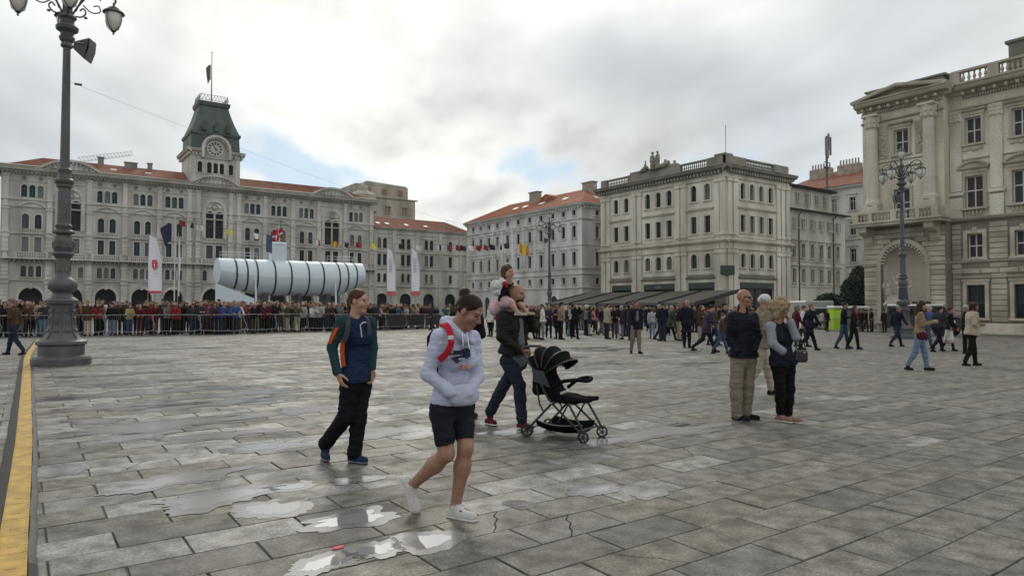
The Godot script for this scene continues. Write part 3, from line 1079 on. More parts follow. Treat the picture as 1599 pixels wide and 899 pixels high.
	for q in 4:
		tc.xf = F * Transform3D(Basis(Vector3.UP, PI / 2 * q), Vector3([0, H, 0, -H][q], 0, [0, -H, -2 * H, -H][q]))
		if q == 0:
			tc.mould(-H - 0.9, -2.7, 32.6, 0, scaled(CORNICE, 1.15))
			tc.mould(2.7, H + 0.9, 32.6, 0, scaled(CORNICE, 1.15))
		else: tc.mould(-H - 0.9, H + 0.9, 32.6, 0, scaled(CORNICE, 1.15))
		for k in 16:
			if q or absf((k - 7.5) * 0.68) > 2.8: tc.box(Vector3((k - 7.5) * 0.68, 32.4, 0.3), Vector3(0.3, 0.5, 0.5))
	part("tower_cornice", tc, M.muni_trim, root)
	# the clock in its arched frame
	var fc := G.new()
	fc.xf = F
	fc.prism(outline(4.8, 4.4, true, 20), 0.25)
	for k in fc.v.size(): fc.v[k].y += 31.7
	var hood := G.new()
	band(hood, 4.7, 4.35, true, 0.48, -2.0, 1.0, false)
	for k in 15:
		var w := PI * (k + 0.5) / 15
		hood.box(Vector3(cos(w) * 2.2, 2.0 + sin(w) * 2.2, 0.55), Vector3(0.3, 0.34, 0.5), Basis(Vector3.BACK, w - PI / 2))
	part("clock_arch", hood, M.muni_trim, root, F * T(0, 31.7, 0))
	var face := part("clock_gable", fc, M.muni, root)
	var dial := G.new()
	dial.xf = Transform3D(Basis(Vector3.RIGHT, PI / 2), Vector3(0, 33.75, -0.1))
	dial.lathe(V2([1.65, 0, 1.65, 0.12, 1.42, 0.14, 1.42, 0.06, 0, 0.06]), 28)
	part("clock_dial", dial, M.muni_trim, face)
	var nm := G.new()
	var nz := G.new()
	for k in 12:
		var w := TAU * k / 12
		nm.xf = Transform3D(Basis(Vector3.BACK, w), Vector3(0, 33.75, -0.03))
		nm.cbox(Vector3(0, 1.12, 0.03), Vector3(0.3, 0.42, 0.08), 0.05)
	part("clock_numeral", nm, M.frame_dark, face)
	nz.xf = T(0, 33.75, 0.02)
	nz.box(Vector3(-0.19, 0.4, 0.03), Vector3(0.12, 1.0, 0.04), Basis(Vector3.BACK, 0.45))
	nz.box(Vector3(0.2, -0.18, 0.07), Vector3(0.2, 0.62, 0.04), Basis(Vector3.BACK, 0.8))
	part("clock_hand", nz, M.black, face)
	# green drum, band, mansard, platform and rail
	var dr := G.new()
	var sq := func(gg: G, ring: Array) -> void:   # square turned profile of (half side, height)
		for k in ring.size() - 1:
			for q in 4:
				gg.xf = Transform3D(Basis(Vector3.UP, PI / 2 * q), Vector3(0.2, 0, -0.4 - H))
				var a: float = ring[k][0]
				var b: float = ring[k + 1][0]
				gg.quad(Vector3(-a, ring[k][1], a), Vector3(a, ring[k][1], a), Vector3(b, ring[k + 1][1], b), Vector3(-b, ring[k + 1][1], b))
		gg.xf = Transform3D.IDENTITY
	sq.call(dr, [[4.75, 33.3], [4.72, 34.1], [4.66, 35.0], [4.6, 36.4], [4.85, 36.7], [4.85, 37.2], [4.6, 37.4], [3.85, 39.3], [3.25, 41.2], [2.8, 42.9], [3.05, 43.2], [3.15, 43.9], [2.75, 44.1], [0.0, 44.2]])
	part("mansard", dr, M.copper, root)
	for x in [-2.1, 0.2, 2.5]:
		var dm := G.new()
		dm.cbox(Vector3(x, 38.0, -0.4), Vector3(0.8, 1.4, 1.4), 0.08)
		dm.prism(PackedVector2Array([Vector2(x - 0.55, 38.6), Vector2(x + 0.55, 38.6), Vector2(x, 39.5)]), 0.3)
		part("dormer", dm, M.copper, root)
	var dd := G.new()
	for k in 9:
		for q in [-1.0, 1.0]: dd.box(Vector3(0.2 + (k - 4) * 1.15, 36.95, -0.4 - H + q * 4.9), Vector3(0.5, 0.4, 0.12))
	part("crest", dd, M.copper, root).set_meta("kind", "stuff")
	var rl := G.new()
	for q in 4:
		rl.xf = Transform3D(Basis(Vector3.UP, PI / 2 * q), Vector3(0.2, 0, -0.4 - H))
		for y in [44.3, 45.4]: rl.box(Vector3(0, y, 2.7), Vector3(5.47, 0.07, 0.07))
		for k in 18: rl.box(Vector3(-2.7 + k * 0.318, 44.85, 2.7), Vector3(0.06, 1.1, 0.05), Basis(Vector3.BACK, 0.35 if k % 2 else -0.35))
	part("railing", rl, M.lead, root)
	var fp := G.new()
	fp.xf = T(0.2, 0, -0.4 - H)
	fp.tube([Vector3(0, 44.0, 0), Vector3(0, 55.2, 0)], [0.13, 0.06], 8)
	fp.lathe(V2([0.0, 55.1, 0.16, 55.3, 0, 55.5]), 8)
	part("flagpole", fp, M.lead, root)
	var fl := part("flag", flag_shape(1.1, 3.2, 3), flat(lin(0.07, 0.12, 0.09), 0.8), null, T(31.2, 52.6, -153.6, 0.4))
	tag(fl, "small green flag hanging from the pole on top of the clock tower", "flag")

# cloth with folds, hung by its left side from the top
func flag_shape(w: float, h: float, seed_: int) -> G:
	var g := G.new()
	var pts := []
	for j in 9:
		for i in 9:
			var x := i / 8.0
			var y := j / 8.0
			pts.append(Vector3(-x * w * (0.55 + 0.45 * y), -h + y * h - x * x * h * 0.35, sin(x * 7.0 + seed_ + y * 2.0) * 0.13 * w * x))
	g.grid(pts, 9)
	return g

func wing() -> void:
	var root := thing("palace_wing", "grey green stone wing with paired arched windows, right of the town hall", "building", Vector3(66.6, 0, -148.4))
	var I := Transform3D.IDENTITY
	var up := kit("w_up", 1.05, 2.45, true, {"trim": 0.2, "rail": 0.6})
	var mid := kit("w_mid", 1.05, 2.7, false, {"trim": 0.2})
	var low := kit("w_low", 0.85, 2.1, true, {"trim": 0.14})
	var wins := []
	for b in [[1.6, 0.75], [7.8, 0.75], [14.1, 0.72]]:
		for s in [-1.0, 1.0]:
			wins.append([up, b[0] + s * b[1], 15.25])
			wins.append([mid, b[0] + s * b[1], 11.2])
			wins.append([low, b[0] + s * b[1], 7.25])
	for x in [20.2]:
		wins.append([up, x, 15.2])
		wins.append([mid, x, 11.2])
		wins.append([low, x, 7.25])
	var holes := []
	for w in wins: holes.append(hole(w[0], w[1], w[2]))
	for x in [1.6, 7.8, 14.1, 20.2]: holes.append([x, -1.0, 3.0, 5.6, true])
	var g := G.new()
	wall_into(g, -0.2, 26.0, -1.0, 20.0, holes, 0.4)
	g.quad(Vector3(26, -1, 0), Vector3(26, -1, -12), Vector3(26, 20, -12), Vector3(26, 20, 0))
	part("wall", g, M.wing, root)
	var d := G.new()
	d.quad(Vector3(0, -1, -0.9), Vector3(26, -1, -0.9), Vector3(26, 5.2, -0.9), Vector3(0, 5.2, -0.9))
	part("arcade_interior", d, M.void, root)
	for w in wins: window(root, I, w[0], w[1], w[2], M.frame_dark, M.glass, M.wing)
	for x in [-0.1, 4.7, 11.0, 17.3, 23.2, 25.4]:
		var p := G.new()
		p.cbox(Vector3(0, 9.4, 0.1), Vector3(0.95, 20.4, 0.24), 0.04)
		part("pilaster", p, M.wing, root, T(x, 0, 0))
	var s := G.new()
	for y in [6.0, 10.2, 14.2]: s.mould(-0.2, 26.0, y, 0, scaled(STRING, 1.4))
	s.mould(-0.2, 26.0, 18.6, 0, scaled(STRING, 0.8))
	s.mould(-0.2, 26.4, 19.6, 0, scaled(CORNICE, 0.8))
	part("cornice", s, M.wing, root)
	for x in [7.8, 14.1, 1.6]:
		var b := G.new()
		b.cbox(Vector3(0, 18.05, 0.05), Vector3(4.6, 0.5, 0.2), 0.05)
		part("panel", b, M.wing, root, T(x, 0, 0))
	var r := G.new()
	hip_roof(r, -0.2, 27.0, -12.5, 0.4, 20.2, 3.2, 0.0, 5.0)
	tile_ridges(r, Vector3(-0.2, 20.22, 0.4), Vector3(27, 20.22, 0.4), Vector3(22, 23.42, -6.05), Vector3(-0.2, 23.42, -6.05), 40)
	var ro := part("roof", r, M.tile_roof, root)
	for x in [1.2, 3.6, 8.7, 14.0, 20.6, 23.4]:
		var k := G.new()
		k.cbox(Vector3.ZERO, Vector3(1.0, 0.08, 1.1), 0.02)
		part("skylight", k, M.glass_sky if x > 19 else M.frame_white, ro, Transform3D(Basis(Vector3.RIGHT, atan2(3.2, 6.4)), Vector3(x, 21.35, -1.6)))

# a plain building: a box with rows of windows on its front and right side
func block(called: String, label: String, at: Vector3, turn: float, w: float, d: float, h: float, m: Material, rows: Array, k: Dictionary, glass: Material, frame: Material, sides := []) -> Node3D:
	var root := thing(called, label, "building", at, turn)
	var holes := []
	for r in rows: for x in r[1]: holes.append(hole(k, x, r[0]))
	var g := G.new()
	wall_into(g, 0, w, -1.5, h, holes, 0.3)
	var S := Transform3D(Basis(Vector3.UP, PI / 2), Vector3(w, 0, 0))
	var hs := []
	for r in sides: for x in r[1]: hs.append(hole(k, x, r[0]))
	g.xf = S
	wall_into(g, 0, d, -1.5, h, hs, 0.3)
	g.xf = Transform3D.IDENTITY
	g.quad(Vector3(0, -1.5, -d), Vector3(0, -1.5, 0), Vector3(0, h, 0), Vector3(0, h, -d))
	g.quad(Vector3(w, -1.5, -d), Vector3(0, -1.5, -d), Vector3(0, h, -d), Vector3(w, h, -d))
	g.quad(Vector3(0, h, 0), Vector3(w, h, 0), Vector3(w, h, -d), Vector3(0, h, -d))
	part("wall", g, m, root)
	for r in rows: for x in r[1]: window(root, Transform3D.IDENTITY, k, x, r[0], frame, glass, m)
	for r in sides: for x in r[1]: window(root, S, k, x, r[0], frame, glass, m)
	return root

func pitteri() -> void:
	var root := thing("pale_palace", "pale grey palace with an orange tiled roof, behind the stroller man", "building", Vector3(78, 0, -126.3), -PI / 2)
	var I := Transform3D.IDENTITY
	var W := 37.7
	var u := [2.66, 5.7, 8.8, 11.9, 15.5, 19.1, 22.8, 26.3, 29.8, 32.8, 35.7]
	var k1 := kit("p_low", 0.95, 1.15, false, {"trim": 0.16})
	var k2 := kit("p_first", 1.0, 2.3, false, {"trim": 0.18, "hood": "flat"})
	var k2t := kit("p_first_seg", 1.0, 2.3, false, {"trim": 0.18, "hood": "seg"})
	var k3 := kit("p_second", 1.0, 2.05, false, {"trim": 0.18, "hood": "flat"})
	var k3t := kit("p_second_tri", 1.0, 2.05, false, {"trim": 0.18, "hood": "tri"})
	var k4 := kit("p_attic", 0.95, 0.95, false, {"trim": 0.16, "rail": 0.0, "hood": "flat"})
	var wins := []
	for i in u.size():
		var mid: bool = i >= 3 and i <= 7
		if i < 9 or true: wins.append([k1, u[i], 5.42])
		wins.append([k2t if mid else k2, u[i], 8.72])
		wins.append([k3t if mid else k3, u[i], 13.55])
		wins.append([k4, u[i], 17.42])
	var holes := []
	for w in wins: holes.append(hole(w[0], w[1], w[2]))
	for x in [8.0, 19.1, 30.0]: holes.append([x, -1.5, 1.9, 4.9, true])
	var side := [3.6]
	var sw := []
	for x in [3.6, 9.5]:
		sw += [[k1, x, 5.42], [k2, x, 8.72], [k3, x, 13.55], [k4, x, 17.42]]
	var S := Transform3D(Basis(Vector3.UP, PI / 2), Vector3(W, 0, 0))
	var sh := []
	for w in sw: sh.append(hole(w[0], w[1], w[2]))
	var g := G.new()
	wall_into(g, 0, W, -1.5, 19.3, holes, 0.35)
	g.xf = S
	wall_into(g, 0, 14, -1.5, 19.3, sh, 0.35)
	part("wall", g, M.pit, root)
	for w in wins: window(root, I, w[0], w[1], w[2], M.frame_dark, M.glass_grey if w[0] == k1 else M.glass, M.pit_trim)
	for w in sw: window(root, S, w[0], w[1], w[2], M.frame_dark, M.glass, M.pit_trim)
	for x in [8.0, 19.1, 30.0]:
		var dr := G.new()
		dr.prism(outline(1.9, 4.9, true), 0.1)
		part("door", dr, M.frame_dark, root, T(x, -1.5, -0.35))
	var s := G.new()
	for f in [I, S]:
		s.xf = f
		var l := W if f == I else 14.0
		for y in [4.6, 7.0, 8.0]: s.mould(-0.1, l + 0.1, y, 0, scaled(STRING, 1.0))
		s.mould(-0.1, l + 0.1, 12.1, 0, scaled(STRING, 0.7))
		s.mould(-0.1, l + 0.1, 16.6, 0, scaled(STRING, 1.2))
		s.mould(-0.5, l + 0.55, 18.85, 0, scaled(CORNICE, 0.9))
	part("cornice", s, M.pit_trim, root)
	var b := G.new()
	for k in 50: b.box(Vector3(0.4 + k * 0.75, 18.75, 0.3), Vector3(0.2, 0.3, 0.4))
	b.xf = S
	for k in 19: b.box(Vector3(0.4 + k * 0.75, 18.75, 0.3), Vector3(0.2, 0.3, 0.4))
	part("bracket", b, M.pit_trim, root).set_meta("kind", "stuff")
	for x in [10.2, 13.7, 17.3, 20.95, 24.5, 28.1]:
		var p := G.new()
		p.cbox(Vector3(0, 12.4, 0.08), Vector3(0.7, 8.2, 0.2), 0.03)
		p.cbox(Vector3(0, 16.3, 0.14), Vector3(0.95, 0.55, 0.34), 0.08)
		part("pilaster", p, M.pit_trim, root, T(x, 0, 0))
	var a := G.new()
	band(a, 2.0, 3.9, true, 0.35, -0.02, 0.2, false)
	part("niche_arch", a, M.pit_trim, root, T(19.1, 9.0, 0))
	var r := G.new()
	hip_roof(r, -0.6, W + 0.6, -14.6, 0.7, 19.5, 3.9, 7.0, 7.0)
	tile_ridges(r, Vector3(-0.6, 19.52, 0.7), Vector3(W + 0.6, 19.52, 0.7), Vector3(W - 6.4, 23.42, -6.95), Vector3(6.4, 23.42, -6.95), 60)
	tile_ridges(r, Vector3(W + 0.6, 19.52, 0.7), Vector3(W + 0.6, 19.52, -14.6), Vector3(W - 6.4, 23.42, -6.9), Vector3(W - 6.4, 23.42, -7.0), 24)
	var ro := part("roof", r, M.tile_pit, root)
	for x in [14.6, 17.8, 23.2, 30.2]:
		var k := G.new()
		k.cbox(Vector3.ZERO, Vector3(1.3, 0.08, 1.0), 0.02)
		part("skylight", k, M.frame_white, ro, Transform3D(Basis(Vector3.RIGHT, atan2(3.9, 7.6)), Vector3(x, 21.3 + 0.02, -2.6)))
	var sk := G.new()
	sk.cbox(Vector3.ZERO, Vector3(1.0, 0.08, 1.0), 0.02)
	part("skylight", sk, M.frame_white, ro, Transform3D(Basis(Vector3.BACK, -atan2(3.9, 7.0)), Vector3(W - 2.4, 21.2, -5.5)))
	for c in [[18.0, -5.0, 2.6], [32.5, -6.5, 2.8]]:
		var k := G.new()
		k.cbox(Vector3(0, 0, 0), Vector3(c[2], 3.6, 1.2), 0.05)
		k.cbox(Vector3(0, 1.75, 0), Vector3(c[2] + 0.3, 0.22, 1.5), 0.05)
		part("chimney", k, M.chimney, ro, T(c[0], 22.6, c[1]))
	var dm := G.new()
	dm.prism(PackedVector2Array([Vector2(0, 0), Vector2(3.6, 0), Vector2(3.6, 1.6), Vector2(1.8, 2.3), Vector2(0, 1.6)]), 4.0)
	part("dormer", dm, M.tile_pit, ro, T(21.4, 20.9, -7.5))

func duchi() -> void:
	var root := thing("corner_palace", "cream stone corner palace with balustraded roof, statues on its parapet and cafe awnings", "building", Vector3(78, 0, -83.84), -PI / 2)
	var I := Transform3D.IDENTITY
	var W := 25.1
	var D := 15.0
	var S := Transform3D(Basis(Vector3.UP, PI / 2), Vector3(W, 0, 0))
	var top := kit("d_top", 1.05, 2.3, true, {"trim": 0.22, "rail": 0.62})
	var mid := kit("d_mid", 1.05, 2.4, false, {"trim": 0.22, "rail": 0.74})
	var low := kit("d_low", 1.05, 2.0, true, {"trim": 0.2, "rail": 0.6})
	var ua := [3.67, 6.0, 10.6, 12.75, 14.9, 19.5, 21.9]
	var ub := [3.55, 5.7, 7.85, 10.1]
	var g := G.new()
	var shops := [[4.8, -1.5, 4.4, 6.4, false], [12.75, -1.5, 6.2, 6.4, false], [20.7, -1.5, 4.6, 6.4, false]]
	var shopb := [[6.8, -1.5, 8.0, 6.4, false]]
	for f in [[I, ua, W, shops], [S, ub, D, shopb]]:
		var hs := []
		for x in f[1]: hs += [hole(top, x, 16.5), hole(mid, x, 11.9), hole(low, x, 6.95)]
		g.xf = f[0]
		wall_into(g, 0, f[2], -1.5, 20.2, hs + f[3], 0.4)
		for x in f[1]:
			window(root, f[0], top, x, 16.5, M.frame_dark, M.glass, M.duchi_trim)
			window(root, f[0], mid, x, 11.9, M.frame_dark, M.glass, M.duchi_trim)
			window(root, f[0], low, x, 6.95, M.frame_dark, M.glass_grey, M.duchi_trim)
		for s in f[3]:
			var v := G.new()
			v.quad(Vector3(s[0] - s[2] / 2, -1.5, -0.4), Vector3(s[0] + s[2] / 2, -1.5, -0.4), Vector3(s[0] + s[2] / 2, 5, -0.4), Vector3(s[0] - s[2] / 2, 5, -0.4))
			var sh := part("shop_front", v, M.glass, root, f[0])
			var b := G.new()
			for k in 5: b.box(Vector3(s[0] + (k / 4.0 - 0.5) * (s[2] - 0.2), 1.4, -0.33), Vector3(0.1, 5.8, 0.1))
			b.box(Vector3(s[0], 2.5, -0.33), Vector3(s[2], 0.1, 0.12))
			part("shop_frame", b, M.frame_dark, sh)
			var fa := G.new()
			fa.cbox(Vector3(s[0], 4.45, -0.1), Vector3(s[2] - 0.06, 0.85, 0.3), 0.05)
			part("fascia", fa, M.sign_green, root, f[0])
			var c := G.new()
			c.mould(s[0] - s[2] / 2 - 0.4, s[0] + s[2] / 2 + 0.4, 5.35, 0, scaled(STRING, 1.5))
			c.cbox(Vector3(s[0], 5.9, 0.06), Vector3(s[2] + 0.2, 0.35, 0.2), 0.05)
			part("shop_cornice", c, M.duchi_dark, root, f[0])
	part("wall", g, M.duchi, root)
	var nm := TextMesh.new()
	nm.text = "CAFFE"
	nm.font_size = 48
	nm.pixel_size = 0.0085
	nm.depth = 0.02
	var lt := part("lettering", nm, flat(lin(0.30, 0.28, 0.20), 0.5), root, T(12.75, 4.45, 0.07))
	# storeys of pilasters on pedestals
	var pil := G.new()
	for st in [[-1.5, 9.3, 0.95, 0.2], [11.3, 19.2, 0.85, 0.24]]:
		var h: float = st[1] - st[0]
		pil.cbox(Vector3(0, (st[0] + st[1]) / 2, st[3] / 2), Vector3(st[2], h, st[3]), 0.04)
		pil.cbox(Vector3(0, st[1] - 0.25, st[3] / 2 + 0.05), Vector3(st[2] + 0.24, 0.6, st[3] + 0.14), 0.12)
		pil.cbox(Vector3(0, st[0] + 0.25, st[3] / 2 + 0.04), Vector3(st[2] + 0.16, 0.4, st[3] + 0.1), 0.05)
	pil.box(Vector3(0, 8.8, 0.06), Vector3(0.7, 20.6, 0.12))
	var pm := pil.mesh()
	for x in [0.75, 1.9, 7.75, 8.9, 16.55, 17.75, 23.6, 24.55]: part("pilaster", pm, M.duchi_trim, root, T(x, 0, 0))
	for x in [0.6, 1.75, 11.9, 13.1, 14.3]: part("pilaster", pm, M.duchi_trim, root, S * T(x, 0, 0))
	var s := G.new()
	var c := G.new()
	var b := G.new()
	for f in [[I, W], [S, D]]:
		s.xf = f[0]
		c.xf = f[0]
		b.xf = f[0]
		s.mould(-0.1, f[1] + 0.3, 9.35, 0, scaled(STRING, 1.2))
		s.mould(-0.2, f[1] + 0.5, 10.35, 0, V2([0, 0, 0.3, 0.05, 0.55, 0.2, 0.6, 0.35, 0.62, 0.42, 0, 0.62]))
		s.mould(-0.1, f[1] + 0.3, 19.2, 0, scaled(STRING, 1.1))
		s.mould(-0.1, f[1] + 0.2, 11.05, 0, scaled(STRING, 0.8))
		c.mould(-0.9, f[1] + 0.95, 20.2, 0, scaled(CORNICE, 1.15))
		for k in int(f[1] / 0.6): b.box(Vector3(0.3 + k * 0.6, 20.1, 0.35), Vector3(0.28, 0.4, 0.6))
	for x in [[2.4, 7.2], [9.4, 16.0], [18.2, 23.1]]: s.mould(x[0], x[1], 15.1, 0, V2([0, 0, 0.14, 0.02, 0.3, 0.2, 0.34, 0.34, 0, 0.4])) if false else null
	s.xf = I
	for x in [[2.4, 7.2], [9.4, 16.0], [18.2, 23.1]]: s.mould(x[0], x[1], 15.1, 0, V2([0, 0, 0.14, 0.02, 0.3, 0.2, 0.34, 0.34, 0, 0.4]))
	s.xf = S
	s.mould(2.4, 11.3, 15.1, 0, V2([0, 0, 0.14, 0.02, 0.3, 0.2, 0.34, 0.34, 0, 0.4]))
	part("string_course", s, M.duchi_trim, root)
	part("cornice", c, M.duchi_dark, root)
	part("bracket", b, M.duchi_dark, root).set_meta("kind", "stuff")
	var r := G.new()
	r.quad(Vector3(0, 21.05, 0), Vector3(W, 21.05, 0), Vector3(W, 21.05, -D), Vector3(0, 21.05, -D))
	part("roof", r, M.lead, root)
	# parapet: solid blocks with balustrades between
	var p := G.new()
	var q := G.new()
	for f in [[I, [[0.0, 1.4], [6.2, 17.0], [21.8, W]], [[1.4, 6.2], [17.0, 21.8]]], [S, [[0.0, 4.6], [11.2, D - 0.1]], [[4.6, 11.2]]]]:
		p.xf = f[0]
		q.xf = f[0]
		for x in f[1]: p.cbox(Vector3((x[0] + x[1]) / 2, 21.7, -0.3), Vector3(x[1] - x[0], 1.4, 0.6 if f[0] == I else 0.58), 0.05)
		for x in f[2]:
			p.box(Vector3((x[0] + x[1]) / 2, 21.15, -0.3), Vector3(x[1] - x[0], 0.3, 0.5))
			p.box(Vector3((x[0] + x[1]) / 2, 22.25, -0.3), Vector3(x[1] - x[0], 0.2, 0.5))
			balusters(q, x[0], x[1], 21.3, 0.85, -0.3, 0.36, 6)
	part("parapet", p, M.duchi_dark, root)
	part("baluster", q, M.duchi_dark, root).set_meta("kind", "stuff")
	var cr := G.new()
	cr.xf = T(0, 0, 0)
	cr.cbox(Vector3(24.0, 22.55, -0.9), Vector3(1.9, 0.35, 1.9), 0.1)
	part("attic_block", cr, M.duchi_dark, root)
	cr = G.new()
	cr.cbox(Vector3(11.5, 22.5, -0.4), Vector3(9.5, 0.5, 0.9), 0.1)
	part("attic_block", cr, M.duchi_dark, root)
	var mast := G.new()
	mast.tube([Vector3(22.8, 21, -3), Vector3(22.8, 27.4, -3)], 0.04, 5)
	part("aerial", mast, M.lead, root)
	for f in [[9.2, 0.7, 0.0], [8.0, 0.45, 0.2], [10.4, 0.5, -0.3]]:
		var l := G.new()
		l.tube([Vector3(0, 0, 0), Vector3(0.05, 0.5 * f[1], 0), Vector3(0, f[1], 0)], [0.5 * f[1], 0.4 * f[1], 0.2], 8)
		part("scroll", l, M.duchi_dark, root, T(f[0] + 5.2, 22.7, -0.4))

func side_house() -> void:
	var k := kit("s_win", 0.95, 2.1, false, {"trim": 0.16, "hood": "flat"})
	var k2 := kit("s_small", 0.9, 1.45, false, {"trim": 0.12})
	var root := block("cream_house", "plain cream house with brown eaves, right of the corner palace", Vector3(93.05, 0, -58.9), 0.0, 15.8, 12.0, 16.1, M.side, [[5.1, [1.2, 3.65, 6.1, 8.6, 10.9, 13.4]], [8.95, [1.2, 3.65, 6.1, 8.6, 10.9, 13.4]]], k, M.glass_grey, M.frame_stone)
	for x in [1.2, 3.65, 6.1, 8.6, 10.9, 13.4]:
		window(root, T(0, 0, 0.3), k2, x, 13.45, M.frame_stone, M.glass_grey, M.side)
	var u := G.new()
	u.span(Vector3(0, 16.1, -11), Vector3(12.9, 19.7, -0.6))
	part("upper_storey", u, M.side, root)
	for x in [3.2, 5.8, 8.5, 10.9]: window(root, T(0, 0, -0.3), k2, x, 17.5, M.frame_stone, M.glass_grey, M.side)
	var e := G.new()
	e.mould(-0.05, 16.5, 16.1, 0, V2([-0.8, 0, 0.75, 0, 0.8, 0.14, -0.8, 0.3]))
	e.mould(-0.05, 13.5, 19.7, -0.6, V2([-0.8, 0, 0.75, 0, 0.8, 0.14, -0.8, 0.3]))
	part("eave", e, flat(lin(0.05, 0.035, 0.03), 0.8), root)
	var r := G.new()
	hip_roof(r, -0.3, 13.6, -11.5, 0.2, 20.0, 1.6, 3.0, 3.0)
	part("roof", r, M.tile_roof, root)
	for x in [2.45, 12.1]:
		var p := G.new()
		p.tube([Vector3(x, -1, 0.12), Vector3(x, 15.4, 0.12), Vector3(x + 0.2, 15.9, 0.5)], 0.09, 6)
		part("drainpipe", p, M.frame_dark, root)
	var s := G.new()
	for y in [4.4, 8.3]: s.mould(0, 15.8, y, 0, scaled(STRING, 0.5))
	part("string_course", s, M.side, root)

func far_houses() -> void:
	var k := kit("f_win", 1.1, 2.3, false, {"trim": 0.16, "hood": "flat", "rail": 0.7})
	var root := block("white_house", "tall white house with a red tiled roof, ending the side street", Vector3(118, 0, -78), -PI / 2, 40, 14, 22.4, M.white_house, [[4.5, [9.0, 12.2, 15.6, 19.0, 22.4]], [9.3, [9.0, 12.2, 15.6, 19.0, 22.4]], [14.0, [9.0, 12.2, 15.6, 19.0, 22.4]], [18.4, [9.0, 12.2, 15.6, 19.0, 22.4]]], k, M.glass, M.frame_white)
	var c := G.new()
	c.mould(-0.3, 40.3, 22.2, 0, scaled(CORNICE, 0.9))
	for y in [8.4, 13.1]: c.mould(0, 40, y, 0, scaled(STRING, 1.0))
	part("cornice", c, M.white_house, root)
	var r := G.new()
	hip_roof(r, -0.8, 40.8, -15, 0.9, 22.9, 4.2, 7, 7)
	part("roof", r, M.tile_roof, root)
	for x in [7.0, 12.5, 18.0, 24.5]:
		var h := G.new()
		h.cbox(Vector3(0, 0, 0), Vector3(4.2, 4.0, 1.2), 0.06)
		for i in 7: h.tube([Vector3(-1.7 + i * 0.56, 1.9, 0), Vector3(-1.7 + i * 0.56, 3.0, 0)], [0.16, 0.12], 6)
		part("chimney", h, M.chimney, root, T(x, 25.6, -5))
	var am := Node3D.new()
	var mast := thing("phone_mast", "dark mobile phone mast with panel antennas rising over the red roofs", "antenna", Vector3(113.5, 21.0, -64.5))
	var m := G.new()
	m.tube([Vector3(0, -3, 0), Vector3(0, 10.2, 0)], 0.2, 8)
	m.box(Vector3(0, 5.6, 0), Vector3(1.7, 0.1, 0.1))
	m.box(Vector3(0, 4.7, 0), Vector3(1.3, 0.3, 0.4))
	part("pole", m, M.lead, mast)
	for x in [[-0.62, 8.3, 3.0], [0.15, 9.2, 2.9], [0.72, 8.5, 3.2], [-0.15, 7.3, 2.0]]:
		var a := G.new()
		a.cbox(Vector3.ZERO, Vector3(0.42, x[2], 0.3), 0.06)
		part("panel_antenna", a, flat(lin(0.16, 0.165, 0.17), 0.5), mast, T(x[0], x[1], 0.3, x[0]))
	# the tall plain block behind the wing
	var kb := kit("b_win", 1.7, 1.8, false, {"trim": 0.2, "rail": 0.0})
	var b := block("beige_block", "tall beige block with brown shutters rising behind the grey wing", Vector3(71.5, 0, -172.0), 0.0, 17.6, 12, 31.1, M.beige_house, [[27.2, [2.0, 9.2, 14.3]]], kb, M.shutter, M.frame_white)
	var t := G.new()
	t.cbox(Vector3(7.6, 32.8, -6), Vector3(15.6, 3.4, 11.9), 0.1)
	t.prism(PackedVector2Array([Vector2(2, 34.5), Vector2(15.2, 34.5), Vector2(14.6, 34.9), Vector2(3, 35.4)]), -8.0)
	t.mould(-0.3, 18.3, 31.0, 0, scaled(STRING, 1.6))
	var ts := part("top_storey", t, M.beige_house, b)
	for x in [3.4, 8.2, 13.0]:
		var w := G.new()
		w.cbox(Vector3.ZERO, Vector3(1.5, 1.6, 0.12), 0.03)
		part("shutter", w, M.shutter, ts, T(x, 32.9, 0.0))
	var ln := thing("rooftop_lantern", "low domed roof turret between the town hall gable and the beige block", "turret", Vector3(71.0, 26.0, -166.0))
	var l := G.new()
	l.lathe(V2([3.4, 0, 3.4, 4.2, 2.6, 5.0, 1.4, 5.4, 1.25, 5.4, 1.2, 6.2, 0.9, 6.9, 0, 7.2]), 16)
	part("dome", l, M.beige_house, ln)
	var lb := block("beige_corner_house", "beige house with a brown lean-to roof at the left edge, beside the town hall", Vector3(-26.5, 0, -160.0), 0.0, 22.0, 12, 27.0, M.beige_house, [[17.0, [12, 16, 20.3]], [21.5, [12, 16, 20.3]], [12.0, [12, 16, 20.3]]], k, M.glass_grey, M.frame_white)
	var lo := G.new()
	lo.prism(PackedVector2Array([Vector2(0, 0), Vector2(5.0, 0), Vector2(5.0, 1.0), Vector2(0, 4.0)]), 20.0)
	part("lean_to_roof", lo, flat(lin(0.10, 0.05, 0.04), 0.85), lb, Transform3D(Basis(Vector3.UP, PI / 2), Vector3(2.0, 20.5, 5.0)))

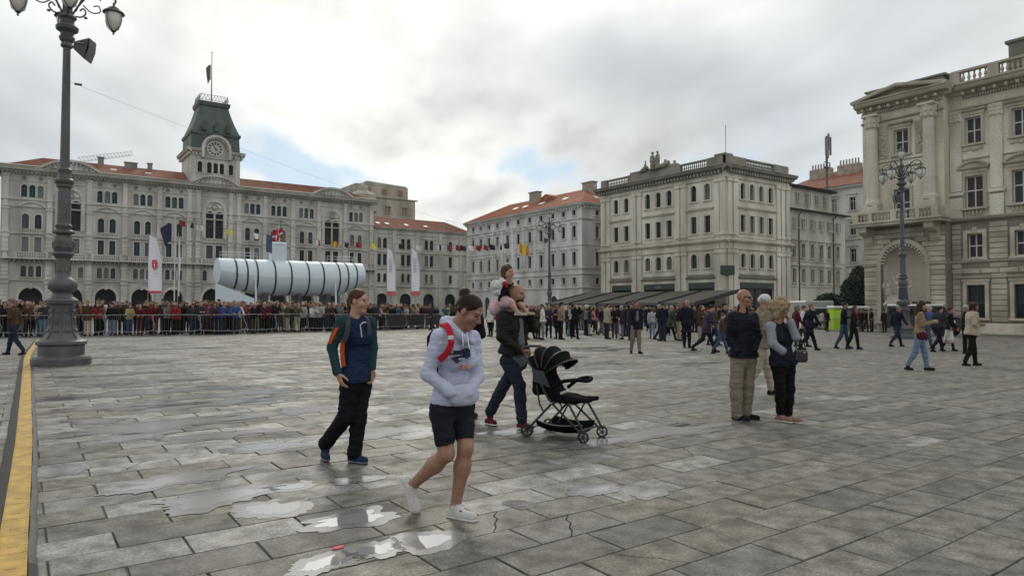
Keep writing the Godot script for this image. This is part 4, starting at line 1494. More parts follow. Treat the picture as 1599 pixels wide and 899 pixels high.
func lloyd() -> void:
	var root := thing("ornate_palace", "ornate cream palace with a balcony over a fountain niche, at the right edge", "building", Vector3(60, 0, -30.2), -PI / 2)
	var I := Transform3D.IDENTITY
	var P := T(0, 0, 1.1)     # the pavilion stands forward
	var PW := 6.4
	var W := 26.0
	var Y := -1.2
	var k4 := {"trim": 0.26, "rail": 0.5, "hood": "flat", "bar": 0.09}
	var w3 := kit("l_third", 1.12, 2.05, false, {"trim": 0.2, "rail": 0.5, "hood": "flat", "bar": 0.09})
	var w2 := kit("l_second", 1.25, 2.5, false, {"trim": 0.26, "rail": 0.55, "hood": "seg", "bar": 0.09})
	var w2p := kit("l_second_plain", 1.25, 2.5, false, {"trim": 0.2, "rail": 0.55, "bar": 0.09, "sill": false})
	var w1 := kit("l_mezz", 1.05, 1.9, false, {"trim": 0.28, "rail": 0.5, "bar": 0.09})
	var w0 := kit("l_ground", 1.25, 2.55, false, {"trim": 0.26, "rail": 0.45, "hood": "flat"})
	var us := [8.05, 11.2, 14.35, 17.5, 20.65]
	var g := G.new()
	var hs := []
	for u in us: hs += [hole(w3, u, 14.25), hole(w2, u, 9.2)]
	wall_into(g, PW, W, 8.4, 18.2, hs, 0.4)
	g.xf = P
	wall_into(g, 0, PW, 8.4, 18.4, [hole(w3, 3.2, 14.15), hole(w2p, 3.2, 8.75)], 0.4)
	g.xf = I
	g.quad(Vector3(PW, 8.4, 1.1), Vector3(PW, 8.4, 0), Vector3(PW, 18.4, 0), Vector3(PW, 18.4, 1.1))
	g.quad(Vector3(0, 8.4, -12), Vector3(0, 8.4, 1.1), Vector3(0, 18.4, 1.1), Vector3(0, 18.4, -12))
	part("upper_wall", g, M.lloyd, root)
	var gl := G.new()
	var hl := []
	for u in us: hl += [hole(w1, u, 5.3), hole(w0, u, 0.65)]
	wall_into(gl, PW, W, Y, 8.4, hl, 0.4)
	gl.xf = P
	wall_into(gl, 0, PW, Y, 8.4, [[3.2, Y, 3.5, 7.95, true]], 0.3)
	gl.xf = I
	gl.quad(Vector3(PW, Y, 1.1), Vector3(PW, Y, 0), Vector3(PW, 8.4, 0), Vector3(PW, 8.4, 1.1))
	gl.quad(Vector3(0, Y, -12), Vector3(0, Y, 1.1), Vector3(0, 8.4, 1.1), Vector3(0, 8.4, -12))
	part("lower_wall", gl, grained(lin(0.25, 0.23, 0.195), 0.9, 0.1, 0.9), root)
	for u in us:
		window(root, I, w3, u, 14.25, M.frame_white, M.glass_grey, M.lloyd_trim)
		window(root, I, w2, u, 9.2, M.frame_white, M.glass_grey, M.lloyd_trim)
		window(root, I, w1, u, 5.3, M.frame_white, M.glass, M.rust_c)
		window(root, I, w0, u, 0.65, M.frame_dark, M.glass, M.rust_c)
	window(root, P, w3, 3.2, 14.15, M.frame_white, M.glass_grey, M.lloyd_trim)
	window(root, P, w2p, 3.2, 8.75, M.frame_white, M.glass_grey, M.lloyd_trim)
	# rusticated blocks laid course on course, each a stone of its own
	rng.seed = 8
	var bm := {}
	var mats := [M.rust_a, M.rust_b, M.rust_c]
	var lay := func(F: Transform3D, x0: float, x1: float, y0: float, y1: float, avoid: Array) -> void:
		var rows := int((y1 - y0) / 0.385)
		var h := (y1 - y0) / rows
		for r in rows:
			var y := y0 + r * h
			var segs := [[x0, x1]]
			for a in avoid:
				var nx := []
				for s in segs:
					var l: float = a[0] - a[2] / 2
					var q: float = a[0] + a[2] / 2
					if a[4] and y + h > a[1] + a[3] - a[2] / 2:
						var dy: float = maxf(0.0, y - (a[1] + a[3] - a[2] / 2))
						var hw := sqrt(maxf(0.0, (a[2] / 2) ** 2 - dy * dy))
						l = a[0] - hw
						q = a[0] + hw
					if y + h <= a[1] + 0.02 or y >= a[1] + a[3] - 0.02 or q <= s[0] or l >= s[1] or l >= q: nx.append(s)
					else:
						if l - s[0] > 0.12: nx.append([s[0], l])
						if s[1] - q > 0.12: nx.append([q, s[1]])
				segs = nx
			for s in segs:
				var len_: float = s[1] - s[0]
				var n := maxi(1, roundi(len_ / 1.15))
				var x: float = s[0]
				for j in n:
					var l := len_ / n
					if n > 1 and j == 0 and r % 2: l *= 0.6
					elif n > 1 and j == n - 1 and r % 2: l = s[1] - x
					if j == n - 1: l = s[1] - x
					var key := snappedf(l, 0.04)
					if not bm.has(key):
						var b := G.new()
						b.cbox(Vector3(0, 0, 0.02), Vector3(key - 0.045, h - 0.045, 0.15), 0.03)
						bm[key] = b.mesh()
					part("stone_block", bm[key], mats[rng.randi() % 3], root, F * T(x + l / 2, y + h / 2, 0.0))
					x += l
	var av := []
	for u in us.slice(0, 2):
		av.append([u, 4.85, 1.9, 2.95, false])
		av.append([u, -0.3, 2.05, 4.35, false])
	lay.call(I, PW + 0.02, 12.6, 0.35, 4.9, av)
	lay.call(I, PW + 0.02, 12.6, 5.15, 8.0, av)
	lay.call(P, 0.02, PW - 0.02, 0.0, 4.85, [[3.2, Y, 3.9, 8.2, true]])
	lay.call(P, 0.02, PW - 0.02, 5.1, 8.0, [[3.2, Y, 3.9, 8.2, true]])
	# niche with its shell
	var n := G.new()
	n.xf = P * T(3.2, 0, -0.28)
	var pts := []
	for j in 2:
		for i in 13:
			var w := PI * i / 12
			pts.append(Vector3(-cos(w) * 1.75, [Y, 5.0][j], -sin(w) * 1.2))
	n.grid(pts, 13)
	pts = []
	for j in 9:
		var q := PI / 2 * j / 8
		for i in 25:
			var w := PI * i / 24
			var rr := 1.75 * (1.0 + 0.045 * cos(w * 24.0) * cos(q))
			pts.append(Vector3(-cos(w) * cos(q) * rr, 5.0 + sin(q) * 1.75, -sin(w) * cos(q) * 1.2))
	n.grid(pts, 25)
	part("niche", n, M.lloyd_pale, root)
	var na := G.new()
	band(na, 3.5, 7.95, true, 0.34, -0.05, 0.2, false)
	for k in 19:
		var w := PI * (k + 0.5) / 19
		na.cbox(Vector3(cos(w) * 1.62, 7.95 - 1.75 + sin(w) * 1.62, 0.02), Vector3(0.18, 0.3, 0.3), 0.05, Basis(Vector3.BACK, w - PI / 2))
	part("niche_arch", na, M.lloyd_trim, root, P * T(3.2, Y, 0))
	# levels
	var s := G.new()
	s.mould(PW, W, 4.9, 0, scaled(STRING, 1.0))
	s.mould(PW, W, 8.2, 0, V2([0, 0, 0.3, 0.06, 0.42, 0.2, 0.44, 0.3, 0, 0.36]))
	s.mould(PW, W, 0.0, 0, V2([0, -1.2, 0.28, -1.2, 0.28, 0.12, 0.16, 0.24, 0, 0.26]))
	s.mould(PW, W, 12.95, 0, scaled(STRING, 0.6))
	s.mould(PW, W, 17.0, 0, scaled(STRING, 0.9))
	s.xf = P
	s.mould(-0.05, 1.2, 4.85, 0, scaled(STRING, 1.0))
	s.mould(5.2, PW + 0.05, 4.85, 0, scaled(STRING, 1.0))
	s.mould(-0.05, PW + 0.05, 17.1, 0, scaled(STRING, 0.9))
	s.mould(0.9, 5.5, 13.0, 0, scaled(STRING, 0.7))
	s.mould(0.9, 5.5, 13.6, 0, scaled(STRING, 0.5))
	part("string_course", s, M.lloyd_trim, root)
	var plinth := G.new()
	plinth.span(Vector3(-0.5, -1.2, 0.3), Vector3(W, -0.42, 2.0))
	plinth.span(Vector3(-0.5, -1.2, 2.0), Vector3(PW + 0.3, -0.46, 2.9))
	part("step", plinth, M.lloyd_pale, root)
	var c := G.new()
	c.mould(PW - 0.2, W, 18.15, 0, scaled(CORNICE, 1.1))
	c.xf = P
	c.mould(-0.4, PW + 0.6, 18.25, 0, scaled(CORNICE, 1.1))
	c.xf = T(0, 0, 1.1) * Transform3D(Basis(Vector3.UP, PI / 2), Vector3(PW, 0, 0))
	c.mould(0, 1.6, 18.25, 0, scaled(CORNICE, 1.0))
	c.xf = Transform3D(Basis(Vector3.UP, -PI / 2), Vector3(0, 0, 0))
	c.mould(-12, 1.1, 18.24, 0, scaled(CORNICE, 1.0)) if false else null
	c.xf = I
	part("cornice", c, M.lloyd_trim, root)
	var d := G.new()
	for k in 27: d.cbox(Vector3(PW + 1.2 + k * 0.72, 18.18, 0.38), Vector3(0.22, 0.26, 0.55), 0.03)
	for k in 105: d.box(Vector3(PW + 1.0 + k * 0.18, 17.95, 0.14), Vector3(0.1, 0.2, 0.18))
	d.xf = P
	for k in 9: d.cbox(Vector3(0.3 + k * 0.725, 18.28, 0.38), Vector3(0.22, 0.26, 0.55), 0.03)
	for k in 35: d.box(Vector3(0.1 + k * 0.18, 18.02, 0.14), Vector3(0.1, 0.2, 0.18))
	part("dentil", d, M.lloyd_trim, root).set_meta("kind", "stuff")
	# gable over the pavilion
	var pd := G.new()
	pd.xf = P
	pd.prism(PackedVector2Array([Vector2(-0.3, 19.05), Vector2(PW + 0.3, 19.05), Vector2(3.2, 19.6)]), 0.2)
	for q in [-1.0, 1.0]:
		var a := Vector3(3.2 + q * 3.75, 19.05, 0.45)
		var b := Vector3(3.2, 19.78, 0.45)
		pd.cbox((a + b) / 2, Vector3(a.distance_to(b) + 0.1, 0.3, 0.95), 0.06, Basis(Vector3.BACK, atan2(b.y - a.y, b.x - a.x)))
	part("pediment", pd, M.lloyd_trim, root)
	var at := G.new()
	at.span(Vector3(0.3, 18.4, -9), Vector3(PW - 0.1, 19.95, 0.75))
	at.span(Vector3(PW - 0.1, 18.4, -9), Vector3(W, 19.2, -0.2))
	at.span(Vector3(10.2, 19.2, -9.0), Vector3(W, 21.6, -0.9))
	at.span(Vector3(10.0, 21.6, -9.2), Vector3(W, 21.8, -0.75))
	at.span(Vector3(0.1, 19.95, -9.2), Vector3(PW + 0.1, 20.1, 0.9))
	part("attic", at, M.lloyd_dark, root)
	var pp := G.new()
	var pb := G.new()
	pp.span(Vector3(PW + 0.3, 18.98, -0.15), Vector3(W, 19.15, 0.35))
	pp.span(Vector3(PW + 0.3, 19.95, -0.15), Vector3(W, 20.12, 0.35))
	for u in [6.9, 9.55, 12.7, 15.85]: pp.cbox(Vector3(u, 19.55, 0.1), Vector3(0.75, 1.1, 0.46), 0.04)
	for u in [[7.3, 9.2], [9.95, 12.3], [13.1, 15.5], [16.3, 20.0]]: balusters(pb, u[0], u[1], 19.15, 0.8, 0.1, 0.32, 7)
	part("parapet", pp, M.lloyd_trim, root)
	part("baluster", pb, M.lloyd_trim, root).set_meta("kind", "stuff")
	# giant columns of the pavilion and pilasters of the wall
	var col := G.new()
	col.lathe(V2([0.62, 0, 0.62, 0.25, 0.5, 0.45, 0.47, 0.6, 0.45, 3.2, 0.41, 6.4, 0.43, 6.5, 0.48, 6.55, 0.42, 6.6, 0.5, 6.9, 0.58, 7.3, 0.62, 7.5]), 20)
	col.cbox(Vector3(0, 7.6, 0), Vector3(1.3, 0.24, 1.3), 0.06)
	col.cbox(Vector3(0, -0.85, 0), Vector3(1.2, 1.7, 1.2), 0.08)
	for k in 8:
		var w := TAU * k / 8
		for y in [6.75, 7.15]: col.cbox(Vector3(cos(w) * 0.52, y, sin(w) * 0.52), Vector3(0.18, 0.34, 0.18), 0.05)
	var cm := col.mesh()
	for x in [1.0, 5.45]: part("column", cm, M.lloyd_pale, root, P * T(x, 10.05, 0.35))
	var pl := G.new()
	pl.cbox(Vector3(0, 13.7, 0.09), Vector3(0.85, 6.3, 0.2), 0.03)
	pl.cbox(Vector3(0, 16.5, 0.12), Vector3(1.0, 1.0, 0.3), 0.1)
	pl.cbox(Vector3(0, 10.35, 0.15), Vector3(1.15, 0.3, 0.42), 0.06)
	pl.cbox(Vector3(0, 9.3, 0.12), Vector3(0.95, 1.6, 0.26), 0.03)
	for i in 3:
		for j in 3: pl.cbox(Vector3((i - 1) * 0.28, 16.2 + j * 0.28, 0.25), Vector3(0.2, 0.2, 0.16), 0.06)
	var plm := pl.mesh()
	for x in [6.85, 9.62, 12.77, 15.92]: part("pilaster", plm, M.lloyd_pale, root, T(x, 0, 0))
	# carved panels beside the pavilion's upper window
	rng.seed = 4
	for x in [1.75, 4.65]:
		var q := G.new()
		q.cbox(Vector3(0, 0, 0), Vector3(0.78, 2.7, 0.1), 0.03)
		for k in 16: q.cbox(Vector3(rng.randf_range(-0.25, 0.25), -1.1 + k * 0.145, 0.06), Vector3(rng.randf_range(0.14, 0.3), 0.2, 0.14), 0.05, Basis(Vector3.BACK, rng.randf_range(-0.7, 0.7)))
		part("carved_panel", q, M.lloyd_trim, root, P * T(x, 15.3, 0.02))
	for u in [8.05, 11.2]:
		var q := G.new()
		for k in 5: q.cbox(Vector3((k - 2) * 0.28, 0.06 * sin(k * 2.0), 0.04), Vector3(0.26, 0.2, 0.14), 0.06, Basis(Vector3.BACK, sin(k * 3.0)))
		part("garland", q, M.lloyd_trim, root, T(u, 13.75, 0.0))
		var kk := G.new()
		kk.cbox(Vector3(0, 7.4, 0.1), Vector3(0.34, 0.55, 0.3), 0.07)
		part("keystone", kk, M.lloyd_trim, root, T(u, 0, 0))
	# balcony on two great brackets
	var b := G.new()
	b.span(Vector3(-0.35, 8.2, 0.95), Vector3(PW + 0.35, 8.42, 2.75))
	b.span(Vector3(-0.45, 8.42, 0.95), Vector3(PW + 0.45, 8.58, 2.9))
	b.span(Vector3(0.0, 9.25, 2.4), Vector3(PW, 9.42, 2.72))
	for x in [0.1, 1.35, 3.2, 5.05, 6.3]: b.cbox(Vector3(x, 8.95, 2.56), Vector3(0.5 if x == 3.2 or x > 6 or x < 1 else 0.3, 0.8, 0.36), 0.04)
	for x in [0.1, 6.3]: b.span(Vector3(x - 0.12, 8.58, 1.1), Vector3(x + 0.12, 9.4, 2.4))
	part("balcony", b, M.lloyd_trim, root)
	var bb := G.new()
	balusters(bb, 0.4, 2.95, 8.58, 0.68, 2.56, 0.27, 7)
	balusters(bb, 3.45, 6.0, 8.58, 0.68, 2.56, 0.27, 7)
	part("balcony_baluster", bb, M.lloyd_trim, root).set_meta("kind", "stuff")
	for x in [0.55, 5.75]:
		var q := G.new()
		q.xf = Transform3D(Basis(Vector3.UP, PI / 2), Vector3(-0.35, 0, 0))
		q.prism(PackedVector2Array([Vector2(-0.98, 8.2), Vector2(-0.98, 6.75), Vector2(-1.3, 6.7), Vector2(-1.5, 7.0), Vector2(-1.6, 7.4), Vector2(-2.1, 7.5), Vector2(-2.5, 7.75), Vector2(-2.55, 8.2)]), 0.7)
		part("bracket", q, M.lloyd_trim, root, T(x, 0, 0))
	for u in us.slice(0, 3):
		var q := G.new()
		balusters(q, -0.65, 0.65, 8.56, 0.5, 0.3, 0.24, 6)
		q.span(Vector3(-0.85, 9.04, 0.14), Vector3(0.85, 9.16, 0.46))
		part("window_balustrade", q, M.lloyd_trim, root, T(u, 0, 0))
	var f := thing("fountain_statue", "pale carved sea figures of the wall fountain inside the round arched niche", "statue", Vector3(58.0, gy(58.0), -26.98), -PI / 2)
	part("figures", statue_shape(), M.marble, f, Transform3D(Basis.from_scale(Vector3(1.05, 1.2, 1.05)), Vector3(0, 1.3, 0)))
	var rk := G.new()
	for k in 9: rk.cbox(Vector3((k % 3 - 1) * 0.75, 0.55 + (k / 3) * 0.42, 0.1 * sin(k * 2.0)), Vector3(0.95 - 0.1 * (k / 3), 0.7, 1.0), 0.16, Basis.from_euler(Vector3(0.2 * sin(k * 3.0), k * 0.7, 0.2 * cos(k * 2.0))))
	part("rock", rk, grained(lin(0.30, 0.26, 0.15), 0.9, 0.4, 2.0), f)
	var bs := G.new()
	bs.lathe(V2([1.5, -0.1, 1.6, 0.5, 1.75, 0.7, 1.55, 0.75, 1.4, 0.6, 0, 0.6]), 24)
	part("basin", bs, M.marble, f)

# ---------------------------------------------------------------- bodies: joints joined into one skin
class Body:
	var cell := 0.01
	var org := Vector3.ZERO
	var nx := 0
	var ny := 0
	var nz := 0
	var F := PackedFloat32Array()
	var R := PackedByteArray()

	func _init(lo: Vector3, hi: Vector3, c: float) -> void:
		cell = c
		org = lo
		nx = int((hi.x - lo.x) / c) + 2
		ny = int((hi.y - lo.y) / c) + 2
		nz = int((hi.z - lo.z) / c) + 2
		F.resize(nx * ny * nz)
		F.fill(9.0)
		R.resize(nx * ny * nz)

	# tapered capsule from a to b; flattened along «dir» by «sq» if given
	func cap(a: Vector3, b: Vector3, ra: float, rb: float, reg: int, k := 0.02, dir := Vector3.ZERO, sq := 1.0, cut := false) -> void:
		var m := maxf(ra, rb) + k + cell * 2.5
		var i0 := clampi(int((minf(a.x, b.x) - m - org.x) / cell), 0, nx)
		var i1 := clampi(int((maxf(a.x, b.x) + m - org.x) / cell) + 1, 0, nx)
		var j0 := clampi(int((minf(a.y, b.y) - m - org.y) / cell), 0, ny)
		var j1 := clampi(int((maxf(a.y, b.y) + m - org.y) / cell) + 1, 0, ny)
		var k0 := clampi(int((minf(a.z, b.z) - m - org.z) / cell), 0, nz)
		var k1 := clampi(int((maxf(a.z, b.z) + m - org.z) / cell) + 1, 0, nz)
		var ba := b - a
		var l2 := maxf(ba.length_squared(), 1e-9)
		var dr := rb - ra
		var flat := sq != 1.0
		for kk in range(k0, k1):
			for jj in range(j0, j1):
				var at := (kk * ny + jj) * nx + i0
				var pa := Vector3(org.x + i0 * cell, org.y + jj * cell, org.z + kk * cell) - a
				for ii in range(i0, i1):
					var h := clampf(pa.dot(ba) / l2, 0.0, 1.0)
					var q := pa - ba * h
					if flat: q += dir * (q.dot(dir) * (sq - 1.0))
					var d := q.length() - ra - dr * h
					var f := F[at]
					if cut:
						d = -d
						if d > f - k:
							var w := maxf(k - absf(d - f), 0.0)
							F[at] = maxf(d, f) + (w * w / (4.0 * k) if k > 0.0 else 0.0)
					elif d < f + k:
						if d < f: R[at] = reg
						var w := maxf(k - absf(d - f), 0.0)
						F[at] = minf(d, f) - (w * w / (4.0 * k) if k > 0.0 else 0.0)
					pa.x += cell
					at += 1

	func ell(c: Vector3, r: Vector3, b: Basis, reg: int, k := 0.02, cut := false) -> void:
		var m := maxf(r.x, maxf(r.y, r.z)) + k + cell * 2.5
		var i0 := clampi(int((c.x - m - org.x) / cell), 0, nx)
		var i1 := clampi(int((c.x + m - org.x) / cell) + 1, 0, nx)
		var j0 := clampi(int((c.y - m - org.y) / cell), 0, ny)
		var j1 := clampi(int((c.y + m - org.y) / cell) + 1, 0, ny)
		var k0 := clampi(int((c.z - m - org.z) / cell), 0, nz)
		var k1 := clampi(int((c.z + m - org.z) / cell) + 1, 0, nz)
		var inv := b.inverse()
		var lo := minf(r.x, minf(r.y, r.z))
		for kk in range(k0, k1):
			for jj in range(j0, j1):
				var at := (kk * ny + jj) * nx + i0
				for ii in range(i0, i1):
					var p := inv * (Vector3(org.x + ii * cell, org.y + jj * cell, org.z + kk * cell) - c)
					var e := (p / r).length()
					var g := (p / (r * r)).length()
					var d := e * (e - 1.0) / g if g > 0.001 else -lo
					var f := F[at]
					if cut:
						d = -d
						if d > f - k:
							var w := maxf(k - absf(d - f), 0.0)
							F[at] = maxf(d, f) + (w * w / (4.0 * k) if k > 0.0 else 0.0)
					elif d < f + k:
						if d < f: R[at] = reg
						var w := maxf(k - absf(d - f), 0.0)
						F[at] = minf(d, f) - (w * w / (4.0 * k) if k > 0.0 else 0.0)
					at += 1

	# cut off below a level plane, then join into another field
	func trim_into(b: Body, p: Vector3, up: Vector3) -> void:
		for kk in nz:
			for jj in ny:
				var at := (kk * ny + jj) * nx
				var q := up.dot(p - (org + Vector3(0, jj, kk) * cell))
				var st := -up.x * cell
				for ii in nx:
					var f := F[at]
					if f < 1.0:
						f = maxf(f, q + st * ii)
						if f < b.F[at]:
							b.F[at] = f
							b.R[at] = R[at]
					at += 1

	# creases: each region gets its own depth
	func rough(n: FastNoiseLite, amp: Array, s: Vector3) -> void:
		var lim := cell * 2.5
		for kk in nz:
			for jj in ny:
				var at := (kk * ny + jj) * nx
				for ii in nx:
					var f := F[at]
					if f < lim and f > -lim:
						var a: float = amp[R[at]]
						if a > 0.0: F[at] = f + a * n.get_noise_3d((org.x + ii * cell) * s.x, (org.y + jj * cell) * s.y, (org.z + kk * cell) * s.z)
					at += 1

	# one vertex in each cell that the skin crosses, one quad round each crossed edge; faces sorted by region
	func into(out: Dictionary, xf := Transform3D.IDENTITY) -> void:
		var sx := 1
		var sy := nx
		var sz := nx * ny
		var idx := PackedInt32Array()
		idx.resize(nx * ny * nz)
		idx.fill(-1)
		var pos := PackedVector3Array()
		var nor := PackedVector3Array()
		var lim := cell * 4.5
		var offs := [0, sx, sy, sx + sy, sz, sx + sz, sy + sz, sx + sy + sz]
		for kk in nz - 1:
			for jj in ny - 1:
				var at := (kk * ny + jj) * nx
				for ii in nx - 1:
					var f0 := F[at]
					if f0 > lim or f0 < -lim:
						at += 1
						continue
					var f1 := F[at + sx]
					var f2 := F[at + sy]
					var f3 := F[at + sx + sy]
					var f4 := F[at + sz]
					var f5 := F[at + sx + sz]
					var f6 := F[at + sy + sz]
					var f7 := F[at + sx + sy + sz]
					var c := int(f0 < 0) + int(f1 < 0) + int(f2 < 0) + int(f3 < 0) + int(f4 < 0) + int(f5 < 0) + int(f6 < 0) + int(f7 < 0)
					if c == 0 or c == 8:
						at += 1
						continue
					var p := Vector3.ZERO
					var n := 0
					if (f0 < 0) != (f1 < 0):
						p += Vector3(f0 / (f0 - f1), 0, 0)
						n += 1
					if (f2 < 0) != (f3 < 0):
						p += Vector3(f2 / (f2 - f3), 1, 0)
						n += 1
					if (f4 < 0) != (f5 < 0):
						p += Vector3(f4 / (f4 - f5), 0, 1)
						n += 1
					if (f6 < 0) != (f7 < 0):
						p += Vector3(f6 / (f6 - f7), 1, 1)
						n += 1
					if (f0 < 0) != (f2 < 0):
						p += Vector3(0, f0 / (f0 - f2), 0)
						n += 1
					if (f1 < 0) != (f3 < 0):
						p += Vector3(1, f1 / (f1 - f3), 0)
						n += 1
					if (f4 < 0) != (f6 < 0):
						p += Vector3(0, f4 / (f4 - f6), 1)
						n += 1
					if (f5 < 0) != (f7 < 0):
						p += Vector3(1, f5 / (f5 - f7), 1)
						n += 1
					if (f0 < 0) != (f4 < 0):
						p += Vector3(0, 0, f0 / (f0 - f4))
						n += 1
					if (f1 < 0) != (f5 < 0):
						p += Vector3(1, 0, f1 / (f1 - f5))
						n += 1
					if (f2 < 0) != (f6 < 0):
						p += Vector3(0, 1, f2 / (f2 - f6))
						n += 1
					if (f3 < 0) != (f7 < 0):
						p += Vector3(1, 1, f3 / (f3 - f7))
						n += 1
					idx[at] = pos.size()
					pos.append(xf * (org + (Vector3(ii, jj, kk) + p / n) * cell))
					nor.append((xf.basis * Vector3(f1 + f3 + f5 + f7 - f0 - f2 - f4 - f6, f2 + f3 + f6 + f7 - f0 - f1 - f4 - f5, f4 + f5 + f6 + f7 - f0 - f1 - f2 - f3)).normalized())
					at += 1
		var maps := {}
		for kk in range(1, nz - 1):
			for jj in range(1, ny - 1):
				var at := (kk * ny + jj) * nx + 1
				for ii in range(1, nx - 1):
					var f := F[at]
					if f <= lim and f >= -lim:
						for ax in 3:
							var s := [sx, sy, sz][ax] as int
							var f2 := F[at + s]
							if (f < 0) == (f2 < 0): continue
							var u := [sy, sz, sx][ax] as int
							var w := [sz, sx, sy][ax] as int
							var a := idx[at - u - w]
							var b := idx[at - w]
							var c := idx[at]
							var d := idx[at - u]
							if a < 0 or b < 0 or c < 0 or d < 0: continue
							var reg := R[at] if f < 0 else R[at + s]
							if not out.has(reg): out[reg] = G.new()
							if not maps.has(reg):
								var mm := PackedInt32Array()
								mm.resize(pos.size())
								mm.fill(-1)
								maps[reg] = mm
							var g: G = out[reg]
							var mp: PackedInt32Array = maps[reg]
							var q := PackedInt32Array([a, b, c, d])
							for e in 4:
								var o := q[e]
								if mp[o] < 0:
									mp[o] = g.v.size()
									g.v.append(pos[o])
									g.n.append(nor[o])
									g.uv.append(Vector2.ZERO)
									g.col.append(Color.WHITE)
								q[e] = mp[o]
							maps[reg] = mp
							if f < 0: g.t.append_array([q[0], q[2], q[1], q[0], q[3], q[2]])
							else: g.t.append_array([q[0], q[1], q[2], q[0], q[2], q[3]])
					at += 1

const SKIN := 0
const HAIR := 1
const TOP := 2
const LOW := 3
const SHOE := 4
const ACC := 5
const DARK := 6
const LIP := 7
const SOLE := 8

func merge(into_: Dictionary, from: Dictionary, xf: Transform3D, remap := {}) -> void:
	for r in from:
		var g: G = from[r]
		var to: int = remap.get(r, r)
		if not into_.has(to): into_[to] = G.new()
		var o: G = into_[to]
		var at := o.v.size()
		o.v.append_array(xf * g.v)
		var nb := Transform3D(xf.basis.orthonormalized(), Vector3.ZERO)
		o.n.append_array(nb * g.n)
		o.uv.append_array(g.uv)
		o.col.append_array(g.col)
		var flip := xf.basis.determinant() < 0
		for k in range(0, g.t.size(), 3):
			if flip: o.t.append_array([at + g.t[k], at + g.t[k + 2], at + g.t[k + 1]])
			else: o.t.append_array([at + g.t[k], at + g.t[k + 1], at + g.t[k + 2]])

var heads := {}
var hairn := FastNoiseLite.new()
var foldn := FastNoiseLite.new()

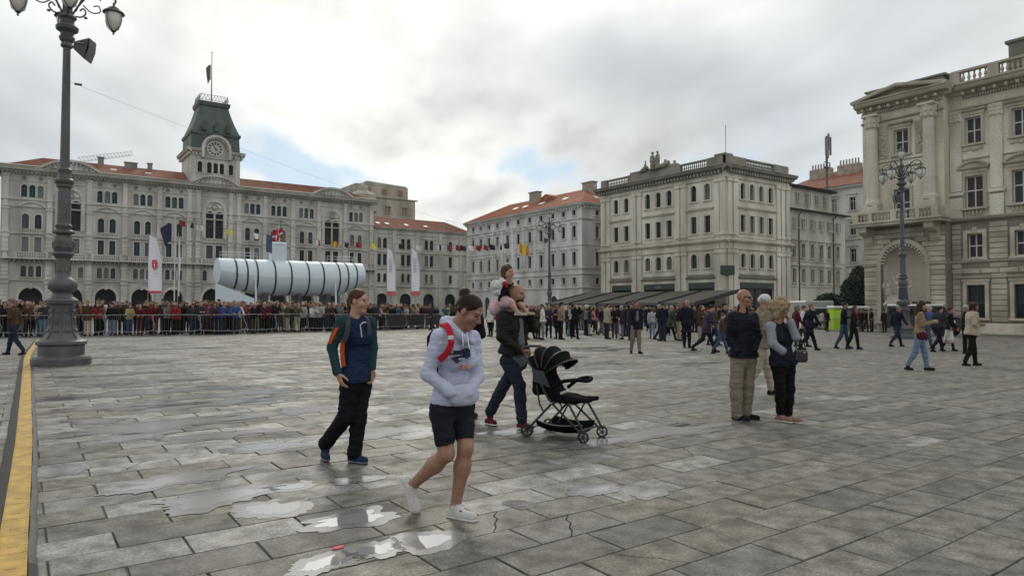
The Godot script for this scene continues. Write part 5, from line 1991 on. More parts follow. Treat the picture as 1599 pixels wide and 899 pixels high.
# a head about its middle, facing +z
func head(style: String, cell: float) -> Dictionary:
	var key := style + str(cell)
	if heads.has(key): return heads[key]
	var I := Basis.IDENTITY
	var b := Body.new(Vector3(-0.2, -0.36, -0.26), Vector3(0.2, 0.24, 0.2), cell)
	var fine := cell < 0.006
	b.cap(Vector3(0, -0.05, -0.015), Vector3(0, -0.2, -0.035), 0.052, 0.06, SKIN, 0.02)
	b.ell(Vector3(0, 0.028, -0.012), Vector3(0.074, 0.088, 0.094), I, SKIN, 0.03)
	b.ell(Vector3(0, -0.045, 0.026), Vector3(0.057, 0.068, 0.062), I, SKIN, 0.04)
	b.cap(Vector3(-0.012, -0.1, 0.062), Vector3(0.012, -0.1, 0.062), 0.018, 0.018, SKIN, 0.03)
	b.cap(Vector3(-0.034, 0.026, 0.07), Vector3(0.034, 0.026, 0.07), 0.014, 0.014, SKIN, 0.015)
	for s in [-1.0, 1.0]:
		b.ell(Vector3(s * 0.038, -0.03, 0.056), Vector3(0.03, 0.028, 0.026), I, SKIN, 0.02)
		b.ell(Vector3(s * 0.031, 0.004, 0.092), Vector3(0.017, 0.012, 0.012), I, SKIN, 0.012, true)
		b.ell(Vector3(s * 0.077, -0.004, -0.004), Vector3(0.011, 0.032, 0.02), Basis(Vector3.UP, s * 0.3), SKIN, 0.006)
	b.cap(Vector3(0, 0.012, 0.084), Vector3(0, -0.026, 0.106), 0.008, 0.0125, SKIN, 0.008)
	for s in [-1.0, 1.0]: b.ell(Vector3(s * 0.012, -0.03, 0.094), Vector3(0.009, 0.008, 0.01), I, SKIN, 0.006)
	b.cap(Vector3(-0.02, -0.062, 0.082), Vector3(0.02, -0.062, 0.082), 0.0065, 0.0065, LIP, 0.004)
	b.cap(Vector3(-0.016, -0.071, 0.082), Vector3(0.016, -0.071, 0.082), 0.007, 0.007, LIP, 0.004)
	if fine:
		for s in [-1.0, 1.0]:
			b.ell(Vector3(s * 0.031, 0.004, 0.079), Vector3(0.0125, 0.0065, 0.009), I, DARK, 0.001)
			b.cap(Vector3(s * 0.018, 0.024, 0.084), Vector3(s * 0.046, 0.026, 0.072), 0.0045, 0.0035, HAIR, 0.002)
	elif cell < 0.013:
		for s in [-1.0, 1.0]: b.cap(Vector3(s * 0.024, 0.006, 0.084), Vector3(s * 0.042, 0.006, 0.076), 0.007, 0.007, DARK, 0.001)
	var amp := 0.003
	if style.contains("short") or style.contains("grey"):
		b.ell(Vector3(0, 0.046, -0.022), Vector3(0.083, 0.082, 0.096), I, HAIR, 0.004)
		b.cap(Vector3(0, -0.01, -0.07), Vector3(0, -0.06, -0.06), 0.045, 0.03, HAIR, 0.02)
		amp = 0.006
	if style.contains("bun") or style.contains("pony") or style.contains("tied"):
		b.ell(Vector3(0, 0.042, -0.02), Vector3(0.081, 0.082, 0.095), I, HAIR, 0.004)
		b.cap(Vector3(0, 0.0, -0.075), Vector3(0, -0.035, -0.07), 0.045, 0.035, HAIR, 0.02)
		for s in [-1.0, 1.0]: b.cap(Vector3(s * 0.068, 0.03, 0.01), Vector3(s * 0.06, -0.01, -0.045), 0.016, 0.02, HAIR, 0.015)
		if style.contains("bun"): b.ell(Vector3(0, 0.09, -0.1), Vector3(0.045, 0.042, 0.042), I, HAIR, 0.012)
		if style.contains("pony"): b.cap(Vector3(0, 0.0, -0.11), Vector3(0.01, -0.16, -0.1), 0.028, 0.016, HAIR, 0.02)
	if style.contains("long"):
		b.ell(Vector3(0, 0.046, -0.024), Vector3(0.087, 0.084, 0.098), I, HAIR, 0.006)
		for s in [-1.0, 1.0]:
			b.cap(Vector3(s * 0.072, 0.03, -0.012), Vector3(s * 0.082, -0.19, -0.02), 0.028, 0.032, HAIR, 0.03)
			b.cap(Vector3(s * 0.04, 0.0, -0.075), Vector3(s * 0.045, -0.24, -0.075), 0.05, 0.04, HAIR, 0.04)
		amp = 0.012
	if style.contains("curly"):
		var r := RandomNumberGenerator.new()
		r.seed = 3
		for k in 46:
			var w := r.randf_range(-2.5, 2.5) + PI
			var y := r.randf_range(-0.35, 1.0)
			var d := Vector3(sin(w) * sqrt(1 - y * y * 0.9), y, cos(w) * sqrt(1 - y * y * 0.9))
			b.ell(Vector3(0, 0.03, -0.02) + d * Vector3(0.098, 0.1, 0.105), Vector3.ONE * r.randf_range(0.028, 0.044), I, HAIR, 0.012)
		for s in [-1.0, 1.0]: b.cap(Vector3(s * 0.085, 0.03, -0.01), Vector3(s * 0.085, -0.09, -0.03), 0.045, 0.04, HAIR, 0.03)
		b.cap(Vector3(0, 0.02, -0.09), Vector3(0, -0.1, -0.075), 0.06, 0.045, HAIR, 0.03)
		amp = 0.022
	if style.contains("bob"):
		b.ell(Vector3(0, 0.046, -0.024), Vector3(0.09, 0.086, 0.1), I, HAIR, 0.006)
		for s in [-1.0, 1.0]: b.cap(Vector3(s * 0.076, 0.02, -0.015), Vector3(s * 0.078, -0.08, -0.01), 0.03, 0.032, HAIR, 0.03)
		b.cap(Vector3(0, 0.0, -0.085), Vector3(0, -0.08, -0.075), 0.055, 0.045, HAIR, 0.03)
		amp = 0.009
	if style.contains("beard"):
		b.ell(Vector3(0, -0.066, 0.032), Vector3(0.058, 0.056, 0.06), I, HAIR, 0.004)
		b.cap(Vector3(-0.022, -0.052, 0.084), Vector3(0.022, -0.052, 0.084), 0.0065, 0.0065, HAIR, 0.004)
	if style.contains("cap"):
		b.ell(Vector3(0, 0.066, -0.012), Vector3(0.086, 0.066, 0.1), I, ACC, 0.002)
		b.cap(Vector3(-0.03, 0.052, 0.1), Vector3(0.03, 0.052, 0.1), 0.05, 0.05, ACC, 0.01, Vector3(0, 1, 0), 6.0)
	if style.contains("beret"):
		b.ell(Vector3(0.01, 0.085, -0.02), Vector3(0.105, 0.05, 0.115), Basis(Vector3.BACK, 0.15), ACC, 0.004)
		b.ell(Vector3(0, 0.05, -0.015), Vector3(0.085, 0.05, 0.1), I, ACC, 0.01)
	if style.contains("beanie"):
		b.ell(Vector3(0, 0.055, -0.015), Vector3(0.086, 0.085, 0.1), I, ACC, 0.003)
		b.cap(Vector3(0, 0.03, -0.09), Vector3(0, 0.03, -0.05), 0.05, 0.07, ACC, 0.02)
	if style.contains("hood"):
		b.ell(Vector3(0, 0.03, -0.045), Vector3(0.115, 0.12, 0.115), I, TOP, 0.01)
		b.cap(Vector3(0, -0.08, -0.05), Vector3(0, -0.17, -0.03), 0.1, 0.12, TOP, 0.04)
	if style.contains("shades"):
		for s in [-1.0, 1.0]:
			b.ell(Vector3(s * 0.034, 0.006, 0.087), Vector3(0.029, 0.02, 0.01), Basis(Vector3.UP, s * 0.25), DARK, 0.001)
			b.cap(Vector3(s * 0.062, 0.014, 0.075), Vector3(s * 0.08, 0.012, -0.01), 0.005, 0.005, DARK, 0.001)
		b.cap(Vector3(-0.015, 0.012, 0.096), Vector3(0.015, 0.012, 0.096), 0.005, 0.005, DARK, 0.001)
	b.rough(hairn, [0, amp, 0.0, 0, 0, 0.0, 0, 0, 0], Vector3(14, 7, 14))
	if amp > 0.004 and fine: b.rough(hairn, [0, amp * 0.5, 0.0, 0, 0, 0.0, 0, 0, 0], Vector3(45, 14, 45))
	var out := {}
	b.into(out)
	heads[key] = out
	return out

# a left hand: wrist at the origin, fingers towards -y, palm towards +z, thumb on +x
func hand(style: String, cell: float) -> Dictionary:
	var key := "hand" + style + str(cell)
	if heads.has(key): return heads[key]
	var b := Body.new(Vector3(-0.09, -0.25, -0.07), Vector3(0.11, 0.05, 0.12), cell)
	var q := Vector3(0, 0, 1)
	b.cap(Vector3(0, 0.03, 0), Vector3(0, -0.02, 0), 0.028, 0.03, SKIN, 0.01, q, 1.35)
	b.cap(Vector3(0.012, -0.03, 0.002), Vector3(0.016, -0.085, 0.002), 0.03, 0.026, SKIN, 0.015, q, 1.9)
	b.cap(Vector3(-0.014, -0.035, 0.002), Vector3(-0.02, -0.08, 0.002), 0.028, 0.022, SKIN, 0.015, q, 1.9)
	var curl := {"relaxed": [0.25, 0.4, 0.35], "grip": [1.0, 1.2, 0.7], "flat": [0.05, 0.12, 0.1]}[style] as Array
	var ln := [[0.038, 0.024, 0.02], [0.043, 0.027, 0.022], [0.04, 0.025, 0.021], [0.031, 0.019, 0.018]]
	for i in 4:
		var x := 0.03 - i * 0.0195
		var p := Vector3(x, -0.088 + absf(i - 1.2) * 0.004, 0.0)
		var w := 0.0
		var side := (x - 0.0) * 0.9
		for k in 3:
			w += curl[k] * (0.85 + 0.12 * i)
			var e: Vector3 = p + Vector3(side * 0.25, -cos(w), sin(w)).normalized() * ln[i][k]
			b.cap(p, e, 0.0092 - k * 0.0007 - (0.001 if i == 3 else 0.0), 0.0086 - k * 0.0008, SKIN, 0.003)
			p = e
	var t := Vector3(0.03, -0.028, 0.008)
	for k in 3:
		var e: Vector3 = t + [Vector3(0.024, -0.02, 0.012), Vector3(0.014, -0.028, 0.012), Vector3(0.004, -0.024, 0.01)][k]
		if style == "grip": e = t + [Vector3(0.016, -0.02, 0.02), Vector3(-0.002, -0.022, 0.022), Vector3(-0.016, -0.014, 0.014)][k]
		b.cap(t, e, 0.0135 - k * 0.002, 0.012 - k * 0.002, SKIN, 0.006)
		t = e
	var out := {}
	b.into(out)
	heads[key] = out
	return out

# turn that points -y along «dir» with +z as near «face» as it goes
func aim(dir: Vector3, face: Vector3) -> Basis:
	var y := -dir.normalized()
	var z := (face - y * face.dot(y)).normalized()
	return Basis(y.cross(z), y, z)

# J: joints; o: build and clothes. Left is the figure's own left.
func figure(J: Dictionary, o: Dictionary, cell: float) -> Dictionary:
	var lo := Vector3.ONE * 9
	var hi := Vector3.ONE * -9
	for k in J:
		if J[k] is Vector3 and not k in ["face", "look"]:
			lo = lo.min(J[k])
			hi = hi.max(J[k])
	lo -= Vector3(0.3, 0.12, 0.3)
	hi += Vector3(0.3, 0.1, 0.3)
	var b := Body.new(lo, hi, cell)
	var g: float = o.get("girth", 1.0)
	var hl: Vector3 = J.hl
	var hr: Vector3 = J.hr
	var sl: Vector3 = J.sl
	var sr: Vector3 = J.sr
	var pel := (hl + hr) / 2
	var sho := (sl + sr) / 2
	var up := (sho - pel).normalized()
	var acr := (sl - sr).normalized()
	var fw := acr.cross(up).normalized()
	var hac := (hl - hr).normalized()
	var fem: bool = o.get("fem", false)
	var loose: float = o.get("loose", 1.0)
	# trousers or bare legs
	var leg: int = LOW
	var bare: bool = o.get("bare", false)
	for s in ["l", "r"]:
		var h: Vector3 = J["h" + s]
		var k: Vector3 = J["k" + s]
		var a: Vector3 = J["a" + s]
		var t: Vector3 = J["t" + s]
		if bare:
			b.cap(h.lerp(k, 0.3), k, 0.076 * g, 0.058, SKIN, 0.03)
			b.cap(k.lerp(a, 0.0), k.lerp(a, 0.35), 0.052, 0.06, SKIN, 0.03)
			b.cap(k.lerp(a, 0.3), a, 0.059, 0.036, SKIN, 0.03)
			var hem: float = o.get("hem", 0.62)
			b.cap(h.lerp(k, 0.1), h.lerp(k, hem), 0.097 * g, 0.083 * g * loose, LOW, 0.012)
		else:
			b.cap(h, k, 0.094 * g, 0.068 * loose, LOW, 0.03)
			b.cap(k, k.lerp(a, 0.35), 0.068 * loose, 0.066 * loose, LOW, 0.03)
			b.cap(k.lerp(a, 0.3), a.lerp(k, o.get("ankle", 0.06)), 0.065 * loose, 0.055 * loose * o.get("flare", 1.0), LOW, 0.03)
			if o.get("ankle", 0.06) > 0.1: b.cap(a.lerp(k, 0.3), a, 0.034, 0.032, SKIN, 0.01)
		# shoe: heel, instep, toe and sole
		var f := (t - a)
		f -= Vector3.UP * f.y * (0.0 if absf(f.y) > 0.16 else 1.0)
		var fd := f.normalized()
		var dn := Vector3.DOWN
		if absf(t.y - a.y) > 0.16: dn = (Vector3.DOWN - fd * Vector3.DOWN.dot(fd)).normalized()
		if absf(t.y - a.y) > 0.16 and dn.length() < 0.2: dn = Vector3.DOWN
		var heel := a + dn * 0.035 - fd * 0.035
		var ball := t + dn * 0.0
		if absf(t.y - a.y) <= 0.16:
			heel.y = t.y + 0.006
		b.cap(a + fd * 0.01, heel.lerp(ball, 0.45), 0.042, 0.036, SHOE, 0.02)
		b.cap(heel, ball, 0.041, 0.036, SHOE, 0.02, fd.cross(dn).normalized(), 1.08)
		b.cap(heel + dn * 0.03, ball + dn * 0.026, 0.041, 0.038, SOLE, 0.002, dn, 2.8)
		if o.get("boot", false): b.cap(a, a.lerp(k, 0.5), 0.05, 0.058, SHOE, 0.01)
	b.cap(hl + hac * -0.015, hr + hac * 0.015, 0.104 * g, 0.104 * g, LOW, 0.04, fw, 1.1)
	b.cap(pel + up * 0.1 + hac * 0.045, pel + up * 0.1 - hac * 0.045, 0.088 * g, 0.088 * g, LOW, 0.05, fw, 1.15)
	if o.has("skirt"):
		var n: float = o.skirt
		b.cap(pel, pel + Vector3.DOWN * n, 0.135, 0.2, LOW, 0.02, fw, 1.2)
	# top
	var main_ := b
	b = Body.new(lo, hi, cell)
	var jk: float = o.get("bulk", 1.0)
	var hemd: float = o.get("coat", 0.06)
	b.cap(sl - acr * 0.035 - up * 0.03, sr + acr * 0.035 - up * 0.03, 0.075 * jk, 0.075 * jk, TOP, 0.02, fw, 1.05)
	var w1 := 0.062 if fem else 0.085
	b.cap(sho - up * 0.14 + acr * w1, sho - up * 0.14 - acr * w1, 0.118 * g * jk, 0.118 * g * jk, TOP, 0.09, fw, 1.12)
	var wst := pel.lerp(sho, 0.42)
	b.cap(wst + acr * 0.045, wst - acr * 0.045, 0.112 * g * jk, 0.112 * g * jk, TOP, 0.09, fw, 1.15)
	var hy := 0.08 - hemd
	var hr_ := (0.116 + maxf(hemd, 0.0) * 0.10) * g * jk
	b.cap(pel + up * hy + hac * 0.08, pel + up * hy - hac * 0.08, hr_, hr_, TOP, 0.07, fw, 1.08)
	if hemd < 0.2: b.cap(pel + up * (hy - 0.06) + hac * 0.08, pel + up * (hy - 0.06) - hac * 0.08, hr_, hr_, TOP, 0.05, fw, 1.08)
	else: b.cap(pel + up * (hy - 0.08) + hac * 0.07, pel + up * (hy - 0.08) - hac * 0.07, hr_ + 0.01, hr_ + 0.01, TOP, 0.07, fw, 1.12)
	b.cap(pel + up * 0.1 + hac * 0.07, pel + up * 0.1 - hac * 0.07, 0.117 * g * jk, 0.117 * g * jk, TOP, 0.06, fw, 1.1)
	if hemd > 0.08: b.cap(pel + hac * 0.092, pel - hac * 0.092, 0.121 * g * jk, 0.121 * g * jk, TOP, 0.05, fw, 1.06)
	if hemd > 0.2: b.cap(pel + hac * 0.07, pel - hac * 0.07, 0.135 * g * jk, 0.135 * g * jk, TOP, 0.07, fw, 1.12)
	if fem:
		for s in [-1.0, 1.0]: b.ell(sho - up * 0.17 + acr * s * 0.07 + fw * 0.085, Vector3(0.062, 0.062, 0.05), Basis(acr, up, fw), TOP, 0.05)
	if o.get("belly", 0.0) > 0.0: b.ell(wst + fw * 0.06, Vector3(0.13, 0.13, o.belly), Basis(acr, up, fw), TOP, 0.07)
	if o.get("pouch", false):
		b.cap(pel + up * 0.12 + fw * 0.13 + acr * 0.07, pel + up * 0.12 + fw * 0.13 - acr * 0.07, 0.075, 0.075, TOP, 0.03, fw, 2.2)
	b.trim_into(main_, pel + up * hy, (up + (fw * 0.12 if hemd < 0.2 else Vector3.ZERO)).normalized())
	b = main_
	for s in ["l", "r"]:
		var sh: Vector3 = J["s" + s]
		var e: Vector3 = J["e" + s]
		var w: Vector3 = J["w" + s]
		var sk: float = o.get("sleeve", 1.0)
		var reg: int = o.get("arm_region", TOP)
		b.cap(sh, e, 0.066 * jk, 0.05 * jk * sk, reg, 0.035)
		b.cap(e, w, 0.05 * jk * sk, 0.04 * jk * sk, reg, 0.02)
		b.cap(w.lerp(e, 0.12), w.lerp(e, 0.02), 0.043 * jk * sk, 0.043 * jk * sk, reg, 0.01)
		if not o.get("pocket_" + s, false):
			b.cap(w, w + (w - e).normalized() * 0.03, 0.03, 0.027, SKIN, 0.002)
	# collar and neck
	var neck: Vector3 = J.neck
	b.cap(sho - up * 0.01, neck, 0.075, 0.062, TOP, 0.05)
	if o.get("collar", 0.0) > 0.0: b.cap(neck - up * 0.01, neck + up * o.collar, 0.074, 0.072, TOP, 0.01)
	b.cap(neck - up * 0.02, (J.head as Vector3) - up * 0.05, 0.054, 0.052, SKIN, 0.012)
	if o.has("shirt"): b.cap(sho + fw * 0.1 - up * 0.05, wst + fw * 0.118, 0.036, 0.05, ACC, 0.002)
	if o.has("under"):   # shirt showing under the jacket
		b.cap(pel + up * 0.02 + hac * 0.06, pel + up * 0.02 - hac * 0.06, 0.122 * g, 0.122 * g, ACC, 0.003, fw, 1.1)
	if o.get("hood", false):
		var bk := neck - fw * 0.075 + up * 0.035
		b.cap(bk + acr * 0.04, bk - acr * 0.04, 0.062, 0.062, TOP, 0.02)
		b.cap(bk - up * 0.07 + acr * 0.05, bk - up * 0.07 - acr * 0.05, 0.05, 0.05, TOP, 0.03)
		for s in [-1.0, 1.0]:
			b.cap(bk + acr * s * 0.04, neck + acr * s * 0.085 + up * 0.015, 0.055, 0.042, TOP, 0.015)
			b.cap(neck + acr * s * 0.085 + up * 0.015, neck + acr * s * 0.03 + fw * 0.12 - up * 0.08, 0.04, 0.03, TOP, 0.012)
	if o.has("bag"):   # a bag at one hip
		var s: float = o.bag
		b.ell(pel + hac * s * 0.19 + fw * 0.08 - up * 0.02, Vector3(0.06, 0.1, 0.13), Basis(acr, up, fw), ACC, 0.004)
	if o.has("pack"):
		b.ell(sho - up * 0.22 - fw * 0.19, Vector3(0.15, 0.22, 0.09), Basis(acr, up, fw), ACC, 0.004)
	if o.has("scarf"):
		b.cap(neck - up * 0.02 + fw * 0.03, neck + up * 0.03 + fw * 0.01, 0.08, 0.075, ACC, 0.01)
		b.cap(sho + fw * 0.1 + acr * 0.03, sho - up * 0.26 + fw * 0.135 + acr * 0.04, 0.035, 0.03, ACC, 0.005)
	var amp: float = o.get("crease", 0.010)
	b.rough(foldn, [0.0, 0.0, amp, amp * 1.1, 0.0, 0.003, 0, 0, 0], Vector3(4.5, 14.0, 4.5))
	if o.has("quilt"):   # stitched bands of a padded coat
		var lim := cell * 2.5
		for kk in b.nz:
			for jj in b.ny:
				var at := (kk * b.ny + jj) * b.nx
				var y := b.org.y + jj * cell
				for ii in b.nx:
					if b.R[at] == TOP and absf(b.F[at]) < lim: b.F[at] += 0.0035 * (1.0 - sqrt(absf(sin((y + 0.02 * foldn.get_noise_2d(b.org.x + ii * cell * 3.0, kk * cell * 3.0)) * PI / o.quilt))))
					at += 1
	var out := {}
	b.into(out)
	# head and hands, each from a finer mesh of its own
	var hb := Basis.looking_at(-(J.look as Vector3), J.get("crown", Vector3.UP))
	var hs: float = o.get("head_scale", 1.0)
	merge(out, head(o.get("hair", "short"), o.get("head_cell", 0.01)), Transform3D(hb.scaled_local(Vector3.ONE * hs), J.head))
	for s in ["l", "r"]:
		if o.get("pocket_" + s, false): continue
		var e: Vector3 = J["e" + s]
		var w: Vector3 = J["w" + s]
		var d: Vector3 = J.get("hd" + s, w - e)
		var fc: Vector3 = J.get("hf" + s, (fw * 0.3 + (acr * (-1.0 if s == "l" else 1.0))))
		var hm := aim(d, fc)
		if s == "r": hm = hm * Basis.from_scale(Vector3(-1, 1, 1))
		merge(out, hand(o.get("grip_" + s, "relaxed"), o.get("hand_cell", 0.008)), Transform3D(hm.scaled_local(Vector3.ONE * hs * 0.98), w + d.normalized() * 0.012))
	return out

func skin_mat(tone := 0) -> StandardMaterial3D:
	var k := "skin%d" % tone
	if not M.has(k):
		var m := flat([lin(0.40, 0.225, 0.16), lin(0.33, 0.18, 0.125), lin(0.46, 0.27, 0.20)][tone], 0.5)
		m.subsurf_scatter_enabled = true
		m.subsurf_scatter_strength = 0.06
		m.albedo_texture = noise_tex("blush", 0.02, Color(0.86, 0.82, 0.80), Color(1, 1, 1))
		m.uv1_triplanar = true
		m.uv1_scale = Vector3.ONE * 3.0
		M[k] = m
	return M[k]

func dress(parts: Dictionary, c: Dictionary) -> ArrayMesh:
	var m := ArrayMesh.new()
	var keys := parts.keys()
	keys.sort()
	for r in keys:
		var g: G = parts[r]
		g.mesh(null, m)
		m.surface_set_material(m.get_surface_count() - 1, paint(r, c))
	return m

func paint(r: int, c: Dictionary) -> Material:
	match r:
		SKIN: return skin_mat(c.get("tone", 0))
		LIP: return flat_once("lip", lin(0.30, 0.11, 0.09), 0.45)
		DARK: return flat_once("eye", lin(0.012, 0.010, 0.009), 0.2)
		HAIR: return hair_mat(c.get("hair", lin(0.03, 0.02, 0.014)))
		TOP: return cloth(c.get("top", lin(0.02, 0.02, 0.022)), c.get("gloss", 0.85))
		LOW: return cloth(c.get("low", lin(0.02, 0.022, 0.03)))
		SHOE: return cloth(c.get("shoe", lin(0.015, 0.015, 0.015)), 0.6)
		SOLE: return flat_once("sole" + c.get("sole", Color(0.1, 0.1, 0.1)).to_html(), c.get("sole", Color(0.1, 0.1, 0.1)), 0.6)
	return cloth(c.get("acc", lin(0.2, 0.2, 0.2)))

func hair_mat(c: Color) -> StandardMaterial3D:
	var k := "hair" + c.to_html()
	if not M.has(k):
		var m := flat(c, 0.5)
		m.albedo_texture = noise_tex("strands", 0.02, Color(0.5, 0.48, 0.46), Color(1, 1, 1), 5)
		m.normal_enabled = true
		m.normal_texture = bump_tex("strand bump", 0.03, 8.0, 4)
		m.normal_scale = 0.9
		m.metallic_specular = 0.28
		m.uv1_triplanar = true
		m.uv1_scale = Vector3(9, 1.6, 9)
		M[k] = m
	return M[k]

func flat_once(k: String, c: Color, rough: float) -> StandardMaterial3D:
	if not M.has(k): M[k] = flat(c, rough)
	return M[k]

# fold of drapery and figures for carved groups
func statue_shape() -> ArrayMesh:
	var b := Body.new(Vector3(-1.4, 0, -0.9), Vector3(1.4, 3.3, 0.9), 0.05)
	var I := Basis.IDENTITY
	b.ell(Vector3(0, 0.75, 0), Vector3(1.0, 0.55, 0.6), I, 0, 0.1)
	for s in [-1.0, 1.0]:
		b.cap(Vector3(s * 0.5, 0.9, 0.2), Vector3(s * 0.62, 1.6, 0.1), 0.22, 0.26, 0, 0.1)
		b.ell(Vector3(s * 0.66, 2.02, 0.14), Vector3(0.15, 0.19, 0.16), I, 0, 0.06)
		b.cap(Vector3(s * 0.62, 1.75, 0.1), Vector3(s * 1.05, 1.95, 0.2), 0.11, 0.07, 0, 0.05)
		b.cap(Vector3(s * 1.05, 1.95, 0.2), Vector3(s * 0.98, 2.3, 0.15), 0.08, 0.06, 0, 0.04)
		b.cap(Vector3(s * 0.3, 0.8, 0.4), Vector3(s * 0.9, 0.75, 0.5), 0.17, 0.08, 0, 0.06)
	b.cap(Vector3(0.05, 1.2, -0.1), Vector3(0.0, 2.1, -0.05), 0.25, 0.24, 0, 0.1)
	b.ell(Vector3(-0.02, 2.55, 0.02), Vector3(0.16, 0.2, 0.17), I, 0, 0.05)
	b.cap(Vector3(0.1, 2.2, 0), Vector3(0.75, 2.35, 0.2), 0.1, 0.06, 0, 0.05)
	b.cap(Vector3(-0.1, 2.2, 0), Vector3(-0.4, 2.75, 0.15), 0.1, 0.06, 0, 0.05)
	b.rough(foldn, [0.08, 0, 0, 0, 0, 0, 0, 0, 0], Vector3(3, 3, 3))
	var out := {}
	b.into(out)
	return (out[0] as G).mesh()

# ---------------------------------------------------------------- people
# joints of a figure that faces +z, made from a stride and what the arms do
func pose(o: Dictionary) -> Dictionary:
	var s: float = o.get("stride", 0.0)
	var side: float = o.get("lead", 1.0)      # 1: left leg leads
	var J := {}
	var w: float = o.get("wide", 0.095)
	var legs := {}
	var low := 9.0
	for q in ["l", "r"]:
		var sg := 1.0 if q == "l" else -1.0
		var front := sg * side > 0
		var a := (0.46 * s if front else -0.36 * s)
		var bend := (0.10 if front else 0.62 * s) if s > 0.0 else 0.02
		var h := Vector3(sg * w, 0, 0)
		var k := h + Vector3(sg * 0.005, -cos(a), sin(a)) * 0.43
		var an := k + Vector3(sg * 0.005, -cos(a - bend), sin(a - bend)) * 0.40
		legs[q] = [h, k, an, front]
		var foot := an.y - (0.085 if front or s < 0.3 else 0.085 + 0.05 * s)
		low = minf(low, foot)
	for q in ["l", "r"]:
		var L = legs[q]
		var lift := Vector3(0, -low, 0)
		J["h" + q] = L[0] + lift
		J["k" + q] = L[1] + lift
		J["a" + q] = L[2] + lift
		var tp: Vector3 = L[2] + lift
		var out := (0.035 if q == "l" else -0.035)
		if L[3] or s < 0.3: J["t" + q] = tp + Vector3(out, -0.05, 0.14)
		else: J["t" + q] = Vector3(tp.x + out, maxf(0.03, tp.y - 0.12), tp.z + 0.105)
	var pel: Vector3 = (J.hl + J.hr) / 2
	var lean: float = o.get("lean", 0.03 + 0.04 * s)
	var sw: float = o.get("shoulder", 0.175)
	var up := Vector3(0, cos(lean), sin(lean))
	var sho := pel + up * 0.52
	var tw := 0.06 * s * side
	J.sl = sho + Vector3(sw, 0, -tw)
	J.sr = sho + Vector3(-sw, 0, tw)
	J.neck = sho + up * 0.07
	J.head = sho + up * 0.215 + Vector3(0, 0, 0.035 + lean * 0.1)
	J.look = Vector3(o.get("turn", 0.0), -o.get("nod", 0.05), 1).normalized()
	var arms: String = o.get("arms", "swing")
	for q in ["l", "r"]:
		var sg := 1.0 if q == "l" else -1.0
		var S: Vector3 = J["s" + q]
		var kind := arms
		if arms.contains("/"): kind = arms.split("/")[0 if q == "l" else 1]
		match kind:
			"swing":
				var a := -0.42 * s * sg * side
				J["e" + q] = S + Vector3(sg * 0.05, -0.28 * cos(a), 0.28 * sin(a))
				J["w" + q] = J["e" + q] + Vector3(sg * 0.0, -0.235 * cos(a + 0.3), 0.235 * sin(a + 0.3))
			"pocket":
				J["e" + q] = S + Vector3(sg * 0.09, -0.26, -0.06)
				J["w" + q] = pel + Vector3(sg * 0.15, 0.05, 0.09)
			"phone":
				J["e" + q] = S + Vector3(sg * 0.03, -0.27, 0.03)
				J["w" + q] = S + Vector3(-sg * 0.04, -0.2, 0.26)
			"up":
				J["e" + q] = S + Vector3(sg * 0.1, -0.1, 0.22)
				J["w" + q] = S + Vector3(-sg * 0.07, 0.12, 0.30)
			"rail":
				J["e" + q] = S + Vector3(sg * 0.07, -0.24, 0.12)
				J["w" + q] = S + Vector3(-sg * 0.02, -0.34, 0.33)
			"fold":
				J["e" + q] = S + Vector3(sg * 0.06, -0.26, 0.05)
				J["w" + q] = S + Vector3(-sg * 0.16, -0.24, 0.2)
			"carry":
				J["e" + q] = S + Vector3(sg * 0.06, -0.27, -0.02)
				J["w" + q] = J["e" + q] + Vector3(-sg * 0.06, -0.02, 0.23)
			_:
				J["e" + q] = S + Vector3(sg * 0.06, -0.28, -0.04)
				J["w" + q] = S + Vector3(-sg * 0.05, -0.46, -0.13)
	return J

var library := {}
# a body shared by all who have the same build, pose and hair
func stock(key: String, o: Dictionary, cell: float) -> Dictionary:
	if not library.has(key):
		var q := o.duplicate()
		q.head_cell = cell * 0.62
		q.hand_cell = minf(0.010, cell * 0.5)
		for s in ["l", "r"]:
			var a: String = o.get("arms", "swing")
			if a.contains("/"): a = a.split("/")[0 if s == "l" else 1]
			if a == "pocket": q["pocket_" + s] = true
			q["grip_" + s] = "grip" if a in ["phone", "up", "rail"] else "relaxed"
		var parts := figure(pose(o), q, cell)
		var m := ArrayMesh.new()
		var keys := parts.keys()
		keys.sort()
		for r in keys: (parts[r] as G).mesh(null, m)
		library[key] = {"mesh": m, "keys": keys}
	return library[key]

func put_person(st: Dictionary, at: Vector3, turn: float, size: float, c: Dictionary, label: String, group := "") -> MeshInstance3D:
	var o := MeshInstance3D.new()
	o.mesh = st.mesh
	o.name = numbered("person")
	add_child(o)
	o.position = at
	o.rotation.y = turn
	o.scale = Vector3(size * c.get("fat", 1.0), size, size * c.get("fat", 1.0))
	for i in st.keys.size(): o.set_surface_override_material(i, paint(st.keys[i], c))
	tag(o, label, "person", group)
	return o

const YAW := 0.6196
# heading as seen: 0 comes towards the camera, 90 walks to the right, 180 away
func heading(deg: float) -> float:
	return deg_to_rad(deg) - YAW

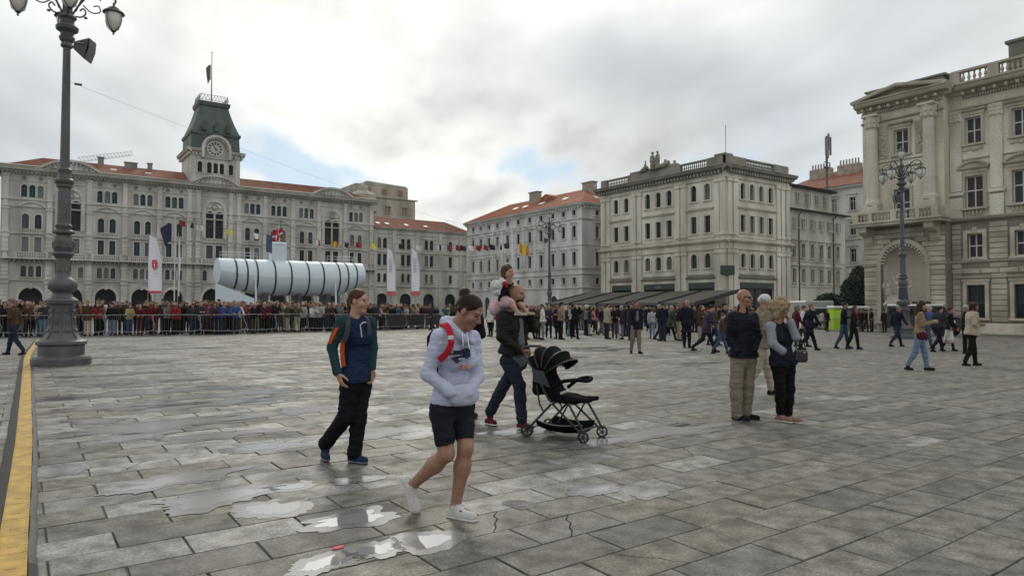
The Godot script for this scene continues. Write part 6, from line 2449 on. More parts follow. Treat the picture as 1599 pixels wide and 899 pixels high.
const HUE := {
	"black": [0.012, 0.012, 0.014], "navy": [0.012, 0.0145, 0.024], "charcoal": [0.035, 0.036, 0.04], "grey": [0.17, 0.17, 0.18], "pale grey": [0.36, 0.36, 0.37], "white": [0.62, 0.62, 0.62],
	"brown": [0.075, 0.045, 0.028], "tan": [0.26, 0.18, 0.11], "beige": [0.38, 0.33, 0.25], "olive": [0.075, 0.075, 0.04], "burgundy": [0.085, 0.014, 0.022], "red": [0.24, 0.02, 0.026],
	"blue": [0.05, 0.10, 0.25], "denim": [0.055, 0.085, 0.15], "pale denim": [0.15, 0.22, 0.32], "dark denim": [0.022, 0.032, 0.055], "pink": [0.50, 0.26, 0.30], "rose": [0.26, 0.13, 0.125], "khaki": [0.34, 0.33, 0.14],
	"yellow": [0.62, 0.55, 0.05], "orange": [0.55, 0.17, 0.03], "green": [0.05, 0.10, 0.06], "purple": [0.05, 0.03, 0.06], "taupe": [0.21, 0.175, 0.14], "teal": [0.03, 0.10, 0.12]}
const LOCKS := {"dark": [0.022, 0.015, 0.011], "brown": [0.06, 0.035, 0.02], "fair": [0.32, 0.22, 0.11], "grey": [0.26, 0.26, 0.26], "white": [0.55, 0.55, 0.54], "red": [0.13, 0.03, 0.018], "light brown": [0.15, 0.085, 0.042]}
func hue(n: String) -> Color:
	var a = HUE[n]
	return lin(a[0], a[1], a[2])
func lock(n: String) -> Color:
	var a = LOCKS[n]
	return lin(a[0], a[1], a[2])

# the people who cross the square, each as the photograph shows them
func walkers() -> void:
	var P := {
		"man_walk": {"stride": 0.75}, "man_walk2": {"stride": 0.6, "lead": -1.0, "arms": "pocket/swing"}, "man_stroll": {"stride": 0.35, "lead": -1.0, "arms": "back"},
		"man_still": {"arms": "swing"}, "man_phone": {"stride": 0.35, "arms": "up"}, "man_coat": {"stride": 0.8, "coat": 0.3, "arms": "swing"}, "man_coat_still": {"coat": 0.42, "arms": "back"},
		"blazer": {"stride": 0.3, "coat": 0.16, "shirt": 1, "arms": "swing"}, "woman_walk": {"stride": 0.7, "fem": true, "bag": 1.0, "shoulder": 0.155}, "woman_walk2": {"stride": 0.55, "lead": -1.0, "fem": true, "arms": "carry/swing", "shoulder": 0.155, "coat": 0.2},
		"woman_bag": {"stride": 0.35, "fem": true, "bag": -1.0, "arms": "carry", "shoulder": 0.155}, "woman_puffer": {"stride": 0.55, "fem": true, "coat": 0.18, "bulk": 1.12, "quilt": 0.07, "shoulder": 0.155, "arms": "pocket/swing"},
		"woman_phone": {"stride": 0.5, "fem": true, "arms": "phone", "nod": 0.25, "shoulder": 0.155, "bag": -1.0, "scarf": 1}, "woman_skirt": {"stride": 0.5, "fem": true, "skirt": 0.42, "bare": true, "bulk": 1.2, "coat": 0.12, "shoulder": 0.16, "boot": true},
		"puffer_bag": {"stride": 0.4, "fem": true, "coat": 0.14, "bulk": 1.18, "quilt": 0.075, "shoulder": 0.16, "arms": "carry/pocket", "bag": 1.0, "girth": 1.1}, "lean_walk": {"stride": 0.95, "lean": 0.22, "nod": 0.3, "coat": 0.25, "fem": true, "arms": "swing/carry"},
		"boy": {"stride": 0.7, "nod": 0.2}, "couple_man": {"stride": 0.5, "arms": "fold", "girth": 1.05}, "couple_woman": {"stride": 0.45, "fem": true, "arms": "pocket/swing", "scarf": 1}, "cap_coat": {"stride": 0.6, "coat": 0.15, "arms": "pocket"}}
	var list := [
		# u and v of the feet became places on the ground; heading; size; pose; hair; colours: top, trousers, hair, extra; words
		[Vector3(16.863, -0.053, -16.418), 12.0, 1.02, "blazer", "short", "navy", "taupe", "brown", "grey", "man in open navy blazer and taupe trousers strolling towards the camera"],
		[Vector3(21.457, -0.104, -18.093), 10.0, 1.07, "man_coat_still", "bald", "navy", "black", "grey", "blue", "tall bald man standing in a long navy coat with hands behind his back"],
		[Vector3(19.702, -0.085, -15.751), 80.0, 1.0, "lean_walk", "tied", "purple", "navy", "dark", "navy", "dark haired woman striding bent forward in a dark blue coat beside the tall bald man"],
		[Vector3(19.587, -0.083, -15.006), 60.0, 0.80, "boy", "short", "brown", "denim", "light brown", "grey", "boy in brown black top and jeans left of the man in the padded navy jacket"],
		[Vector3(23.68, -0.128, -18.075), 75.0, 1.04, "man_walk2", "short+cap", "navy", "dark denim", "dark", "charcoal", "man in navy jacket and dark peaked cap behind the boy"],
		[Vector3(24.255, -0.135, -18.945), 70.0, 0.98, "woman_walk2", "bob", "olive", "dark denim", "brown", "beige", "woman in olive jacket half hidden behind the boy"],
		[Vector3(26.608, -0.161, -24.184), 85.0, 0.95, "woman_puffer", "bob", "rose", "black", "grey", "rose", "grey haired woman walking right in a rose padded jacket and black trousers"],
		[Vector3(26.511, -0.16, -23.414), 80.0, 1.01, "man_coat", "short", "green", "navy", "white", "white", "white haired man in a dark green coat walking beside the rose jacket"],
		[Vector3(29.599, -0.194, -29.715), -80.0, 0.99, "man_walk", "short", "white", "black", "grey", "white", "person in a white jacket and black trousers walking left"],
		[Vector3(25.512, -0.149, -26.374), -10.0, 0.97, "woman_bag", "bob", "black", "brown", "dark", "beige", "woman in a black top and wide brown trousers carrying a beige bag"],
		[Vector3(37.197, -0.277, -34.917), 175.0, 0.93, "woman_puffer", "long+hood", "black", "black", "brown", "orange", "short person in black with an orange hood seen from behind"],
		[Vector3(22.942, -0.12, -26.607), 15.0, 1.04, "man_phone", "short+shades", "black", "black", "dark", "black", "man all in black holding a phone up in front of his face"],
		[Vector3(22.704, -0.118, -28.458), 5.0, 0.98, "woman_bag", "bob", "purple", "navy", "fair", "pink", "fair haired woman in a dark purple coat with a pink bag"],
		[Vector3(20.744, -0.096, -27.553), 100.0, 1.03, "man_coat", "bald", "black", "black", "grey", "black", "bald man in a black jacket walking right, just past the stroller man"],
		[Vector3(26.72, -0.162, -34.406), 90.0, 1.03, "cap_coat", "short+cap", "black", "black", "dark", "black", "man in a black coat and black cap behind the bald walker"],
		[Vector3(29.619, -0.194, -33.334), 150.0, 0.98, "man_walk", "short", "teal", "pale denim", "brown", "orange", "person in teal jacket and jeans with an orange backpack"],
		[Vector3(29.261, -0.19, -32.204), 70.0, 0.97, "woman_walk", "bob", "pink", "navy", "light brown", "blue", "woman in a pink jacket and navy trousers next to the orange backpack"],
		[Vector3(28.214, -0.178, -30.259), 60.0, 0.97, "woman_walk2", "bob", "navy", "grey", "grey", "white", "woman in a navy waistcoat over white sleeves and grey trousers"],
		[Vector3(30.588, -0.204, -37.187), 20.0, 0.97, "woman_walk", "bob", "navy", "pale grey", "fair", "beige", "fair haired woman in a blue cardigan and pale trousers"],
		[Vector3(24.336, -0.136, -15.179), 75.0, 1.0, "woman_walk", "bob", "burgundy", "black", "grey", "white", "grey haired woman in a burgundy jumper with a white shoulder bag"],
		[Vector3(24.438, -0.137, -14.657), 85.0, 1.05, "man_coat", "grey", "navy", "black", "grey", "navy", "grey haired man striding right in a navy coat, right of the blonde woman"],
		[Vector3(26.959, -0.165, -16.487), 75.0, 1.0, "woman_walk2", "short", "white", "charcoal", "light brown", "white", "light brown haired person in a white collar between the burgundy jumper and the navy coat"],
		[Vector3(27.116, -0.166, -14.789), 60.0, 1.07, "couple_man", "short+shades", "navy", "denim", "dark", "navy", "man in navy jacket and jeans walking with the red haired woman"],
		[Vector3(27.031, -0.165, -14.323), 40.0, 0.98, "couple_woman", "long", "black", "black", "red", "red", "red haired woman in a red top and black jacket"],
		[Vector3(18.487, -0.071, -8.112), 55.0, 1.0, "woman_phone", "long", "tan", "pale denim", "brown", "burgundy", "long haired woman in a tan jacket and jeans with a dark red bag"],
		[Vector3(21.466, -0.104, -8.049), 75.0, 1.0, "puffer_bag", "bob+beret+shades", "beige", "black", "brown", "brown", "woman in a pale padded jacket, brown beret and sunglasses"],
		[Vector3(29.26, -0.19, -11.755), 60.0, 0.97, "woman_skirt", "short", "black", "white", "red", "black", "woman in a wide black shawl and white skirt"],
		[Vector3(30.575, -0.204, -13.078), 30.0, 1.02, "man_walk2", "short", "blue", "denim", "white", "blue", "white haired man in a blue jacket and jeans behind the tan jacket"],
		[Vector3(31.029, -0.209, -14.517), 95.0, 1.02, "man_walk", "short", "navy", "dark denim", "grey", "navy", "man in navy and jeans walking right behind the ornate lamp post on the right"],
		[Vector3(28.368, -0.18, -11.751), 100.0, 1.0, "man_walk", "short", "charcoal", "navy", "dark", "black", "man in charcoal half hidden behind the black shawl"],
		[Vector3(27.92, -0.175, -10.689), 60.0, 1.0, "man_still", "short", "navy", "black", "white", "white", "white haired man right behind the woman in the beret"],
		[Vector3(-0.289, 0, -26.981), -75.0, 1.03, "man_walk2", "short+cap", "brown", "dark denim", "grey", "tan", "man in a brown jacket, flat cap and jeans walking out at the left edge"],
		[Vector3(10.478, 0, -7.189), 85.0, 1.0, "cap_coat", "grey+beanie", "taupe", "beige", "white", "white", "person in a grey beige jacket and white cap hidden behind the padded navy jacket"],
		[Vector3(53.59, -0.457, -25.998), 180.0, 1.0, "man_still", "short+cap", "black", "black", "dark", "black", "guard in black seen from behind, alone before the fountain"],
		[Vector3(53.345, -0.455, -27.689), 0.0, 1.0, "man_still", "short", "black", "black", "dark", "black", "leftmost of the three guards in black left of the fountain"],
		[Vector3(53.808, -0.46, -27.526), 90.0, 1.0, "man_stroll", "short+cap", "black", "charcoal", "dark", "black", "middle one of the three guards in black left of the fountain"],
		[Vector3(54.332, -0.466, -27.341), -90.0, 1.03, "man_still", "short+beanie", "black", "black", "dark", "black", "rightmost of the three guards in black left of the fountain"],
		[Vector3(52.149, -0.442, -29.784), 20.0, 0.98, "man_still", "short", "black", "black", "dark", "black", "man in black left of the lime green kiosk"],
		[Vector3(55.681, -0.48, -32.259), 120.0, 0.96, "woman_walk2", "bob", "pale grey", "grey", "dark", "grey", "woman in pale grey near the grey truck, left of the kiosk"],
		[Vector3(27.669, -0.172, -41.317), 20.0, 0.97, "woman_walk2", "bob", "black", "denim", "brown", "black", "woman in black and jeans behind the child's pink skirt"],
		[Vector3(29.329, -0.191, -42.492), 30.0, 1.03, "man_still", "short", "charcoal", "denim", "dark", "black", "man in charcoal and jeans behind the stroller man's shoulder"]]
	for w in list:
		var hs: String = w[4]
		var p: Dictionary = P[w[3]].duplicate()
		p.hair = "" if hs == "bald" else hs
		if w[9].contains("backpack"): p.pack = 1
		var near: bool = Vector2(w[0].x, w[0].z).length() < 22.5
		var cell := 0.014 if near else 0.019
		var st := stock(w[3] + hs + str(cell) + str(p.has("pack")), p, cell)
		var c := {"top": hue(w[5]), "low": hue(w[6]), "hair": lock(w[7]), "acc": hue(w[8]), "tone": hash(w[9]) % 3, "shoe": hue("black")}
		put_person(st, w[0], heading(w[1]), w[2], c, w[9])

func curve_text(s: String, px: float, r: float, depth: float, size := 40) -> ArrayMesh:
	var t := TextMesh.new()
	t.text = s
	t.font_size = size
	t.pixel_size = px
	t.depth = depth
	var f := SystemFont.new()
	f.font_names = PackedStringArray(["Droid Serif"])
	f.font_weight = 700
	f.font_italic = true
	t.font = f
	var a := t.get_mesh_arrays()
	var v: PackedVector3Array = a[Mesh.ARRAY_VERTEX]
	var n: PackedVector3Array = a[Mesh.ARRAY_NORMAL]
	for i in v.size():
		var w := v[i].x / r
		var b := Basis(Vector3.UP, w)
		v[i] = b * Vector3(0, v[i].y, r + v[i].z) - Vector3(0, 0, r)
		n[i] = b * n[i]
	a[Mesh.ARRAY_VERTEX] = v
	a[Mesh.ARRAY_NORMAL] = n
	var m := ArrayMesh.new()
	m.add_surface_from_arrays(Mesh.PRIMITIVE_TRIANGLES, a)
	return m

# a strap lying along points, w wide, facing out along the given directions
func strap(pts: Array, outs: Array, w: float, th := 0.012) -> G:
	var g := G.new()
	var ring := []
	for k in pts.size():
		var d: Vector3 = (pts[mini(k + 1, pts.size() - 1)] - pts[maxi(k - 1, 0)]).normalized()
		var o: Vector3 = outs[mini(k, outs.size() - 1)]
		o = (o - d * o.dot(d)).normalized()
		var s := d.cross(o)
		for q in [[-1, 0], [-0.9, 1], [0.9, 1], [1, 0], [0.9, -1], [-0.9, -1]]: ring.append(pts[k] + s * q[0] * w / 2 + o * q[1] * th / 2)
	g.grid(ring, 6, true)
	return g

func spline(p: Array, n := 4) -> Array:
	var out := []
	for k in p.size() - 1:
		for i in n:
			var a: Vector3 = p[maxi(k - 1, 0)]
			var b: Vector3 = p[k]
			out.append(b.cubic_interpolate(p[k + 1], a, p[mini(k + 2, p.size() - 1)], i / float(n)))
	out.append(p[-1])
	return out

func person(at: Vector3, turn: float, J: Dictionary, o: Dictionary, c: Dictionary, label: String, cell := 0.0085, size := 1.0) -> MeshInstance3D:
	o.head_cell = o.get("head_cell", 0.0042)
	o.hand_cell = o.get("hand_cell", 0.0036)
	var parts: Dictionary
	if size == 1.0: parts = figure(J, o, cell)
	else:
		var K := {}
		for k in J: K[k] = J[k] / size if J[k] is Vector3 and not k in ["look", "crown", "hdl", "hdr", "hfl", "hfr"] else J[k]
		parts = {}
		merge(parts, figure(K, o, cell / size), Transform3D(Basis.from_scale(Vector3.ONE * size), Vector3.ZERO))
	var n := part("person", dress(parts, c), null)
	n.position = at
	n.rotation.y = turn
	tag(n, label, "person")
	return n

func main_people() -> void:
	# the woman in the hoodie, nearest to the camera
	var n := person(Vector3(2.58, 0, -4.403), -0.53, {
		"hr": Vector3(-0.072, 0.804, 0.08), "hl": Vector3(0.089, 0.779, -0.07), "kr": Vector3(-0.029, 0.482, 0.12), "ar": Vector3(-0.284, 0.205, -0.12), "tr": Vector3(-0.254, 0.029, -0.1), "kl": Vector3(0.111, 0.513, 0.06), "al": Vector3(0.037, 0.075, 0.02), "tl": Vector3(0.162, 0.024, 0.11),
		"sr": Vector3(-0.082, 1.327, 0.12), "sl": Vector3(0.167, 1.306, -0.12), "er": Vector3(-0.163, 1.062, 0.14), "wr": Vector3(-0.002, 0.943, 0.2), "el": Vector3(0.199, 1.019, -0.06), "wl": Vector3(0.124, 0.918, 0.08),
		"neck": Vector3(0.054, 1.378, 0), "head": Vector3(0.138, 1.512, 0.05), "look": Vector3(0.74, -0.52, 0.42), "crown": Vector3(0.3, 0.9, 0.15)},
		{"fem": true, "bare": true, "hem": 0.66, "hair": "bun", "hood": true, "pouch": true, "pocket_l": true, "pocket_r": true, "bulk": 0.94, "girth": 0.87, "coat": 0.035, "crease": 0.009, "sleeve": 1.08, "head_scale": 1.04, "loose": 1.05},
		{"top": lin(0.50, 0.53, 0.68), "low": lin(0.018, 0.019, 0.026), "hair": lin(0.035, 0.02, 0.013), "shoe": lin(0.60, 0.60, 0.59), "sole": lin(0.5, 0.5, 0.5), "acc": lin(0.02, 0.02, 0.035), "tone": 1},
		"woman in a pale lilac hooded sweatshirt and dark shorts, looking down", 0.0075)
	var fw := Vector3(0.71, 0, 0.71)
	var red := cloth(lin(0.42, 0.02, 0.035))
	part("strap", strap(spline([Vector3(-0.065, 1.413, 0.02), Vector3(-0.031, 1.411, 0.14), Vector3(-0.003, 1.354, 0.225), Vector3(0.002, 1.283, 0.245), Vector3(-0.03, 1.214, 0.235), Vector3(-0.08, 1.168, 0.215)]), [Vector3(0, 1, 0), Vector3(-0.2, 0.8, 0.4), Vector3(0.1, 0.3, 0.9), Vector3(0.2, 0, 1), Vector3(0, 0, 1)], 0.046, 0.018), red, n)
	var pk := G.new()
	pk.cbox(Vector3(-0.085, 1.172, -0.1), Vector3(0.25, 0.40, 0.11), 0.05, Basis(Vector3.UP, 0.8))
	part("backpack", pk, cloth(lin(0.016, 0.015, 0.026)), n)
	var pt := G.new()
	pt.cbox(Vector3(-0.095, 1.298, -0.11), Vector3(0.2, 0.12, 0.14), 0.05, Basis(Vector3.UP, 0.8))
	part("backpack_flap", pt, red, n)
	var lab := G.new()
	lab.cbox(Vector3(0.001, 1.328, 0.25), Vector3(0.04, 0.03, 0.012), 0.003, Basis(Vector3.UP, 0.2))
	part("strap_label", lab, M.frame_white, n)
	var ink := flat(lin(0.02, 0.022, 0.06), 0.8)
	var tb := Basis(Vector3.UP, 0.80) * Basis(Vector3.RIGHT, -0.10)
	part("lettering", curve_text("San Gio'", 0.00105, 0.15, 0.035, 56), ink, n, Transform3D(tb, Vector3(0.084, 1.223, 0.166)))
	var sw := G.new()
	sw.prism(PackedVector2Array([Vector2(-0.095, 0.012), Vector2(-0.06, 0.018), Vector2(0.10, 0.03), Vector2(0.075, 0.008), Vector2(-0.02, -0.012), Vector2(-0.055, -0.028), Vector2(-0.07, -0.008)]), 0.03)
	for i in sw.v.size():
		var w := sw.v[i].x / 0.15
		sw.v[i] = Basis(Vector3.UP, w) * Vector3(0, sw.v[i].y, 0.15 + sw.v[i].z) - Vector3(0, 0, 0.15)
	part("swash", sw, ink, n, Transform3D(tb, Vector3(0.08, 1.171, 0.15)))
	part("small_lettering", curve_text("MODA", 0.0005, 0.15, 0.006, 40), flat(lin(0.45, 0.46, 0.55), 0.8), n, Transform3D(tb, Vector3(0.082, 1.171, 0.183)))
	part("pink_print", curve_text("#96", 0.0007, 0.15, 0.03, 60), flat(lin(0.60, 0.27, 0.25), 0.8), n, Transform3D(tb, Vector3(0.108, 1.11, 0.14)))
	for s in [[720, 519], [726, 519]]: pass
	var cord := G.new()
	cord.tube([Vector3(0.085, 1.36, 0.14), Vector3(0.087, 1.31, 0.165), Vector3(0.089, 1.264, 0.17)], 0.004, 5)
	cord.tube([Vector3(0.117, 1.359, 0.12), Vector3(0.126, 1.3, 0.15), Vector3(0.135, 1.241, 0.16)], 0.004, 5)
	part("drawstring", cord, M.white_cloth, n)
	var lc := G.new()
	for k in 4: lc.tube([Vector3(0.065, 0.063, 0.075), Vector3(0.112, 0.051, 0.04)], 0.004, 4) if k == 0 else lc.tube([Vector3(0.069, 0.062, 0.09), Vector3(0.126, 0.041, 0.055)], 0.004, 4)
	part("laces", lc, M.black, n)

	# the woman in blue and teal
	n = person(Vector3(2.633, 0, -6.531), -0.383, {
		"hr": Vector3(0.026, 0.79, 0.08), "hl": Vector3(0.153, 0.772, -0.06), "kr": Vector3(-0.021, 0.455, 0.1), "ar": Vector3(-0.215, 0.154, -0.14), "tr": Vector3(-0.192, 0.05, -0.02), "kl": Vector3(0.115, 0.429, 0.05), "al": Vector3(0.074, 0.083, 0.05), "tl": Vector3(0.172, 0.036, 0.12),
		"sr": Vector3(-0.051, 1.399, 0.13), "sl": Vector3(0.221, 1.386, -0.11), "er": Vector3(-0.147, 1.149, 0.12), "wr": Vector3(-0.096, 0.909, 0.17), "hdr": Vector3(0.35, -1, 0.15), "el": Vector3(0.254, 1.124, -0.1), "wl": Vector3(0.24, 0.922, -0.02),
		"neck": Vector3(0.085, 1.441, 0), "head": Vector3(0.108, 1.601, 0.05), "look": Vector3(0.83, -0.06, 0.5)},
		{"fem": true, "hair": "pony", "coat": 0.05, "arm_region": ACC, "collar": 0.02, "crease": 0.012, "loose": 1.08, "flare": 1.25},
		{"top": lin(0.016, 0.028, 0.066), "low": lin(0.010, 0.010, 0.014), "hair": lin(0.10, 0.052, 0.028), "shoe": lin(0.02, 0.035, 0.07), "sole": lin(0.12, 0.15, 0.18), "acc": lin(0.022, 0.055, 0.062), "tone": 2},
		"woman in a navy and teal top with orange patches, left of the hooded woman")
	var org := cloth(lin(0.44, 0.085, 0.022))
	var gr := cloth(lin(0.06, 0.065, 0.065))
	part("orange_panel", strap(spline([Vector3(-0.015, 1.449, 0.1), Vector3(-0.075, 1.4, 0.16), Vector3(-0.135, 1.264, 0.185), Vector3(-0.17, 1.19, 0.18)]), [Vector3(-0.3, 1, 0.3), Vector3(-0.6, 0.3, 0.8)], 0.042, 0.012), org, n)
	part("orange_side_panel", strap(spline([Vector3(-0.044, 1.225, 0.165), Vector3(-0.049, 1.101, 0.175), Vector3(-0.036, 0.964, 0.18)]), [Vector3(-0.4, 0, 0.9)], 0.045, 0.016), org, n)
	part("strap", strap(spline([Vector3(-0.009, 1.448, 0.03), Vector3(0.003, 1.437, 0.13), Vector3(0.004, 1.369, 0.2), Vector3(-0.008, 1.277, 0.215), Vector3(-0.038, 1.202, 0.2)]), [Vector3(0, 1, 0.2), Vector3(0, 0.6, 0.8), Vector3(0, 0, 1)], 0.05, 0.014), gr, n)
	part("strap", strap(spline([Vector3(0.175, 1.446, -0.08), Vector3(0.198, 1.408, 0), Vector3(0.21, 1.319, 0.06), Vector3(0.21, 1.23, 0.06)]), [Vector3(0.2, 1, 0.2), Vector3(0.5, 0.4, 0.8), Vector3(0.5, 0, 0.9)], 0.045, 0.014), gr, n)
	var zip := G.new()
	zip.tube([Vector3(0.12, 1.361, 0.142), Vector3(0.13, 1.311, 0.16), Vector3(0.136, 1.248, 0.165)], 0.005, 5)
	zip.tube([Vector3(0.12, 1.361, 0.142), Vector3(0.152, 1.391, 0.115), Vector3(0.177, 1.387, 0.085)], 0.006, 5)
	part("zip", zip, M.frame_white, n)

	# the bearded man who pushes the stroller
	n = person(Vector3(5.081, 0, -7.116), -0.62, {
		"hr": Vector3(-0.049, 0.853, 0.08), "hl": Vector3(0.091, 0.84, -0.08), "kr": Vector3(0.089, 0.552, 0.13), "ar": Vector3(0.12, 0.121, 0.14), "tr": Vector3(0.239, 0.043, 0.2), "kl": Vector3(-0.107, 0.538, -0.06), "al": Vector3(-0.301, 0.153, -0.22), "tl": Vector3(-0.232, 0.039, -0.15),
		"sr": Vector3(-0.121, 1.421, 0.15), "sl": Vector3(0.183, 1.408, -0.14), "er": Vector3(-0.136, 1.166, 0.2), "wr": Vector3(0.104, 0.998, 0.2), "hdr": Vector3(1, -0.05, 0.05), "hfr": Vector3(0.1, -1, 0), "el": Vector3(0.28, 1.262, -0.04), "wl": Vector3(0.212, 1.469, 0.06), "hdl": Vector3(-1, 0.1, 0.25), "hfl": Vector3(-0.2, -0.1, -1),
		"neck": Vector3(0.025, 1.501, 0), "head": Vector3(0.057, 1.705, 0.04), "look": Vector3(0.92, -0.10, 0.35)},
		{"hair": "beard", "coat": -0.03, "under": 1, "shirt": 1, "bulk": 1.14, "girth": 1.1, "collar": 0.03, "grip_r": "grip", "grip_l": "grip", "crease": 0.012, "loose": 1.12, "flare": 1.15, "sleeve": 1.1, "head_scale": 1.06},
		{"top": lin(0.018, 0.017, 0.016), "gloss": 0.5, "low": lin(0.024, 0.032, 0.048), "hair": lin(0.05, 0.03, 0.022), "shoe": lin(0.10, 0.014, 0.02), "sole": lin(0.55, 0.55, 0.55), "acc": lin(0.15, 0.165, 0.18), "tone": 1},
		"bald bearded man in a black leather jacket pushing a stroller")
	# the child on his shoulders
	n = person(Vector3(5.081, 0, -7.116), -0.62, {
		"hr": Vector3(-0.131, 1.583, 0.04), "hl": Vector3(-0.041, 1.575, -0.06), "kr": Vector3(-0.016, 1.59, 0.2), "ar": Vector3(0.064, 1.478, 0.24), "tr": Vector3(0.167, 1.447, 0.27), "kl": Vector3(0.098, 1.582, 0.08), "al": Vector3(0.178, 1.485, 0.1), "tl": Vector3(0.267, 1.453, 0.13),
		"sr": Vector3(-0.155, 1.827, 0.07), "sl": Vector3(-0.016, 1.831, -0.05), "er": Vector3(-0.194, 1.744, 0.12), "wr": Vector3(-0.161, 1.799, 0.18), "el": Vector3(0.025, 1.747, 0), "wl": Vector3(-0.016, 1.825, 0.11), "hdl": Vector3(-0.3, 1, 0.2),
		"neck": Vector3(-0.082, 1.878, 0), "head": Vector3(-0.057, 1.984, 0.03), "look": Vector3(0.75, -0.05, 0.65)},
		{"fem": false, "hair": "bob", "bare": true, "hem": 0.5, "coat": 0.03, "girth": 1.0, "grip_r": "grip", "crease": 0.012, "head_scale": 1.35},
		{"top": lin(0.016, 0.016, 0.028), "low": lin(0.55, 0.38, 0.42), "hair": lin(0.13, 0.07, 0.035), "shoe": lin(0.42, 0.33, 0.28), "acc": lin(0.5, 0.35, 0.3), "tone": 2},
		"small child in a dark flowered jacket and pink skirt riding on the bearded man's shoulders", 0.0065, 0.58)
	var sk := Body.new(Vector3(-0.424, 1.364, -0.3), Vector3(0.079, 1.731, 0.36), 0.009)
	sk.cap(Vector3(-0.098, 1.64, 0), Vector3(-0.222, 1.517, -0.02), 0.075, 0.09, 0, 0.03)
	sk.cap(Vector3(-0.098, 1.615, 0.06), Vector3(-0.024, 1.59, 0.16), 0.07, 0.06, 0, 0.04)
	sk.rough(foldn, [0.012], Vector3(9, 5, 9))
	var so := {}
	sk.into(so)
	part("skirt", so[0], cloth(lin(0.60, 0.42, 0.46)), n)
	var hb := G.new()
	hb.tube(spline([Vector3(-0.106, 1.99, 0.06), Vector3(-0.09, 2.064, 0.05), Vector3(-0.049, 2.099, 0.02), Vector3(-0.008, 2.06, -0.02)]), 0.008, 6)
	part("hairband", hb, M.frame_white, n)
	var pl := thing("plush_toy", "fluffy white toy with a red bow held by the child on the shoulders", "toy", Vector3(4.777, 1.805, -7.033), 0.0)
	var tb2 := Body.new(Vector3(-0.2, -0.2, -0.2), Vector3(0.2, 0.2, 0.2), 0.011)
	tb2.ell(Vector3(0, 0, 0), Vector3(0.075, 0.07, 0.07), Basis.IDENTITY, 0, 0.02)
	tb2.ell(Vector3(0.07, 0.05, 0.02), Vector3(0.045, 0.045, 0.045), Basis.IDENTITY, 0, 0.02)
	tb2.ell(Vector3(0.0, -0.08, 0.0), Vector3(0.05, 0.05, 0.05), Basis.IDENTITY, 0, 0.02)
	tb2.rough(hairn, [0.022], Vector3(26, 26, 26))
	var to := {}
	tb2.into(to)
	part("fur", to[0], cloth(lin(0.62, 0.62, 0.64)), pl)
	var bw := G.new()
	bw.cbox(Vector3(0.07, 0.03, 0.07), Vector3(0.05, 0.05, 0.03), 0.012, Basis(Vector3.BACK, 0.4))
	bw.cbox(Vector3(0.11, 0.0, 0.06), Vector3(0.04, 0.05, 0.03), 0.012, Basis(Vector3.BACK, -0.4))
	part("bow", bw, red, pl)

	# the man in the padded jacket and the woman with fair curls
	n = person(Vector3(8.041, 0, -5.79), -0.947, {
		"hr": Vector3(-0.076, 0.817, 0.08), "hl": Vector3(0.066, 0.809, -0.07), "kr": Vector3(-0.103, 0.487, 0.1), "ar": Vector3(-0.099, 0.056, 0.06), "tr": Vector3(0.041, 0.024, 0.14), "kl": Vector3(0.046, 0.476, -0.05), "al": Vector3(0.017, 0.066, -0.09), "tl": Vector3(0.166, 0.03, -0.03),
		"sr": Vector3(-0.145, 1.41, 0.13), "sl": Vector3(0.121, 1.408, -0.12), "er": Vector3(-0.189, 1.122, 0.12), "wr": Vector3(-0.09, 0.937, 0.19), "el": Vector3(0.185, 1.127, -0.1), "wl": Vector3(0.132, 0.949, 0.04),
		"neck": Vector3(-0.012, 1.488, 0), "head": Vector3(0.014, 1.664, 0.03), "look": Vector3(0.95, 0.02, 0.32)},
		{"hair": "shades", "pocket_l": true, "pocket_r": true, "bulk": 1.1, "girth": 1.06, "coat": 0.03, "quilt": 0.052, "collar": 0.045, "loose": 1.22, "flare": 1.1, "crease": 0.010, "belly": 0.06},
		{"top": lin(0.010, 0.0125, 0.021), "gloss": 0.6, "low": lin(0.235, 0.195, 0.155), "hair": lin(0.3, 0.3, 0.3), "shoe": lin(0.010, 0.010, 0.011), "sole": lin(0.02, 0.02, 0.02), "tone": 1},
		"bald man in sunglasses, padded navy jacket and taupe trousers, hands in pockets")
	n = person(Vector3(8.37, 0, -5.364), -1.001, {
		"hr": Vector3(-0.096, 0.742, 0.08), "hl": Vector3(0.024, 0.735, -0.06), "kr": Vector3(-0.075, 0.436, 0.09), "ar": Vector3(-0.079, 0.077, 0.03), "tr": Vector3(0.04, 0.035, 0.1), "kl": Vector3(0.036, 0.429, -0.02), "al": Vector3(0.017, 0.058, -0.02), "tl": Vector3(0.166, 0.027, 0.05),
		"sr": Vector3(-0.187, 1.275, 0.13), "sl": Vector3(0.005, 1.262, -0.11), "er": Vector3(-0.172, 1.055, 0.18), "wr": Vector3(-0.038, 0.954, 0.16), "el": Vector3(0.123, 1.137, 0), "wl": Vector3(0.061, 1.344, 0.05), "hdl": Vector3(-0.45, 1, 0.1), "hfl": Vector3(-1, -0.3, 0),
		"neck": Vector3(-0.091, 1.333, 0), "head": Vector3(-0.057, 1.515, 0.04), "look": Vector3(0.95, -0.03, 0.3)},
		{"fem": true, "hair": "curly+shades", "arm_region": ACC, "pocket_r": true, "bulk": 1.05, "girth": 1.0, "coat": 0.06, "collar": 0.03, "ankle": 0.16, "crease": 0.012, "sleeve": 1.1},
		{"top": lin(0.011, 0.014, 0.023), "gloss": 0.7, "low": lin(0.009, 0.009, 0.011), "hair": lin(0.52, 0.42, 0.25), "shoe": lin(0.27, 0.17, 0.14), "sole": lin(0.6, 0.58, 0.55), "acc": lin(0.27, 0.30, 0.35), "tone": 1},
		"woman with fair curly hair in a navy waistcoat, hand at her chin")
